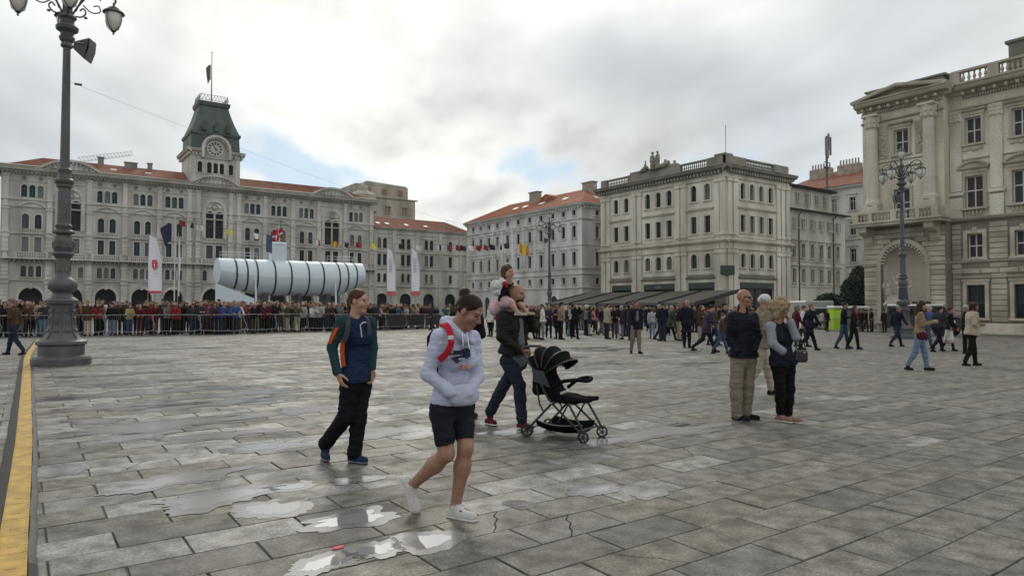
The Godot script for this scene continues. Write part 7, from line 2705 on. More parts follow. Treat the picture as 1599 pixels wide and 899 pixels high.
	var bag := thing("handbag", "small black handbag hanging at the curly haired woman's far side", "bag", Vector3(8.323, 0.893, -5.119), -0.5)
	var bg := G.new()
	bg.cbox(Vector3(0, 0, 0), Vector3(0.17, 0.16, 0.1), 0.025)
	part("body", bg, M.black, bag)
	var bs := G.new()
	bs.tube([Vector3(-0.07, 0.08, 0), Vector3(-0.05, 0.17, 0), Vector3(0.05, 0.17, 0), Vector3(0.07, 0.08, 0)], 0.008, 5)
	part("handle", bs, M.black, bag)
	var cs := G.new()
	cs.cbox(Vector3(0.02, 0.05, 0.052), Vector3(0.03, 0.02, 0.01), 0.003)
	part("clasp", cs, M.steel, bag)
	# someone in black hidden behind the hooded woman
	var st := stock("hidden_bun", {"stride": 0.2, "fem": true, "arms": "carry", "hair": "bun"}, 0.012)
	put_person(st, Vector3(4.994, -0.416, -8.107) * Vector3(1, 0, 1), heading(170), 0.99, {"top": hue("black"), "low": hue("black"), "hair": lin(0.14, 0.07, 0.03)}, "person in black with a brown hair bun, hidden behind the hooded woman")

func stroller() -> void:
	var o := thing("stroller", "empty black folding stroller with a ridged hood and four small wheels", "stroller", Vector3(5.254, 0, -6.259), -YAW - 0.62)
	var k := 1.0
	var fr := flat(lin(0.014, 0.014, 0.015), 0.45)
	var fab := cloth(lin(0.007, 0.007, 0.008), 0.95)
	var fab2 := cloth(lin(0.055, 0.075, 0.085))
	# x runs to the front of the stroller, z towards the camera
	var W := 0.21
	for s in [-1.0, 1.0]:
		var g := G.new()
		g.tube(spline([Vector3(-0.50, 1.05, s * W), Vector3(-0.42, 0.92, s * W), Vector3(-0.31, 0.78, s * W), Vector3(-0.12, 0.47, s * W), Vector3(-0.02, 0.42, s * W)]), 0.013, 7)
		g.tube([Vector3(-0.08, 0.40, s * W), Vector3(-0.40, 0.08, s * (W + 0.02))], 0.014, 7)
		g.tube([Vector3(-0.06, 0.41, s * W), Vector3(0.31, 0.12, s * (W + 0.01))], 0.013, 7)
		g.tube([Vector3(0.16, 0.43, s * W), Vector3(0.33, 0.17, s * (W + 0.01)), Vector3(0.36, 0.10, s * (W + 0.01))], 0.014, 7)
		g.tube([Vector3(0.16, 0.43, s * W), Vector3(0.02, 0.2, s * W)], 0.011, 7)
		g.tube([Vector3(-0.28, 0.62, s * W), Vector3(-0.24, 0.40, s * W), Vector3(-0.18, 0.3, s * W)], 0.010, 6)
		part("side_frame", g, fr, o)
	var cr := G.new()
	cr.tube([Vector3(-0.5, 1.05, -W), Vector3(-0.515, 1.06, 0), Vector3(-0.5, 1.05, W)], 0.016, 8)
	part("handle", cr, fr, o)
	var ax := G.new()
	ax.tube([Vector3(-0.38, 0.10, -W), Vector3(-0.38, 0.10, W)], 0.01, 6)
	part("axle", ax, fr, o)
	ax = G.new()
	ax.tube([Vector3(0.31, 0.13, -W), Vector3(0.31, 0.13, W)], 0.01, 6)
	part("axle", ax, fr, o)
	for w in [[-0.40, 0.075, W + 0.035, 0.3], [-0.40, 0.075, -W - 0.035, 0.3], [0.36, 0.068, W + 0.015, 0.1], [0.36, 0.068, -W - 0.015, 0.5]]:
		var r: float = w[1]
		var X := Transform3D(Basis(Vector3.UP, w[3]) * Basis(Vector3.RIGHT, PI / 2), Vector3(w[0], r, w[2]))
		var t := G.new()
		t.lathe(V2([r * 0.72, -0.016, r * 0.95, -0.018, r, -0.01, r, 0.01, r * 0.95, 0.018, r * 0.72, 0.016, r * 0.72, -0.016]), 22)
		var wh := part("wheel", t, M.rubber, o, X)
		var h := G.new()
		h.lathe(V2([0, -0.02, 0.02, -0.02, 0.02, 0.02, 0, 0.02]), 10)
		for q in 5: h.box(Vector3(cos(q * TAU / 5), 0, sin(q * TAU / 5)) * r * 0.42, Vector3(r * 0.75, 0.014, 0.012), Basis(Vector3.UP, -q * TAU / 5))
		part("rim", h, fr, wh)
	# seat, back, footrest
	var b := Body.new(Vector3(-0.6, 0.1, -0.4), Vector3(0.6, 1.3, 0.4), 0.012)
	var Z := Vector3(0, 0, 1)
	for z in [-0.12, -0.04, 0.04, 0.12]:
		b.cap(Vector3(-0.11, 0.47, z), Vector3(0.16, 0.45, z), 0.055, 0.045, 0, 0.05)
		b.cap(Vector3(-0.12, 0.48, z), Vector3(-0.30, 0.80, z), 0.055, 0.05, 0, 0.05)
		b.cap(Vector3(0.17, 0.45, z), Vector3(0.35, 0.47, z), 0.03, 0.026, 0, 0.02)
		b.cap(Vector3(-0.30, 0.78, z), Vector3(-0.32, 0.55, z), 0.07, 0.07, 0, 0.04)
	b.rough(foldn, [0.01], Vector3(6, 9, 6))
	var so := {}
	b.into(so)
	part("seat", so[0], fab, o)
	# hood: four bows with cloth between
	var hd := G.new()
	var pts := []
	for j in 5:
		var a := lerpf(2.45, 0.62, j / 4.0)
		for i in 15:
			var w := PI * i / 14
			var r := 0.37 + 0.012 * sin(j * PI) + 0.016 * sin(j * 1.7)
			var side := -cos(w) * 0.235
			var out := sin(w) ** 0.55
			pts.append(Vector3(-0.20 + cos(a) * r * (0.25 + 0.75 * out), 0.70 + sin(a) * r * (0.35 + 0.65 * out), side))
	var fine := []
	for j in 17:
		var q := j / 4.0
		var j0 := mini(int(q), 3)
		var t := q - j0
		for i in 15: fine.append((pts[j0 * 15 + i] as Vector3).lerp(pts[(j0 + 1) * 15 + i], t) - Vector3(-0.2, 0.7, 0).direction_to(pts[j0 * 15 + i]) * 0.028 * sin(t * PI))
	hd.grid(fine, 15)
	part("hood", hd, fab, o)
	for j in 5:
		var g := G.new()
		g.tube(pts.slice(j * 15, j * 15 + 15), 0.009, 6)
		part("hood_bow", g, fr, o)
	var pa := G.new()
	pa.grid([Vector3(-0.30, 0.66, W + 0.035), Vector3(-0.07, 0.60, W + 0.035), Vector3(-0.33, 0.80, W + 0.03), Vector3(-0.16, 0.79, W + 0.03)], 2)
	part("side_panel", pa, fab2, o)
	var bu := G.new()
	bu.tube(spline([Vector3(-0.10, 0.56, W), Vector3(0.06, 0.67, W), Vector3(0.24, 0.70, W * 0.85), Vector3(0.30, 0.68, 0), Vector3(0.24, 0.70, -W * 0.85), Vector3(0.06, 0.67, -W), Vector3(-0.10, 0.56, -W)]), 0.022, 8)
	part("bumper_bar", bu, fab, o)
	var cu := G.new()
	cu.tube([Vector3(0.02, 0.53, W * 0.7), Vector3(0.12, 0.57, W * 0.75)], 0.018, 7)
	part("harness", cu, M.frame_white, o)
	var ba := G.new()
	pts = []
	for j in 6:
		var w := PI * j / 5
		for i in 9: pts.append(Vector3(-0.30 + i * 0.072, 0.20 - sin(w) * 0.12 - 0.03 * sin(PI * i / 8.0), -cos(w) * W))
	ba.grid(pts, 9)
	part("basket", ba, fab, o)
	var pi := G.new()
	for s in [-1.0, 1.0]: pi.tube(spline([Vector3(-0.28, 0.205, s * W), Vector3(-0.1, 0.17, s * (W + 0.01)), Vector3(0.1, 0.17, s * (W + 0.01)), Vector3(0.34, 0.20, s * W)]), 0.005, 5)
	part("piping", pi, M.steel, o)

func cable_cover() -> void:
	var o := thing("cable_cover", "long yellow cable cover with black edges lying across the paving at the left", "cable cover", Vector3(0, 0, -4.0))
	var mid := [[-0.05, -3.6], [-0.045, -5.2], [-0.02, -7.0], [0.01, -9.7], [0.02, -12.6], [0.035, -16.2], [0.065, -24.2], [0.13, -27.2], [0.24, -30.3], [0.40, -34.5], [0.475, -36.7], [0.6, -38.2]]
	var pts := []
	for m in mid: pts.append(Vector3(m[0], 0, m[1] + 4.0))
	pts = spline(pts, 8)
	var dense := [pts[0]]
	# every lid is a plate 0.9 m long
	var total := []
	for k in pts.size() - 1:
		var a: Vector3 = pts[k]
		var b: Vector3 = pts[k + 1]
		var n := maxi(1, roundi(a.distance_to(b) / 0.45))
		for i in n: total.append(a.lerp(b, i / float(n)))
	var lo := G.new()
	var ro := G.new()
	var lp := []
	var rp := []
	for k in total.size():
		var p: Vector3 = total[k]
		var w := 0.004 * sin(k * 1.3)
		for q in [[-0.145, 0.004], [-0.135, 0.018], [-0.088, 0.034], [-0.08, 0.034], [-0.08, 0.0]]: lp.append(p + Vector3(q[0] - (0.025 if q[0] < -0.13 else 0.0) + w, q[1], 0))
		for q in [[0.08, 0.0], [0.08, 0.034], [0.088, 0.034], [0.12, 0.018], [0.128, 0.004]]: rp.append(p + Vector3(q[0] + w, q[1], 0))
	lo.grid(lp, 5)
	ro.grid(rp, 5)
	part("left_ramp", lo, M.rubber, o)
	var rib := grained(lin(0.07, 0.072, 0.075), 0.7, 1.0, 5.0)
	part("right_ramp", ro, rib, o)
	var tr := G.new()
	for k in 70:
		var f := k * 0.045
		var p := (total[0] as Vector3).lerp(total[7], f / 3.15)
		tr.box(p + Vector3(0.106, 0.028, 0), Vector3(0.05, 0.006, 0.02), Basis(Vector3.BACK, -0.45))
	part("tread", tr, M.rubber, o).set_meta("kind", "stuff")
	for k in range(0, total.size() - 2, 2):
		var a: Vector3 = total[k]
		var b: Vector3 = total[k + 2]
		var g := G.new()
		var l := a.distance_to(b)
		g.cbox(Vector3.ZERO, Vector3(0.158, 0.036, l - 0.006), 0.004)
		g.cbox(Vector3(0.0, 0.019, l * 0.1), Vector3(0.05, 0.003, 0.06), 0.001)
		for s in [-1.0, 1.0]:
			for i in 6: g.box(Vector3(s * 0.066, 0.0185, (i - 2.5) * l / 6.2), Vector3(0.008, 0.003, l / 9))
		var d := (b - a).normalized()
		part("lid", g, M.yellow, o, Transform3D(Basis(Vector3.UP, atan2(-d.x, -d.z)), (a + b) / 2 + Vector3(0, 0.022, 0)))

func lantern(o: Node3D, xf: Transform3D, k := 1.0) -> void:
	var g := G.new()
	g.lathe(V2([0.0, 0.62, 0.03, 0.6, 0.03, 0.52, 0.06, 0.5, 0.13, 0.46, 0.14, 0.42, 0.2, 0.4, 0.27, 0.34, 0.28, 0.31, 0.22, 0.3]), 16)
	g.lathe(V2([0.05, -0.17, 0.07, -0.19, 0.035, -0.22, 0.015, -0.24, 0.035, -0.27, 0.0, -0.3]), 10)
	for i in 4:
		var w := TAU * (i + 0.5) / 4
		var d := Vector3(cos(w), 0, sin(w))
		g.tube([d * 0.25 + Vector3(0, 0.31, 0), d * 0.25 + Vector3(0, 0.1, 0), d * 0.2 + Vector3(0, -0.06, 0), d * 0.06 + Vector3(0, -0.18, 0)], 0.011, 5)
	var l := part("lantern", g, M.iron_dark, o, xf.scaled_local(Vector3.ONE * k))
	var b := G.new()
	b.lathe(V2([0.21, 0.305, 0.215, 0.2, 0.2, 0.08, 0.16, -0.05, 0.1, -0.14, 0.05, -0.18]), 16, true)
	part("glass", b, M.lamp_glass, l)

func lamp_post(at: Vector3, turn: float, label: String, detail := true, spin := 0.45) -> Node3D:
	var o := thing("lamp_post", label, "lamp post", at, turn, "ornate iron lamp posts of the square")
	var g := G.new()
	var seg := 28 if detail else 16
	g.lathe(V2([0.69, 0, 0.69, 0.16, 0.66, 0.22, 0.55, 0.23, 0.53, 0.25, 0.53, 0.50, 0.5, 0.52]), seg)
	part("plinth", g, M.iron, o)
	g = G.new()
	g.lathe(V2([0.54, 0.52, 0.57, 0.55, 0.565, 0.62, 0.50, 0.66]), seg * 2, false, 0.025, 24)
	g.lathe(V2([0.50, 0.66, 0.42, 0.74, 0.355, 0.86, 0.315, 1.05, 0.285, 1.3, 0.275, 1.5, 0.29, 1.58]), seg, true)
	g.lathe(V2([0.29, 1.58, 0.35, 1.62, 0.36, 1.70, 0.31, 1.76, 0.27, 1.78]), seg * 2, false, 0.03, 24)
	if detail:   # raised leaf bands on the bell
		for i in 8:
			var w := TAU * i / 8
			var d := Vector3(cos(w), 0, sin(w))
			g.tube(spline([d * 0.47 + Vector3(0, 0.70, 0), d * 0.365 + Vector3(0, 0.86, 0), d * 0.33 + Vector3(0, 1.0, 0), d * 0.30 + Vector3(0, 1.22, 0), d * 0.295 + Vector3(0, 1.5, 0)]), 0.018, 5)
			var e := Vector3(cos(w + 0.39), 0, sin(w + 0.39))
			g.cbox(e * 0.30 + Vector3(0, 1.16, 0), Vector3(0.05, 0.22, 0.1), 0.02, Basis(Vector3.UP, -w - 0.39))
			g.cbox(e * 0.285 + Vector3(0, 1.42, 0), Vector3(0.04, 0.08, 0.13), 0.018, Basis(Vector3.UP, -w - 0.39))
			g.cbox(e * 0.34 + Vector3(0, 0.9, 0), Vector3(0.05, 0.1, 0.16), 0.02, Basis(Vector3.UP, -w - 0.39))
	g.lathe(V2([0.27, 1.78, 0.23, 1.84, 0.21, 1.9, 0.24, 1.94, 0.33, 2.0, 0.345, 2.12, 0.33, 2.2, 0.24, 2.28, 0.19, 2.33]), seg, true)
	part("base", g, M.iron, o)
	g = G.new()
	g.lathe(V2([0.19, 2.33, 0.165, 2.4, 0.165, 2.82, 0.2, 2.86, 0.225, 2.9]), seg)
	g.lathe(V2([0.225, 2.9, 0.26, 2.94, 0.235, 3.0]), seg * 2, false, 0.03, 20)
	g.lathe(V2([0.2, 3.0, 0.235, 3.1, 0.235, 3.28, 0.2, 3.4, 0.165, 3.46, 0.26, 3.5, 0.26, 3.55, 0.17, 3.6, 0.2, 3.7, 0.155, 3.76]), seg)
	if detail:
		for i in 6:
			var w := TAU * i / 6
			var d := Vector3(cos(w), 0, sin(w))
			g.cbox(d * 0.165 + Vector3(0, 2.6, 0), Vector3(0.04, 0.26, 0.08), 0.015, Basis(Vector3.UP, -w))
			g.cbox(d * 0.235 + Vector3(0, 3.18, 0), Vector3(0.04, 0.16, 0.12), 0.018, Basis(Vector3.UP, -w))
	g.lathe(V2([0.155, 3.76, 0.148, 4.7]), seg, false, 0.02, 12)
	g.lathe(V2([0.15, 4.7, 0.19, 4.74, 0.19, 4.8, 0.23, 4.86, 0.235, 4.92, 0.17, 4.97, 0.15, 5.1, 0.16, 5.14, 0.17, 5.2, 0.12, 5.26]), seg)
	g.lathe(V2([0.115, 5.26, 0.088, 8.5]), seg)
	part("shaft", g, M.iron, o)
	g = G.new()
	g.lathe(V2([0.088, 8.48, 0.15, 8.54, 0.14, 8.6, 0.12, 8.64, 0.17, 8.7, 0.19, 8.78, 0.15, 8.84, 0.16, 8.9, 0.26, 8.98, 0.27, 9.06, 0.22, 9.12, 0.16, 9.16, 0.17, 9.26, 0.22, 9.32, 0.2, 9.36, 0.12, 9.42, 0.11, 9.9, 0.16, 10.1, 0.08, 10.2, 0.05, 10.4]), seg)
	part("capital", g, M.iron, o)
	for i in 4:
		var w := TAU * i / 4 + spin
		var X := Transform3D(Basis(Vector3.UP, -w), Vector3.ZERO)
		var a := G.new()
		a.tube(spline([Vector3(0.12, 9.45, 0), Vector3(0.3, 9.8, 0), Vector3(0.6, 10.2, 0), Vector3(0.95, 10.25, 0), Vector3(1.12, 10.08, 0), Vector3(1.08, 9.98, 0)]), 0.028, 6)
		a.tube(spline([Vector3(0.14, 9.4, 0), Vector3(0.32, 9.42, 0), Vector3(0.42, 9.55, 0), Vector3(0.36, 9.66, 0), Vector3(0.28, 9.58, 0)]), 0.022, 6)
		a.tube(spline([Vector3(0.35, 9.76, 0), Vector3(0.55, 9.6, 0), Vector3(0.75, 9.66, 0), Vector3(0.72, 9.82, 0), Vector3(0.6, 9.78, 0)]), 0.018, 6)
		a.tube(spline([Vector3(0.2, 9.55, 0), Vector3(0.32, 9.9, 0), Vector3(0.6, 10.15, 0), Vector3(0.8, 10.1, 0), Vector3(0.74, 9.98, 0)]), 0.016, 6)
		a.cbox(Vector3(0.42, 9.42, 0), Vector3(0.08, 0.06, 0.06), 0.015)
		part("arm", a, M.iron_dark, o, X)
		lantern(o, X * T(1.08, 9.4, 0))
	lantern(o, T(0, 10.62, 0), 0.95)
	return o

func loudspeaker(at: Vector3, turn: float, label: String) -> void:
	var o := thing("loudspeaker", label, "loudspeaker", at, turn)
	var g := G.new()
	var a := [Vector3(0.0, 0.12, -0.1), Vector3(0.0, 0.12, 0.1), Vector3(0.0, -0.08, 0.1), Vector3(0.0, -0.08, -0.1)]
	var b := [Vector3(0.42, 0.20, -0.2), Vector3(0.42, 0.20, 0.2), Vector3(0.30, -0.36, 0.2), Vector3(0.30, -0.36, -0.2)]
	for k in 4: g.quad(a[k], b[k], b[(k + 1) % 4], a[(k + 1) % 4])
	g.quad(a[3], a[2], a[1], a[0])
	part("cabinet", g, flat(lin(0.035, 0.036, 0.045), 0.5), o)
	var f := G.new()
	f.grid([b[3] + Vector3(0.01, 0, 0), b[2] + Vector3(0.01, 0, 0), (b[3] + b[0]) / 2 + Vector3(0.05, 0, 0), (b[2] + b[1]) / 2 + Vector3(0.05, 0, 0), b[0] + Vector3(0.01, 0, 0), b[1] + Vector3(0.01, 0, 0)], 2)
	part("grille", f, flat(lin(0.12, 0.125, 0.13), 0.6), o)
	var m := G.new()
	m.tube([Vector3(-0.1, 0.03, 0), Vector3(0.05, 0.03, 0)], 0.03, 6)
	m.tube([Vector3(0.0, 0.1, 0.13), Vector3(0.3, 0.04, 0.21)], 0.015, 5)
	part("bracket", m, M.steel, o)

func lamps() -> void:
	lamp_post(Vector3(0.803, 0, -21.797), -0.036, "tall ornate iron lamp post standing at the left, nearest the camera", true, -0.04)
	loudspeaker(Vector3(0.972, 8.398, -21.293), -YAW + 0.15, "black loudspeaker fixed high on the left lamp post")
	var b := lamp_post(Vector3(41.6, gy(41.6), -19.1), 0.4, "ornate lamp post in front of the fountain niche on the right")
	loudspeaker(Vector3(41.261, 7.818, -18.965), PI - YAW - 0.2, "black loudspeaker fixed on the right hand lamp post")
	var pw := G.new()
	pw.lathe(V2([0.37, 1.95, 0.27, 2.1, 0.25, 2.5, 0.23, 2.85, 0.18, 2.9]), 14, true)
	var c := part("wrap", pw, cloth(lin(0.07, 0.062, 0.10)), b)
	lamp_post(Vector3(41.9, gy(41.9), -52.4), 0.1, "far ornate lamp post in front of the pale grey palace")
	loudspeaker(Vector3(41.617, 8.007, -52.244), PI - YAW, "black loudspeaker fixed on the far lamp post before the pale palace")
	var w := G.new()
	var pts := []
	for k in 25:
		var t := k / 24.0
		pts.append(Vector3(0.77, 7.56, -21.57).lerp(Vector3(41.9, 8.3, -52.4), t) - Vector3(0, 1.0 * sin(t * PI), 0))
	w.tube(pts, 0.0035, 4)
	w.cbox(pts[0] + Vector3(0.3, -0.03, -0.1), Vector3(0.18, 0.05, 0.06), 0.01)
	tag(part("overhead_cable", w, M.iron_dark), "thin cable strung from the left lamp post to the far lamp post", "cable")

func submarine() -> void:
	var o := thing("submarine_model", "large white model submarine with dark hoops, standing behind the crowd", "submarine", Vector3(22.4, 0, -70.3))
	var x0 := -7.36
	var x1 := 7.34
	var g := G.new()
	var pts := []
	var n := 44
	var sect := func(x: float, i: int, grow := 0.0) -> Vector3:
		var bot := 2.62
		if x < -3.4: bot += pow((-3.4 - x) / 3.96, 1.15) * 1.12
		if x > 4.2: bot += pow((x - 4.2) / 3.14, 1.2) * 1.0
		var top := 6.22
		var r := (top - bot) / 2 + grow
		var w := TAU * i / 28
		var dz := 1.78 * (1.0 if x > -5.2 else lerpf(1.0, 0.86, (-5.2 - x) / 2.2)) * (1.0 if x < 5.6 else lerpf(1.0, 0.86, (x - 5.6) / 1.8)) + grow
		return Vector3(x, (top + bot) / 2 + sin(w) * r, cos(w) * dz)
	for i in 29:
		for k in n + 1: pts.append(sect.call(lerpf(x0, x1, k / float(n)), i))
	g.grid(pts, n + 1)
	for e in [[x0, -1.0], [x1, 1.0]]:
		var c := Vector3(e[0] + e[1] * 0.12, 4.9, 0)
		for i in 28:
			var a: Vector3 = sect.call(e[0], i)
			var b: Vector3 = sect.call(e[0], i + 1)
			if e[1] > 0: g.tri(c, b, a)
			else: g.tri(c, a, b)
	var hull := part("hull", g, M.hull, o)
	for x in [16.51, 17.5, 18.45, 20.16, 21.75, 23.53, 25.09, 26.8, 27.73, 28.75]:
		var r := G.new()
		var q := []
		for k in [-0.085, 0.085]:
			for i in 29: q.append(sect.call(x - 22.4 + k, i, 0.02))
		r.grid(q, 29)
		part("hoop", r, M.rib, o)
	var f := G.new()
	f.cbox(Vector3(-1.57, 7.05, 0), Vector3(1.62, 2.0, 0.9), 0.12)
	var fin := part("fin", f, M.hull, o)
	var tx := TextMesh.new()
	tx.text = "MANTA"
	tx.font_size = 40
	tx.pixel_size = 0.0055
	tx.depth = 0.01
	part("lettering", tx, flat(lin(0.30, 0.33, 0.36), 0.6), fin, T(-1.5, 7.72, 0.452))
	var wd := G.new()
	wd.prism(PackedVector2Array([Vector2(-7.85, 1.7), Vector2(-4.3, 1.7), Vector2(-4.3, 2.3), Vector2(-7.85, 3.72)]), 0.12)
	part("bow_panel", wd, M.hull, o, T(0, 0, 1.75))
	for x in [-3.0, 0.4, 3.4]:
		var sup := G.new()
		sup.cbox(Vector3(x, 1.3, 0), Vector3(0.5, 2.9, 2.2), 0.03)
		part("cradle", sup, flat_once("cradle", lin(0.05, 0.055, 0.06), 0.7), o)
	for x in [-4.1, 3.95]:
		var p := G.new()
		p.tube([Vector3(x, -0.2, 2.0), Vector3(x - 0.12, 4.2, 1.85)], [0.13, 0.09], 8)
		part("prop", p, M.hull, o)
	var rl := G.new()
	for s in [[-7.1, -3.6], [3.6, 7.0]]:
		for y in [6.55, 6.85]: rl.tube([Vector3(s[0], y, 0), Vector3(s[1], y, 0)], 0.02, 4)
		for k in 7: rl.tube([Vector3(lerpf(s[0], s[1], k / 6.0), 6.2, 0), Vector3(lerpf(s[0], s[1], k / 6.0), 6.87, 0)], 0.02, 4)
	part("deck_rail", rl, M.hull, o)
	var m := G.new()
	m.tube([Vector3(-1.2, 8.0, 0), Vector3(-1.2, 10.9, 0)], [0.05, 0.03], 6)
	part("mast", m, M.hull, o)
	for c in [[0, 0.10, 0.33, 0.17], [1, 0.62, 0.62, 0.62], [2, 0.55, 0.03, 0.04]]:
		pass
	var rf := thing("cross_flag", "red flag with a white cross flying low on the submarine's mast", "flag", Vector3(21.25, 9.7, -70.1), -0.3)
	for s in [0, 1, 2]:
		var q := G.new()
		var p3 := []
		for j in 7:
			for i in ([0, 1, 2, 3, 4, 5, 6, 7, 8] if s < 2 else [3, 4]):
				var x: float = i / 8.0
				var y: float = j / 6.0 if s == 0 or s == 2 else 0.42 + 0.16 * j / 6.0
				p3.append(Vector3(-1.5 * x * 0.75, -1.25 + 1.15 * y - x * 0.55, sin(x * 8.0 + y) * 0.16 * x + (0.012 if s else 0.0)))
		q.grid(p3, 9 if s < 2 else 2)
		part("cloth" if s == 0 else "white_bar", q, flat(hue("red") if s == 0 else hue("white"), 0.8), rf)
	var fl := thing("national_flag", "green, white and red flag flying from the submarine's mast", "flag", Vector3(21.2, 10.8, -70.2), 0.2)
	var cols := [lin(0.07, 0.25, 0.14), lin(0.60, 0.60, 0.60), lin(0.55, 0.03, 0.045)]
	for k in 3:
		var s := G.new()
		var pts2 := []
		for j in 7:
			for i in 9:
				var v := (k + i / 8.0) / 3.0
				pts2.append(Vector3(-0.9 * v * (0.6 + 0.1 * j / 6.0), -0.1 - (6 - j) / 6.0 * 0.9 - v * 1.7, sin(v * 9.0 + j * 0.5) * 0.16 * v))
		s.grid(pts2, 9)
		part("green_stripe" if k == 0 else ("white_stripe" if k == 1 else "red_stripe"), s, flat(cols[k], 0.8), fl)

func crest(g_red: G, g_white: G) -> void:
	g_red.prism(PackedVector2Array([Vector2(-0.19, 0.24), Vector2(0.19, 0.24), Vector2(0.19, -0.05), Vector2(0.12, -0.22), Vector2(0, -0.33), Vector2(-0.12, -0.22), Vector2(-0.19, -0.05)]), 0.02)
	for k in 5: g_red.cbox(Vector3(-0.15 + k * 0.075, 0.36, 0.01), Vector3(0.055, 0.13, 0.02), 0.008)
	g_red.cbox(Vector3(0, 0.285, 0.01), Vector3(0.38, 0.045, 0.02), 0.008)
	g_white.prism(PackedVector2Array([Vector2(-0.012, -0.25), Vector2(0.012, -0.25), Vector2(0.012, -0.02), Vector2(0.06, 0.0), Vector2(0.03, 0.06), Vector2(0.0, 0.2), Vector2(-0.03, 0.06), Vector2(-0.06, 0.0), Vector2(-0.012, -0.02)]), 0.03)

func banners() -> void:
	for b in [[Vector3(7.323, 2.535, -56.193), 0.95, 4.25, 0.0, 1, "white feather banner with a red coat of arms and red hem, left of the submarine"], [Vector3(9.173, 2.308, -55.487), 0.95, 4.5, 1.88, 0, "white feather banner seen nearly edge on, just left of the submarine"], [Vector3(22.001, 2.411, -46.952), 0.62, 3.5, 0.25, 2, "left one of the two narrow white banners before the grey wing"], [Vector3(23.481, 2.411, -45.896), 0.62, 3.5, 0.25, 2, "right one of the two narrow white banners before the grey wing"]]:
		var p: Vector3 = b[0]
		var o := thing("feather_banner", b[5], "banner", Vector3(p.x, gy(p.x), p.z), -YAW + b[3], "feather banners behind the crowd")
		var y0: float = p.y - gy(p.x)
		var w: float = b[1]
		var h: float = b[2]
		var g := G.new()
		var pts := []
		for j in 15:
			var t := j / 14.0
			for i in 7:
				var x := i / 6.0 * w * (1.0 if t < 0.55 else lerpf(1.0, 0.52, (t - 0.55) / 0.45))
				pts.append(Vector3(x, y0 + h * t - (0.22 * i / 6.0 if j == 14 else 0.0), 0.05 * sin(x * 5.0 + t * 4.0)))
		g.grid(pts, 7)
		part("cloth", g, M.white_cloth, o)
		var q := G.new()
		q.tube([Vector3(-0.02, 0, 0), Vector3(-0.02, y0 + h + 0.12, 0)], 0.028, 6)
		q.lathe(V2([0.35, 0, 0.35, 0.08, 0.05, 0.1]), 12)
		part("pole", q, M.steel, o)
		if b[4] == 1:
			var r := G.new()
			var wh := G.new()
			crest(r, wh)
			var cr := part("crest", r, flat(lin(0.55, 0.035, 0.05), 0.8), o, T(w * 0.48, y0 + 2.0, 0.05))
			part("emblem", wh, M.white_cloth, cr)
			var hm := G.new()
			hm.cbox(Vector3(w / 2, y0 + 0.05, 0.03), Vector3(w, 0.18, 0.1), 0.02)
			part("hem", hm, flat(lin(0.55, 0.06, 0.09), 0.8), o)
			var tm := TextMesh.new()
			tm.text = "comune"
			tm.font_size = 30
			tm.pixel_size = 0.003
			tm.depth = 0.01
			part("lettering", tm, flat(lin(0.5, 0.3, 0.4), 0.8), o, T(w * 0.6, y0 + 1.42, 0.06))
		if b[4] == 2:
			var hm := G.new()
			hm.cbox(Vector3(w / 2, y0 + 0.1, 0.03), Vector3(w, 0.34, 0.1), 0.02)
			part("hem", hm, flat(lin(0.50, 0.12, 0.12), 0.8), o)
			var tm := TextMesh.new()
			tm.text = "TRIESTE"
			tm.font_size = 40
			tm.pixel_size = 0.0075
			tm.depth = 0.01
			part("lettering", tm, flat(lin(0.35, 0.34, 0.55), 0.8), o, Transform3D(Basis(Vector3.BACK, PI / 2), Vector3(w * 0.42, y0 + 2.2, 0.065)))

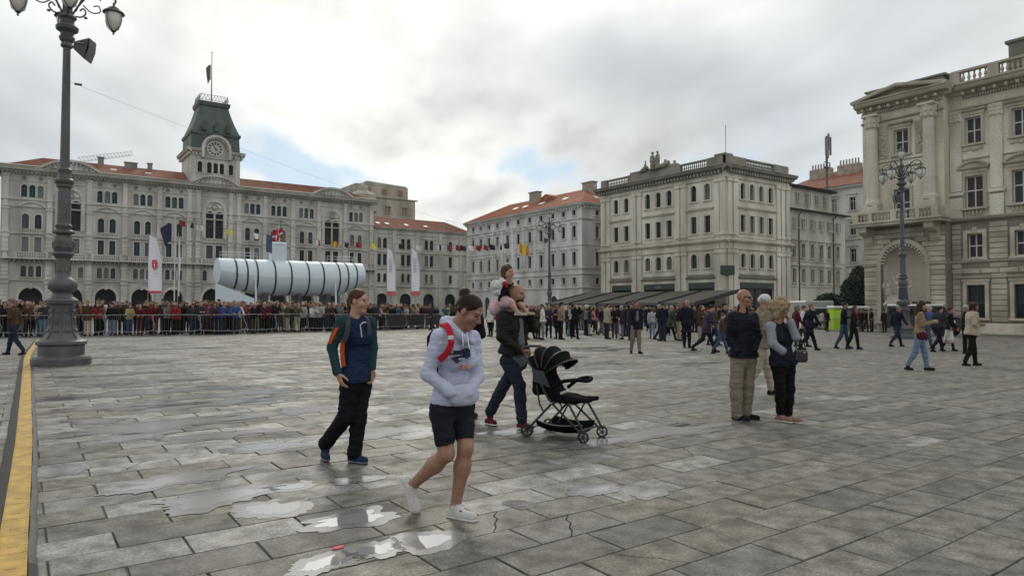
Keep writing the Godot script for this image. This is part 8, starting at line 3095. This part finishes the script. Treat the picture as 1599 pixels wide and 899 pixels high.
func flags() -> void:
	var fp := thing("flag_pole", "tall thin white pole at the left end of the string of signal flags", "flag pole", Vector3(10.3, 0, -63.9))
	var g := G.new()
	g.tube([Vector3.ZERO, Vector3(0, 9.3, 0)], [0.06, 0.035], 7)
	part("pole", g, M.frame_white, fp)
	var line := [Vector3(10.3, 9.0, -63.9), Vector3(12.0, 8.5, -62.7), Vector3(14.5, 8.0, -60.8), Vector3(17.6, 7.55, -58.7), Vector3(20.1, 7.2, -56.9), Vector3(23.7, 7.0, -54.8), Vector3(29.3, 6.95, -52.6), Vector3(34.0, 7.15, -51.9), Vector3(41.9, 8.0, -52.4)]
	var rope := G.new()
	rope.tube(spline(line, 6), 0.014, 4)
	tag(part("flag_line", rope, M.iron_dark), "thin line with signal flags strung across in front of the town hall", "rope")
	var sp := spline(line, 40)
	var at := [[0.03, "red", "swallow"], [0.09, "navy", ""], [0.115, "white", ""], [0.22, "yellow", ""], [0.30, "white", ""], [0.335, "denim", "long"], [0.365, "red", "stripe"], [0.50, "white", "red"], [0.545, "orange", "yellow"], [0.575, "navy", "red"], [0.605, "red", "swallow"], [0.635, "yellow", ""], [0.685, "navy", ""], [0.715, "white", ""], [0.755, "white", "navy"], [0.775, "red", ""], [0.80, "red", ""], [0.815, "black", ""], [0.835, "white", ""], [0.855, "red", ""], [0.872, "red", ""], [0.885, "navy", ""], [0.9, "white", "black"], [0.912, "navy", ""], [0.935, "orange", "yellow"]]
	var k := 0
	for a in at:
		var p: Vector3 = sp[int(a[0] * (sp.size() - 1))]
		var words: String = {"swallow": "plain", "long": "long", "": "plain", "stripe": "striped"}.get(a[2], "two coloured")
		k += 1
		var o := thing("signal_flag", "%s %s signal flag, %d%s from the left on the flag line" % [words, a[1], k, {1: "st", 2: "nd", 3: "rd", 21: "st", 22: "nd", 23: "rd"}.get(k, "th")], "flag", p, -YAW + 0.5 * sin(k * 2.3), "signal flags on the line")
		var w := 0.5
		var h := 0.45 if a[2] != "long" else 1.5
		if k == 25:
			w = 1.0
			h = 0.95
		var f := G.new()
		var pts := []
		for j in 6:
			for i in 7:
				var x := i / 6.0 * w
				pts.append(Vector3(x, -h + h * j / 5.0 - 0.35 * x * (0.3 + 0.7 * absf(sin(k * 1.7))), 0.09 * sin(x * 9.0 + k + j * 0.4)))
		f.grid(pts, 7)
		part("cloth", f, flat(hue(a[1]), 0.8), o)
		if a[2] in HUE or a[2] == "stripe":
			var c := hue(a[2]) if a[2] in HUE else hue("white")
			for s in ([0] if a[2] in HUE else [0, 1]):
				var f2 := G.new()
				var p2 := []
				for j in 6:
					for i in [2, 3, 4] if a[2] in HUE else [s * 3, s * 3 + 1]:
						p2.append(pts[j * 7 + i] + Vector3(0, 0, 0.006))
				f2.grid(p2, 3 if a[2] in HUE else 2)
				part("band", f2, flat(c, 0.8), o)
	var eu := thing("blue_flag", "dark blue flag hanging in folds beside the flag pole, before the town hall", "flag", Vector3(9.9, 8.5, -63.2), 0.3)
	part("cloth", flag_shape(0.9, 1.5, 2), flat(lin(0.014, 0.02, 0.06), 0.8), eu)

const RAIL := [[-12.0, -44.6], [-9.0, -43.6], [2.2, -41.4], [9.0, -39.6], [19.8, -43.5], [27.0, -46.8]]
func rail_at(s: float) -> Array:   # a place along the barriers and the direction there
	for k in range(1, RAIL.size()):
		var a := Vector2(RAIL[k - 1][0], RAIL[k - 1][1])
		var b := Vector2(RAIL[k][0], RAIL[k][1])
		var l := a.distance_to(b)
		if s <= l or k == RAIL.size() - 1: return [a.lerp(b, s / l), (b - a).normalized()]
		s -= l
	return []

func barriers() -> void:
	var L := 0.0
	for k in range(1, RAIL.size()): L += Vector2(RAIL[k - 1][0], RAIL[k - 1][1]).distance_to(Vector2(RAIL[k][0], RAIL[k][1]))
	var fr := G.new()
	fr.tube(spline([Vector3(-1.08, 0.25, 0), Vector3(-1.08, 0.95, 0), Vector3(-1.0, 1.08, 0), Vector3(1.0, 1.08, 0), Vector3(1.08, 0.95, 0), Vector3(1.08, 0.25, 0), Vector3(-1.08, 0.25, 0)], 5), 0.021, 6)
	var bars := G.new()
	for k in 11: bars.tube([Vector3(-0.95 + k * 0.19, 0.25, 0), Vector3(-0.95 + k * 0.19, 1.08, 0)], 0.0045, 4)
	var ft := G.new()
	for s in [-1.0, 1.0]:
		ft.tube([Vector3(s * 0.9, 0.26, 0), Vector3(s * 0.9, 0.04, 0.02), Vector3(s * 0.9, 0.02, 0.34)], 0.018, 5)
		ft.tube([Vector3(s * 0.9, 0.04, 0.02), Vector3(s * 0.9, 0.02, -0.34)], 0.018, 5)
	var A := fr.mesh()
	var B := bars.mesh()
	var C := ft.mesh()
	var n := int(L / 2.25)
	var names := ["first", "second", "third", "fourth", "fifth", "sixth", "seventh", "eighth", "ninth", "tenth", "eleventh", "twelfth", "thirteenth", "fourteenth", "fifteenth", "sixteenth", "seventeenth", "eighteenth", "nineteenth", "twentieth"]
	for k in n:
		var r := rail_at((k + 0.5) * 2.25)
		var p: Vector2 = r[0]
		var d: Vector2 = r[1]
		var o := thing("crowd_barrier", "%s steel crowd barrier from the left, people leaning on it" % names[k], "barrier", Vector3(p.x, gy(p.x), p.y + 0.04 * sin(k * 3.0)), -d.angle() + 0.02 * sin(k * 5.0), "steel barriers in front of the crowd")
		part("frame", A, M.steel, o)
		part("bars", B, M.steel, o)
		part("foot", C, M.steel, o)
		if k in [15, 16, 17]:
			var c := G.new()
			c.cbox(Vector3(0, 0.66, -0.03), Vector3(2.0, 0.76, 0.012), 0.004)
			part("black_cover", c, M.black, o)

func crowd() -> void:
	var kinds := [
		["rail_short", {"arms": "rail", "lean": 0.16, "hair": "short", "nod": 0.1}], ["rail_bob", {"arms": "rail", "lean": 0.14, "hair": "bob", "fem": true, "shoulder": 0.155}], ["rail_bald", {"arms": "rail", "lean": 0.15, "hair": "beard", "girth": 1.1, "coat": 0.14}],
		["fold_long", {"arms": "fold", "hair": "long", "fem": true, "shoulder": 0.155, "coat": 0.25, "bulk": 1.1, "quilt": 0.09}], ["up_short", {"arms": "up", "hair": "short"}], ["pocket_cap", {"arms": "pocket", "hair": "short+cap", "coat": 0.12}],
		["still_grey", {"arms": "swing", "hair": "grey", "coat": 0.2}], ["pocket_beanie", {"arms": "pocket", "hair": "beanie", "bulk": 1.15, "coat": 0.1, "quilt": 0.09}], ["coat_bob", {"arms": "fold", "hair": "bob", "fem": true, "coat": 0.4, "shoulder": 0.155, "bag": 1.0}], ["carry_tied", {"arms": "carry", "hair": "bun", "fem": true, "shoulder": 0.155, "scarf": 1}], ["shades", {"arms": "fold", "hair": "short+shades", "girth": 1.12, "coat": 0.08}], ["walk", {"stride": 0.55, "arms": "swing", "hair": "short"}]]
	var tops := ["black", "black", "navy", "navy", "charcoal", "charcoal", "black", "charcoal", "navy", "brown", "brown", "grey", "burgundy", "olive", "beige", "navy", "black", "charcoal", "brown", "red", "teal", "pale grey", "tan", "purple", "white", "rose"]
	var lows := ["black", "black", "navy", "denim", "dark denim", "charcoal", "grey", "pale denim", "beige", "brown"]
	var hairs := ["dark", "dark", "brown", "brown", "grey", "white", "fair", "light brown", "grey"]
	var special := {14: ["brown", "black"], 16: ["brown", "navy"], 19: ["khaki", "denim"], 20: ["burgundy", "burgundy"], 21: ["grey", "black"], 25: ["blue", "dark denim"], 26: ["white", "olive"], 28: ["burgundy", "black"], 30: ["olive", "beige"], 31: ["pale grey", "black"], 36: ["grey", "navy"], 39: ["pink", "black"], 12: ["black", "black"]}
	rng.seed = 2024
	var L := 40.2
	var rows := [[0.45, 66, "leaning on the barrier"], [1.1, 62, "in the second row"], [1.75, 54, "in the third row"]]
	var ord := func(k: int) -> String: return "%d%s" % [k, "th" if k % 100 in [11, 12, 13] else ({1: "st", 2: "nd", 3: "rd"}.get(k % 10, "th"))]
	for ri in rows.size():
		var row = rows[ri]
		for k in row[1]:
			var s: float = (k + 0.5) * L / row[1] + rng.randf_range(-0.16, 0.16)
			var r := rail_at(s)
			var p: Vector2 = r[0]
			var d: Vector2 = r[1]
			var back := Vector2(d.y, -d.x)
			if back.y > 0: back = -back
			p += back * (row[0] + rng.randf_range(-0.12, 0.22))
			var kd: int = rng.randi_range(0, 2) if ri == 0 and rng.randf() < 0.6 else rng.randi_range(3, 10)
			if ri > 0 and rng.randf() < 0.12: kd = 4
			var kind = kinds[kd]
			var cell := 0.021
			var st := stock("crowd_" + kind[0], kind[1], cell)
			var top: String = tops[rng.randi() % tops.size()]
			var low: String = lows[rng.randi() % lows.size()]
			if ri == 0 and special.has(int(k * 0.72)) :
				top = special[int(k * 0.72)][0]
				low = special[int(k * 0.72)][1]
			var hr: String = hairs[rng.randi() % hairs.size()]
			var face := atan2(-back.x, -back.y) + rng.randf_range(-0.5, 0.5) + (rng.randf_range(-0.8, 0.8) if ri > 1 else 0.0)
			var c := {"top": hue(top), "low": hue(low), "hair": lock(hr), "acc": hue(tops[rng.randi() % tops.size()]), "tone": rng.randi() % 3, "fat": rng.randf_range(0.94, 1.08)}
			put_person(st, Vector3(p.x, gy(p.x), p.y), face, rng.randf_range(0.95, 1.06) + 0.02 * ri, c, "person in %s top with %s hair, %s from left %s" % [top, hr, ord.call(k + 1), row[2]], "crowd behind the barriers")
	# people farther off on the open part of the square
	var spots := 0
	for k in 84:
		var u := rng.randf_range(0.0, 1.0)
		var dep := rng.randf_range(33.0, 54.0)
		var side := dep * lerpf(-0.07, 0.37, u)
		var p := Vector3(dep * sin(YAW) + side * cos(YAW), 0, -dep * cos(YAW) + side * sin(YAW))
		p.y = gy(p.x)
		if p.x > 66.0 or Vector2(p.x - 41.9, p.z + 52.4).length() < 1.0: continue
		var kind = kinds[rng.randi_range(3, 11)]
		var st := stock("crowd_" + kind[0], kind[1], 0.021)
		var top: String = tops[rng.randi() % tops.size()]
		var low: String = lows[rng.randi() % lows.size()]
		var hr: String = hairs[rng.randi() % hairs.size()]
		spots += 1
		var c := {"top": hue(top), "low": hue(low), "hair": lock(hr), "acc": hue(tops[rng.randi() % tops.size()]), "tone": rng.randi() % 3}
		put_person(st, p, rng.randf_range(0, TAU), rng.randf_range(0.93, 1.06), c, "distant person in %s top, %s trousers, %s hair, %s far walker" % [top, low, hr, ord.call(spots)], "people far off before the awnings")

# those who stand farther back, too many to tell apart
	var mass := {}
	for k in 190:
		var p := Vector2.ZERO
		if k < 120:
			var r := rail_at((k + rng.randf()) * L / 120.0)
			var d: Vector2 = r[1]
			var back := Vector2(d.y, -d.x)
			if back.y > 0: back = -back
			p = r[0] + back * rng.randf_range(2.3, 5.0)
		else:
			var dep := rng.randf_range(48.0, 66.0)
			var side := dep * rng.randf_range(-0.12, 0.34)
			p = Vector2(dep * sin(YAW) + side * cos(YAW), -dep * cos(YAW) + side * sin(YAW))
			if p.x > 66.0 or p.distance_to(Vector2(41.9, -52.4)) < 1.0: continue
		var st = stock("mass_" + kinds[k % 4 + 3][0], kinds[k % 4 + 3][1], 0.034)
		var c := {"top": hue(tops[rng.randi() % tops.size()]), "low": hue(lows[rng.randi() % 6]), "hair": lock(hairs[rng.randi() % hairs.size()]), "acc": hue("charcoal"), "tone": k % 3}
		var xf := Transform3D(Basis(Vector3.UP, rng.randf_range(-0.9, 0.9) + (0.0 if k < 120 else k * 2.4)).scaled_local(Vector3.ONE * rng.randf_range(0.99, 1.09)), Vector3(p.x, gy(p.x), p.y))
		for i in st.keys.size():
			var m := paint(st.keys[i], c)
			if not mass.has(m): mass[m] = G.new()
			var g: G = mass[m]
			var a = st.mesh.surface_get_arrays(i)
			var at := g.v.size()
			g.v.append_array(xf * a[Mesh.ARRAY_VERTEX])
			g.n.append_array(Transform3D(xf.basis.orthonormalized(), Vector3.ZERO) * a[Mesh.ARRAY_NORMAL])
			g.uv.append_array(a[Mesh.ARRAY_TEX_UV])
			for q in a[Mesh.ARRAY_INDEX]: g.t.append(at + q)
	var all := ArrayMesh.new()
	for m in mass: (mass[m] as G).mesh(m, all)
	tag(part("crowd", all, null), "dense dark crowd standing behind the front rows and before the awnings", "crowd", "", "stuff")

func awnings() -> void:
	var names := ["leftmost", "second", "third", "fourth", "rightmost"]
	for k in 5:
		var z := -86.5 + k * 6.1
		var o := thing("cafe_awning", "%s of the five cream sloping cafe awnings of the corner palace" % names[k], "awning", Vector3(77.4, gy(77), z), -PI / 2, "cafe awnings")
		var y: float = 4.45
		var g := G.new()
		var pts := []
		for j in 5:
			for i in 7: pts.append(Vector3(i * 0.98, lerpf(y - 1.75, y, j / 4.0) - 0.06 * sin(j / 4.0 * PI), lerpf(9.0, 0.2, j / 4.0)))
		g.grid(pts, 7)
		g.grid([Vector3(0, y - 2.05, 9.02), Vector3(5.9, y - 2.05, 9.02), Vector3(0, y - 1.74, 9.02), Vector3(5.9, y - 1.74, 9.02)], 2)
		part("canopy", g, M.awning, o)
		var f := G.new()
		for x in [0.05, 5.85]:
			f.box(Vector3(x, y - 1.0, 4.6), Vector3(0.12, 0.5, 9.1), Basis(Vector3.RIGHT, 0.19))
			f.prism(PackedVector2Array([Vector2(0, 0), Vector2(0.01, 0), Vector2(0.01, 0.01)]), 0.01)
			f.tube([Vector3(x, -0.3, 8.9), Vector3(x, y - 1.8, 8.9)], 0.05, 6)
		f.tube([Vector3(0, y - 1.8, 9.0), Vector3(5.9, y - 1.8, 9.0)], 0.05, 6)
		part("frame", f, M.awning_dark, o)
	# the dark sign on the corner
	var s := thing("corner_sign", "blank dark green rounded sign on the corner of the cream palace", "sign", Vector3(77.85, 6.45, -58.6), -PI / 4)
	var g := G.new()
	g.cbox(Vector3(0, 0, 0.3), Vector3(1.9, 1.35, 0.25), 0.12)
	part("board", g, M.sign_green, s)

func vehicles() -> void:
	var paint_ := flat(lin(0.02, 0.024, 0.032), 0.3)
	var o := thing("police_jeep", "dark four wheel drive car with a white roof and lamps, parked before the ornate palace", "car", Vector3(49.3, gy(49.3), -21.2), -PI / 2 - 0.15)
	var b := G.new()
	b.prism(PackedVector2Array([Vector2(-2.2, 0.45), Vector2(2.1, 0.45), Vector2(2.2, 0.7), Vector2(2.15, 1.15), Vector2(1.1, 1.25), Vector2(0.75, 1.95), Vector2(-2.15, 1.95), Vector2(-2.25, 1.0)]), 1.7)
	for k in b.v.size(): b.v[k].z -= 0.85
	part("body", b, paint_, o)
	var w := G.new()
	w.cbox(Vector3(-0.75, 2.02, 0), Vector3(2.9, 0.14, 1.72), 0.05)
	part("roof", w, flat(lin(0.6, 0.6, 0.6), 0.4), o)
	for s in [-1.0, 1.0]:
		for x in [[0.25, 0.75], [-0.75, 0.9], [-1.7, 0.7]]:
			var g := G.new()
			g.cbox(Vector3(x[0], 1.6, s * 0.855), Vector3(x[1], 0.5, 0.03), 0.01)
			part("window", g, M.glass, o)
		for x in [-1.35, 1.35]:
			var t := G.new()
			t.lathe(V2([0.2, -0.12, 0.36, -0.13, 0.39, -0.08, 0.39, 0.08, 0.36, 0.13, 0.2, 0.12, 0.2, -0.12]), 20)
			var wh := part("wheel", t, M.rubber, o, Transform3D(Basis(Vector3.RIGHT, PI / 2), Vector3(x, 0.39, s * 0.78)))
			var r := G.new()
			r.lathe(V2([0, -0.1, 0.2, -0.11, 0.2, 0.11, 0, 0.1]), 14)
			part("rim", r, M.steel, wh)
	var ws := G.new()
	ws.cbox(Vector3(0.96, 1.6, 0), Vector3(0.03, 0.66, 1.5), 0.01, Basis(Vector3.BACK, 0.46))
	part("windscreen", ws, M.glass, o)
	var st := G.new()
	st.cbox(Vector3(1.62, 1.235, 0), Vector3(0.85, 0.04, 1.5), 0.015)
	part("bonnet", st, paint_, o)
	for s in [-1.0, 1.0]:
		var h := G.new()
		h.lathe(V2([0, 0.04, 0.11, 0.03, 0.12, -0.02, 0, -0.02]), 12)
		part("headlight", h, M.lamp_glass, o, Transform3D(Basis(Vector3.BACK, -PI / 2), Vector3(2.18, 0.95, s * 0.6)))
	for k in 6:
		var l := G.new()
		l.lathe(V2([0.1, 0, 0.1, 0.16, 0.06, 0.2, 0, 0.21]), 10)
		part("roof_lamp", l, M.black, o, T(-1.9 + k * 0.46, 2.09, 0.5 if k % 2 else -0.5))
	var v := thing("grey_truck", "boxy pale grey truck standing before the round clipped tree", "truck", Vector3(61.0, gy(61.0), -36.4), -YAW)
	var g := G.new()
	g.cbox(Vector3(0, 1.55, 0), Vector3(2.7, 2.1, 3.8), 0.12)
	part("box", g, flat(lin(0.33, 0.33, 0.32), 0.5), v)
	g = G.new()
	g.cbox(Vector3(0, 1.3, 2.3), Vector3(2.0, 1.4, 0.9), 0.15)
	var cab := part("cab", g, flat(lin(0.30, 0.30, 0.29), 0.4), v)
	g = G.new()
	g.cbox(Vector3(0, 1.6, 2.76), Vector3(1.7, 0.55, 0.04), 0.01)
	part("windscreen", g, M.glass, cab)
	for s in [-1.0, 1.0]:
		for z in [-1.2, 1.9]:
			var t := G.new()
			t.lathe(V2([0, -0.12, 0.38, -0.12, 0.4, -0.06, 0.4, 0.06, 0.38, 0.12, 0, 0.12]), 16)
			part("wheel", t, M.rubber, v, Transform3D(Basis(Vector3.BACK, PI / 2), Vector3(s * 0.95, 0.4, z)))
	var kk := thing("lime_kiosk", "lime green and grey kiosk with a white roof, left of the fountain", "kiosk", Vector3(54.003, 1.55, -30.267) * Vector3(1, 0, 1) + Vector3(0, gy(55.0), 0), -YAW)
	g = G.new()
	g.cbox(Vector3(0.35, 0.95, -0.5), Vector3(0.75, 1.75, 1.0), 0.03)
	part("lime_side", g, flat(lin(0.36, 0.60, 0.02), 0.5), kk)
	g = G.new()
	g.cbox(Vector3(1.75, 0.92, -0.5), Vector3(2.0, 1.65, 0.9), 0.03)
	part("cabin", g, flat(lin(0.10, 0.105, 0.10), 0.5), kk)
	g = G.new()
	g.cbox(Vector3(1.4, 1.93, -0.45), Vector3(2.95, 0.22, 1.3), 0.06)
	part("roof", g, flat(lin(0.55, 0.57, 0.57), 0.5), kk)
	g = G.new()
	for k in 3: g.cbox(Vector3(0.35, 0.5 + k * 0.42, 0.01), Vector3(0.6, 0.02, 0.02), 0.004)
	part("door_ribs", g, flat(lin(0.25, 0.45, 0.02), 0.5), kk)
	# low steel barriers by the fountain
	for k in 3:
		var br := thing("street_barrier", ["left", "middle", "right"][k] + " one of the three low steel barriers before the fountain", "barrier", Vector3(54.0, gy(54), -29.5 + k * 2.3), PI / 2, "barriers before the fountain")
		g = G.new()
		g.tube([Vector3(-1.05, 0, 0), Vector3(-1.05, 1.0, 0), Vector3(1.05, 1.0, 0), Vector3(1.05, 0, 0)], 0.022, 5)
		for i in 9: g.tube([Vector3(-0.9 + i * 0.22, 0.2, 0), Vector3(-0.9 + i * 0.22, 1.0, 0)], 0.008, 4)
		part("frame", g, M.steel, br)

# leaves spread through a volume: little bent blades
func foliage(shape: Callable, n: int, size: float, seed_: int) -> Array:
	var r := RandomNumberGenerator.new()
	r.seed = seed_
	var a := G.new()
	var b := G.new()
	for k in n:
		var p: Vector3 = shape.call(r)
		var g := a if r.randf() < 0.62 else b
		var q := Basis.from_euler(Vector3(r.randf_range(-1.2, 1.2), r.randf() * TAU, r.randf_range(-0.8, 0.8)))
		var s := size * r.randf_range(0.6, 1.35)
		var x := q.x * s * 0.5
		var z := q.z * s
		g.tri(p - x, p + x, p + z)
		g.tri(p + x * 0.8, p - x * 0.4 + q.y * s * 0.5, p - z * 0.8)
	return [a, b]

func trees() -> void:
	var o := thing("clipped_cypress", "tall dark clipped evergreen column left of the ornate palace", "tree", Vector3(65.6, gy(65.6), -34.2))
	var g := G.new()
	g.tube([Vector3(0, 0, 0), Vector3(0.05, 2.5, 0), Vector3(0, 5.4, 0)], [0.16, 0.12, 0.03], 8)
	part("trunk", g, M.bark, o)
	for x in [[-0.5, 4.8, 1.4, 3], [0.75, 5.9, 1.3, 4]]:
		var h: float = x[1]
		var sh := func(r: RandomNumberGenerator) -> Vector3:
			var y := r.randf()
			var rad: float = x[2] * (0.75 + 0.25 * sin(y * 2.6)) * (1.0 if y < 0.75 else sqrt(maxf(0.0, 1.0 - ((y - 0.75) / 0.27) ** 2)))
			var w := r.randf() * TAU
			return Vector3(x[0] + cos(w) * rad * (0.8 + 0.24 * r.randf()), 0.15 + y * h, sin(w) * rad * (0.8 + 0.24 * r.randf()))
		var f := foliage(sh, 3200, 0.2, int(x[3]))
		part("crown", f[0], M.leaf, o)
		part("crown", f[1], M.leaf2, o)
		var core := G.new()
		core.lathe(V2([0, 0.2, x[2] * 0.72, 0.2, x[2] * 0.8, h * 0.5, x[2] * 0.6, h * 0.85, 0, h * 0.97]), 14, true)
		core.xf = Transform3D.IDENTITY
		for k in core.v.size(): core.v[k].x += x[0]
		part("inner_foliage", core, M.leaf, o)
	o = thing("round_tree", "low round clipped dark tree before the cream house", "tree", Vector3(67.3, gy(67.3), -38.2))
	g = G.new()
	g.tube([Vector3(0, 0, 0), Vector3(0.06, 1.2, 0.02), Vector3(0, 2.2, 0)], [0.14, 0.11, 0.04], 8)
	for k in 5: g.tube([Vector3(0, 1.0, 0), Vector3(cos(k * 1.26) * 0.8, 2.3, sin(k * 1.26) * 0.8)], [0.06, 0.02], 5)
	part("trunk", g, M.bark, o)
	var sh := func(r: RandomNumberGenerator) -> Vector3:
		var d := Vector3(r.randfn(), r.randfn(), r.randfn()).normalized()
		return Vector3(0, 2.1, 0) + d * Vector3(1.55, 1.35, 1.55) * (0.72 + 0.3 * r.randf() + 0.06 * sin(d.x * 9.0) * cos(d.y * 8.0))
	var f := foliage(sh, 3600, 0.2, 8)
	part("crown", f[0], M.leaf, o)
	part("crown", f[1], M.leaf2, o)
	g = G.new()
	g.lathe(V2([0, 0.95, 0.8, 1.3, 1.1, 2.1, 0.8, 2.95, 0, 3.2]), 14, true)
	part("inner_foliage", g, M.leaf, o)

func statues() -> void:
	var o := thing("roof_statues", "stone statue group of two standing figures and a child on the corner palace's parapet", "statue", Vector3(77.8, 22.3, -71.8), -PI / 2)
	var b := Body.new(Vector3(-3.6, 0, -0.8), Vector3(3.6, 4.0, 0.8), 0.07)
	for p in [[-0.25, 2.9, 1.0], [0.75, 2.9, 1.0], [-1.7, 1.7, 0.6]]:
		var s: float = p[2]
		var x: float = p[0]
		b.cap(Vector3(x, 0.2, 0), Vector3(x, p[1] * 0.45, 0), 0.42 * s, 0.34 * s, 0, 0.1)
		b.cap(Vector3(x, p[1] * 0.45, 0), Vector3(x + 0.05, p[1] * 0.72, 0), 0.32 * s, 0.3 * s, 0, 0.1)
		b.cap(Vector3(x + 0.3 * s, p[1] * 0.72, 0), Vector3(x + 0.45 * s, p[1] * 0.45, 0.1), 0.13 * s, 0.1 * s, 0, 0.06)
		b.cap(Vector3(x - 0.3 * s, p[1] * 0.72, 0), Vector3(x - 0.4 * s, p[1] * 0.45, 0.1), 0.13 * s, 0.1 * s, 0, 0.06)
		b.ell(Vector3(x + 0.03, p[1] * 0.9, 0.03), Vector3(0.19, 0.25, 0.2) * (0.5 + 0.5 * s), Basis.IDENTITY, 0, 0.06)
	b.cap(Vector3(-2.9, 0.1, 0), Vector3(-1.6, 0.55, 0), 0.2, 0.4, 0, 0.1)
	b.cap(Vector3(1.2, 0.3, 0), Vector3(2.6, 0.55, 0), 0.4, 0.3, 0, 0.1)
	b.cap(Vector3(2.2, 0.5, 0), Vector3(2.3, 1.1, 0), 0.3, 0.15, 0, 0.1)
	b.rough(foldn, [0.1], Vector3(1.2, 1.2, 1.2))
	var out := {}
	b.into(out)
	part("figures", out[0], M.duchi_dark, o)

func crane() -> void:
	var o := thing("tower_crane", "pale jib of a building crane far behind the town hall roof", "crane", Vector3(25.0, 0, -230.0))
	var g := G.new()
	g.tube([Vector3(0, 0, 0), Vector3(0, 30, 0)], 0.7, 6)
	part("mast", g, M.lead, o)
	g = G.new()
	var a := Vector3(11.44, 42.68, -230) - o.position
	var b := Vector3(25.22, 46.38, -230) - o.position
	for k in [Vector3(0, 0, 0.6), Vector3(0, 0, -0.6), Vector3(0, 1.3, 0)]: g.tube([a + k, b + k], 0.045, 3)
	for k in 16:
		var p := a.lerp(b, k / 16.0)
		var q := a.lerp(b, (k + 0.5) / 16.0)
		g.tube([p + Vector3(0, 0, 0.6), q + Vector3(0, 1.3, 0)], 0.03, 3)
		g.tube([q + Vector3(0, 1.3, 0), p + (b - a) / 16 + Vector3(0, 0, 0.6)], 0.05, 3)
	part("jib", g, M.lead, o)

func litter() -> void:
	var l := G.new()
	l.prism(PackedVector2Array([Vector2(-0.035, -0.01), Vector2(0.0, -0.022), Vector2(0.04, -0.012), Vector2(0.045, 0.012), Vector2(0.01, 0.022), Vector2(-0.03, 0.012)]), 0.006)
	tag(part("paper_scrap", l, flat(lin(0.60, 0.10, 0.14), 0.8), null, Transform3D(Basis(Vector3.RIGHT, -PI / 2 + 0.06), Vector3(1.647, 0, -4.235) + Vector3(0, 0.006, 0))), "small pink scrap of paper on the wet slabs by the long puddle", "litter")

func _ready() -> void:
	hairn.frequency = 1.0
	hairn.fractal_octaves = 3
	foldn.frequency = 1.0
	foldn.fractal_octaves = 3
	foldn.seed = 21
	environment()
	materials()
	paving()
	puddles()
	cityhall()
	wing()
	far_houses()
	pitteri()
	duchi()
	side_house()
	lloyd()
	awnings()
	submarine()
	lamps()
	banners()
	flags()
	statues()
	trees()
	vehicles()
	crane()
	barriers()
	cable_cover()
	main_people()
	stroller()
	walkers()
	crowd()
	litter()
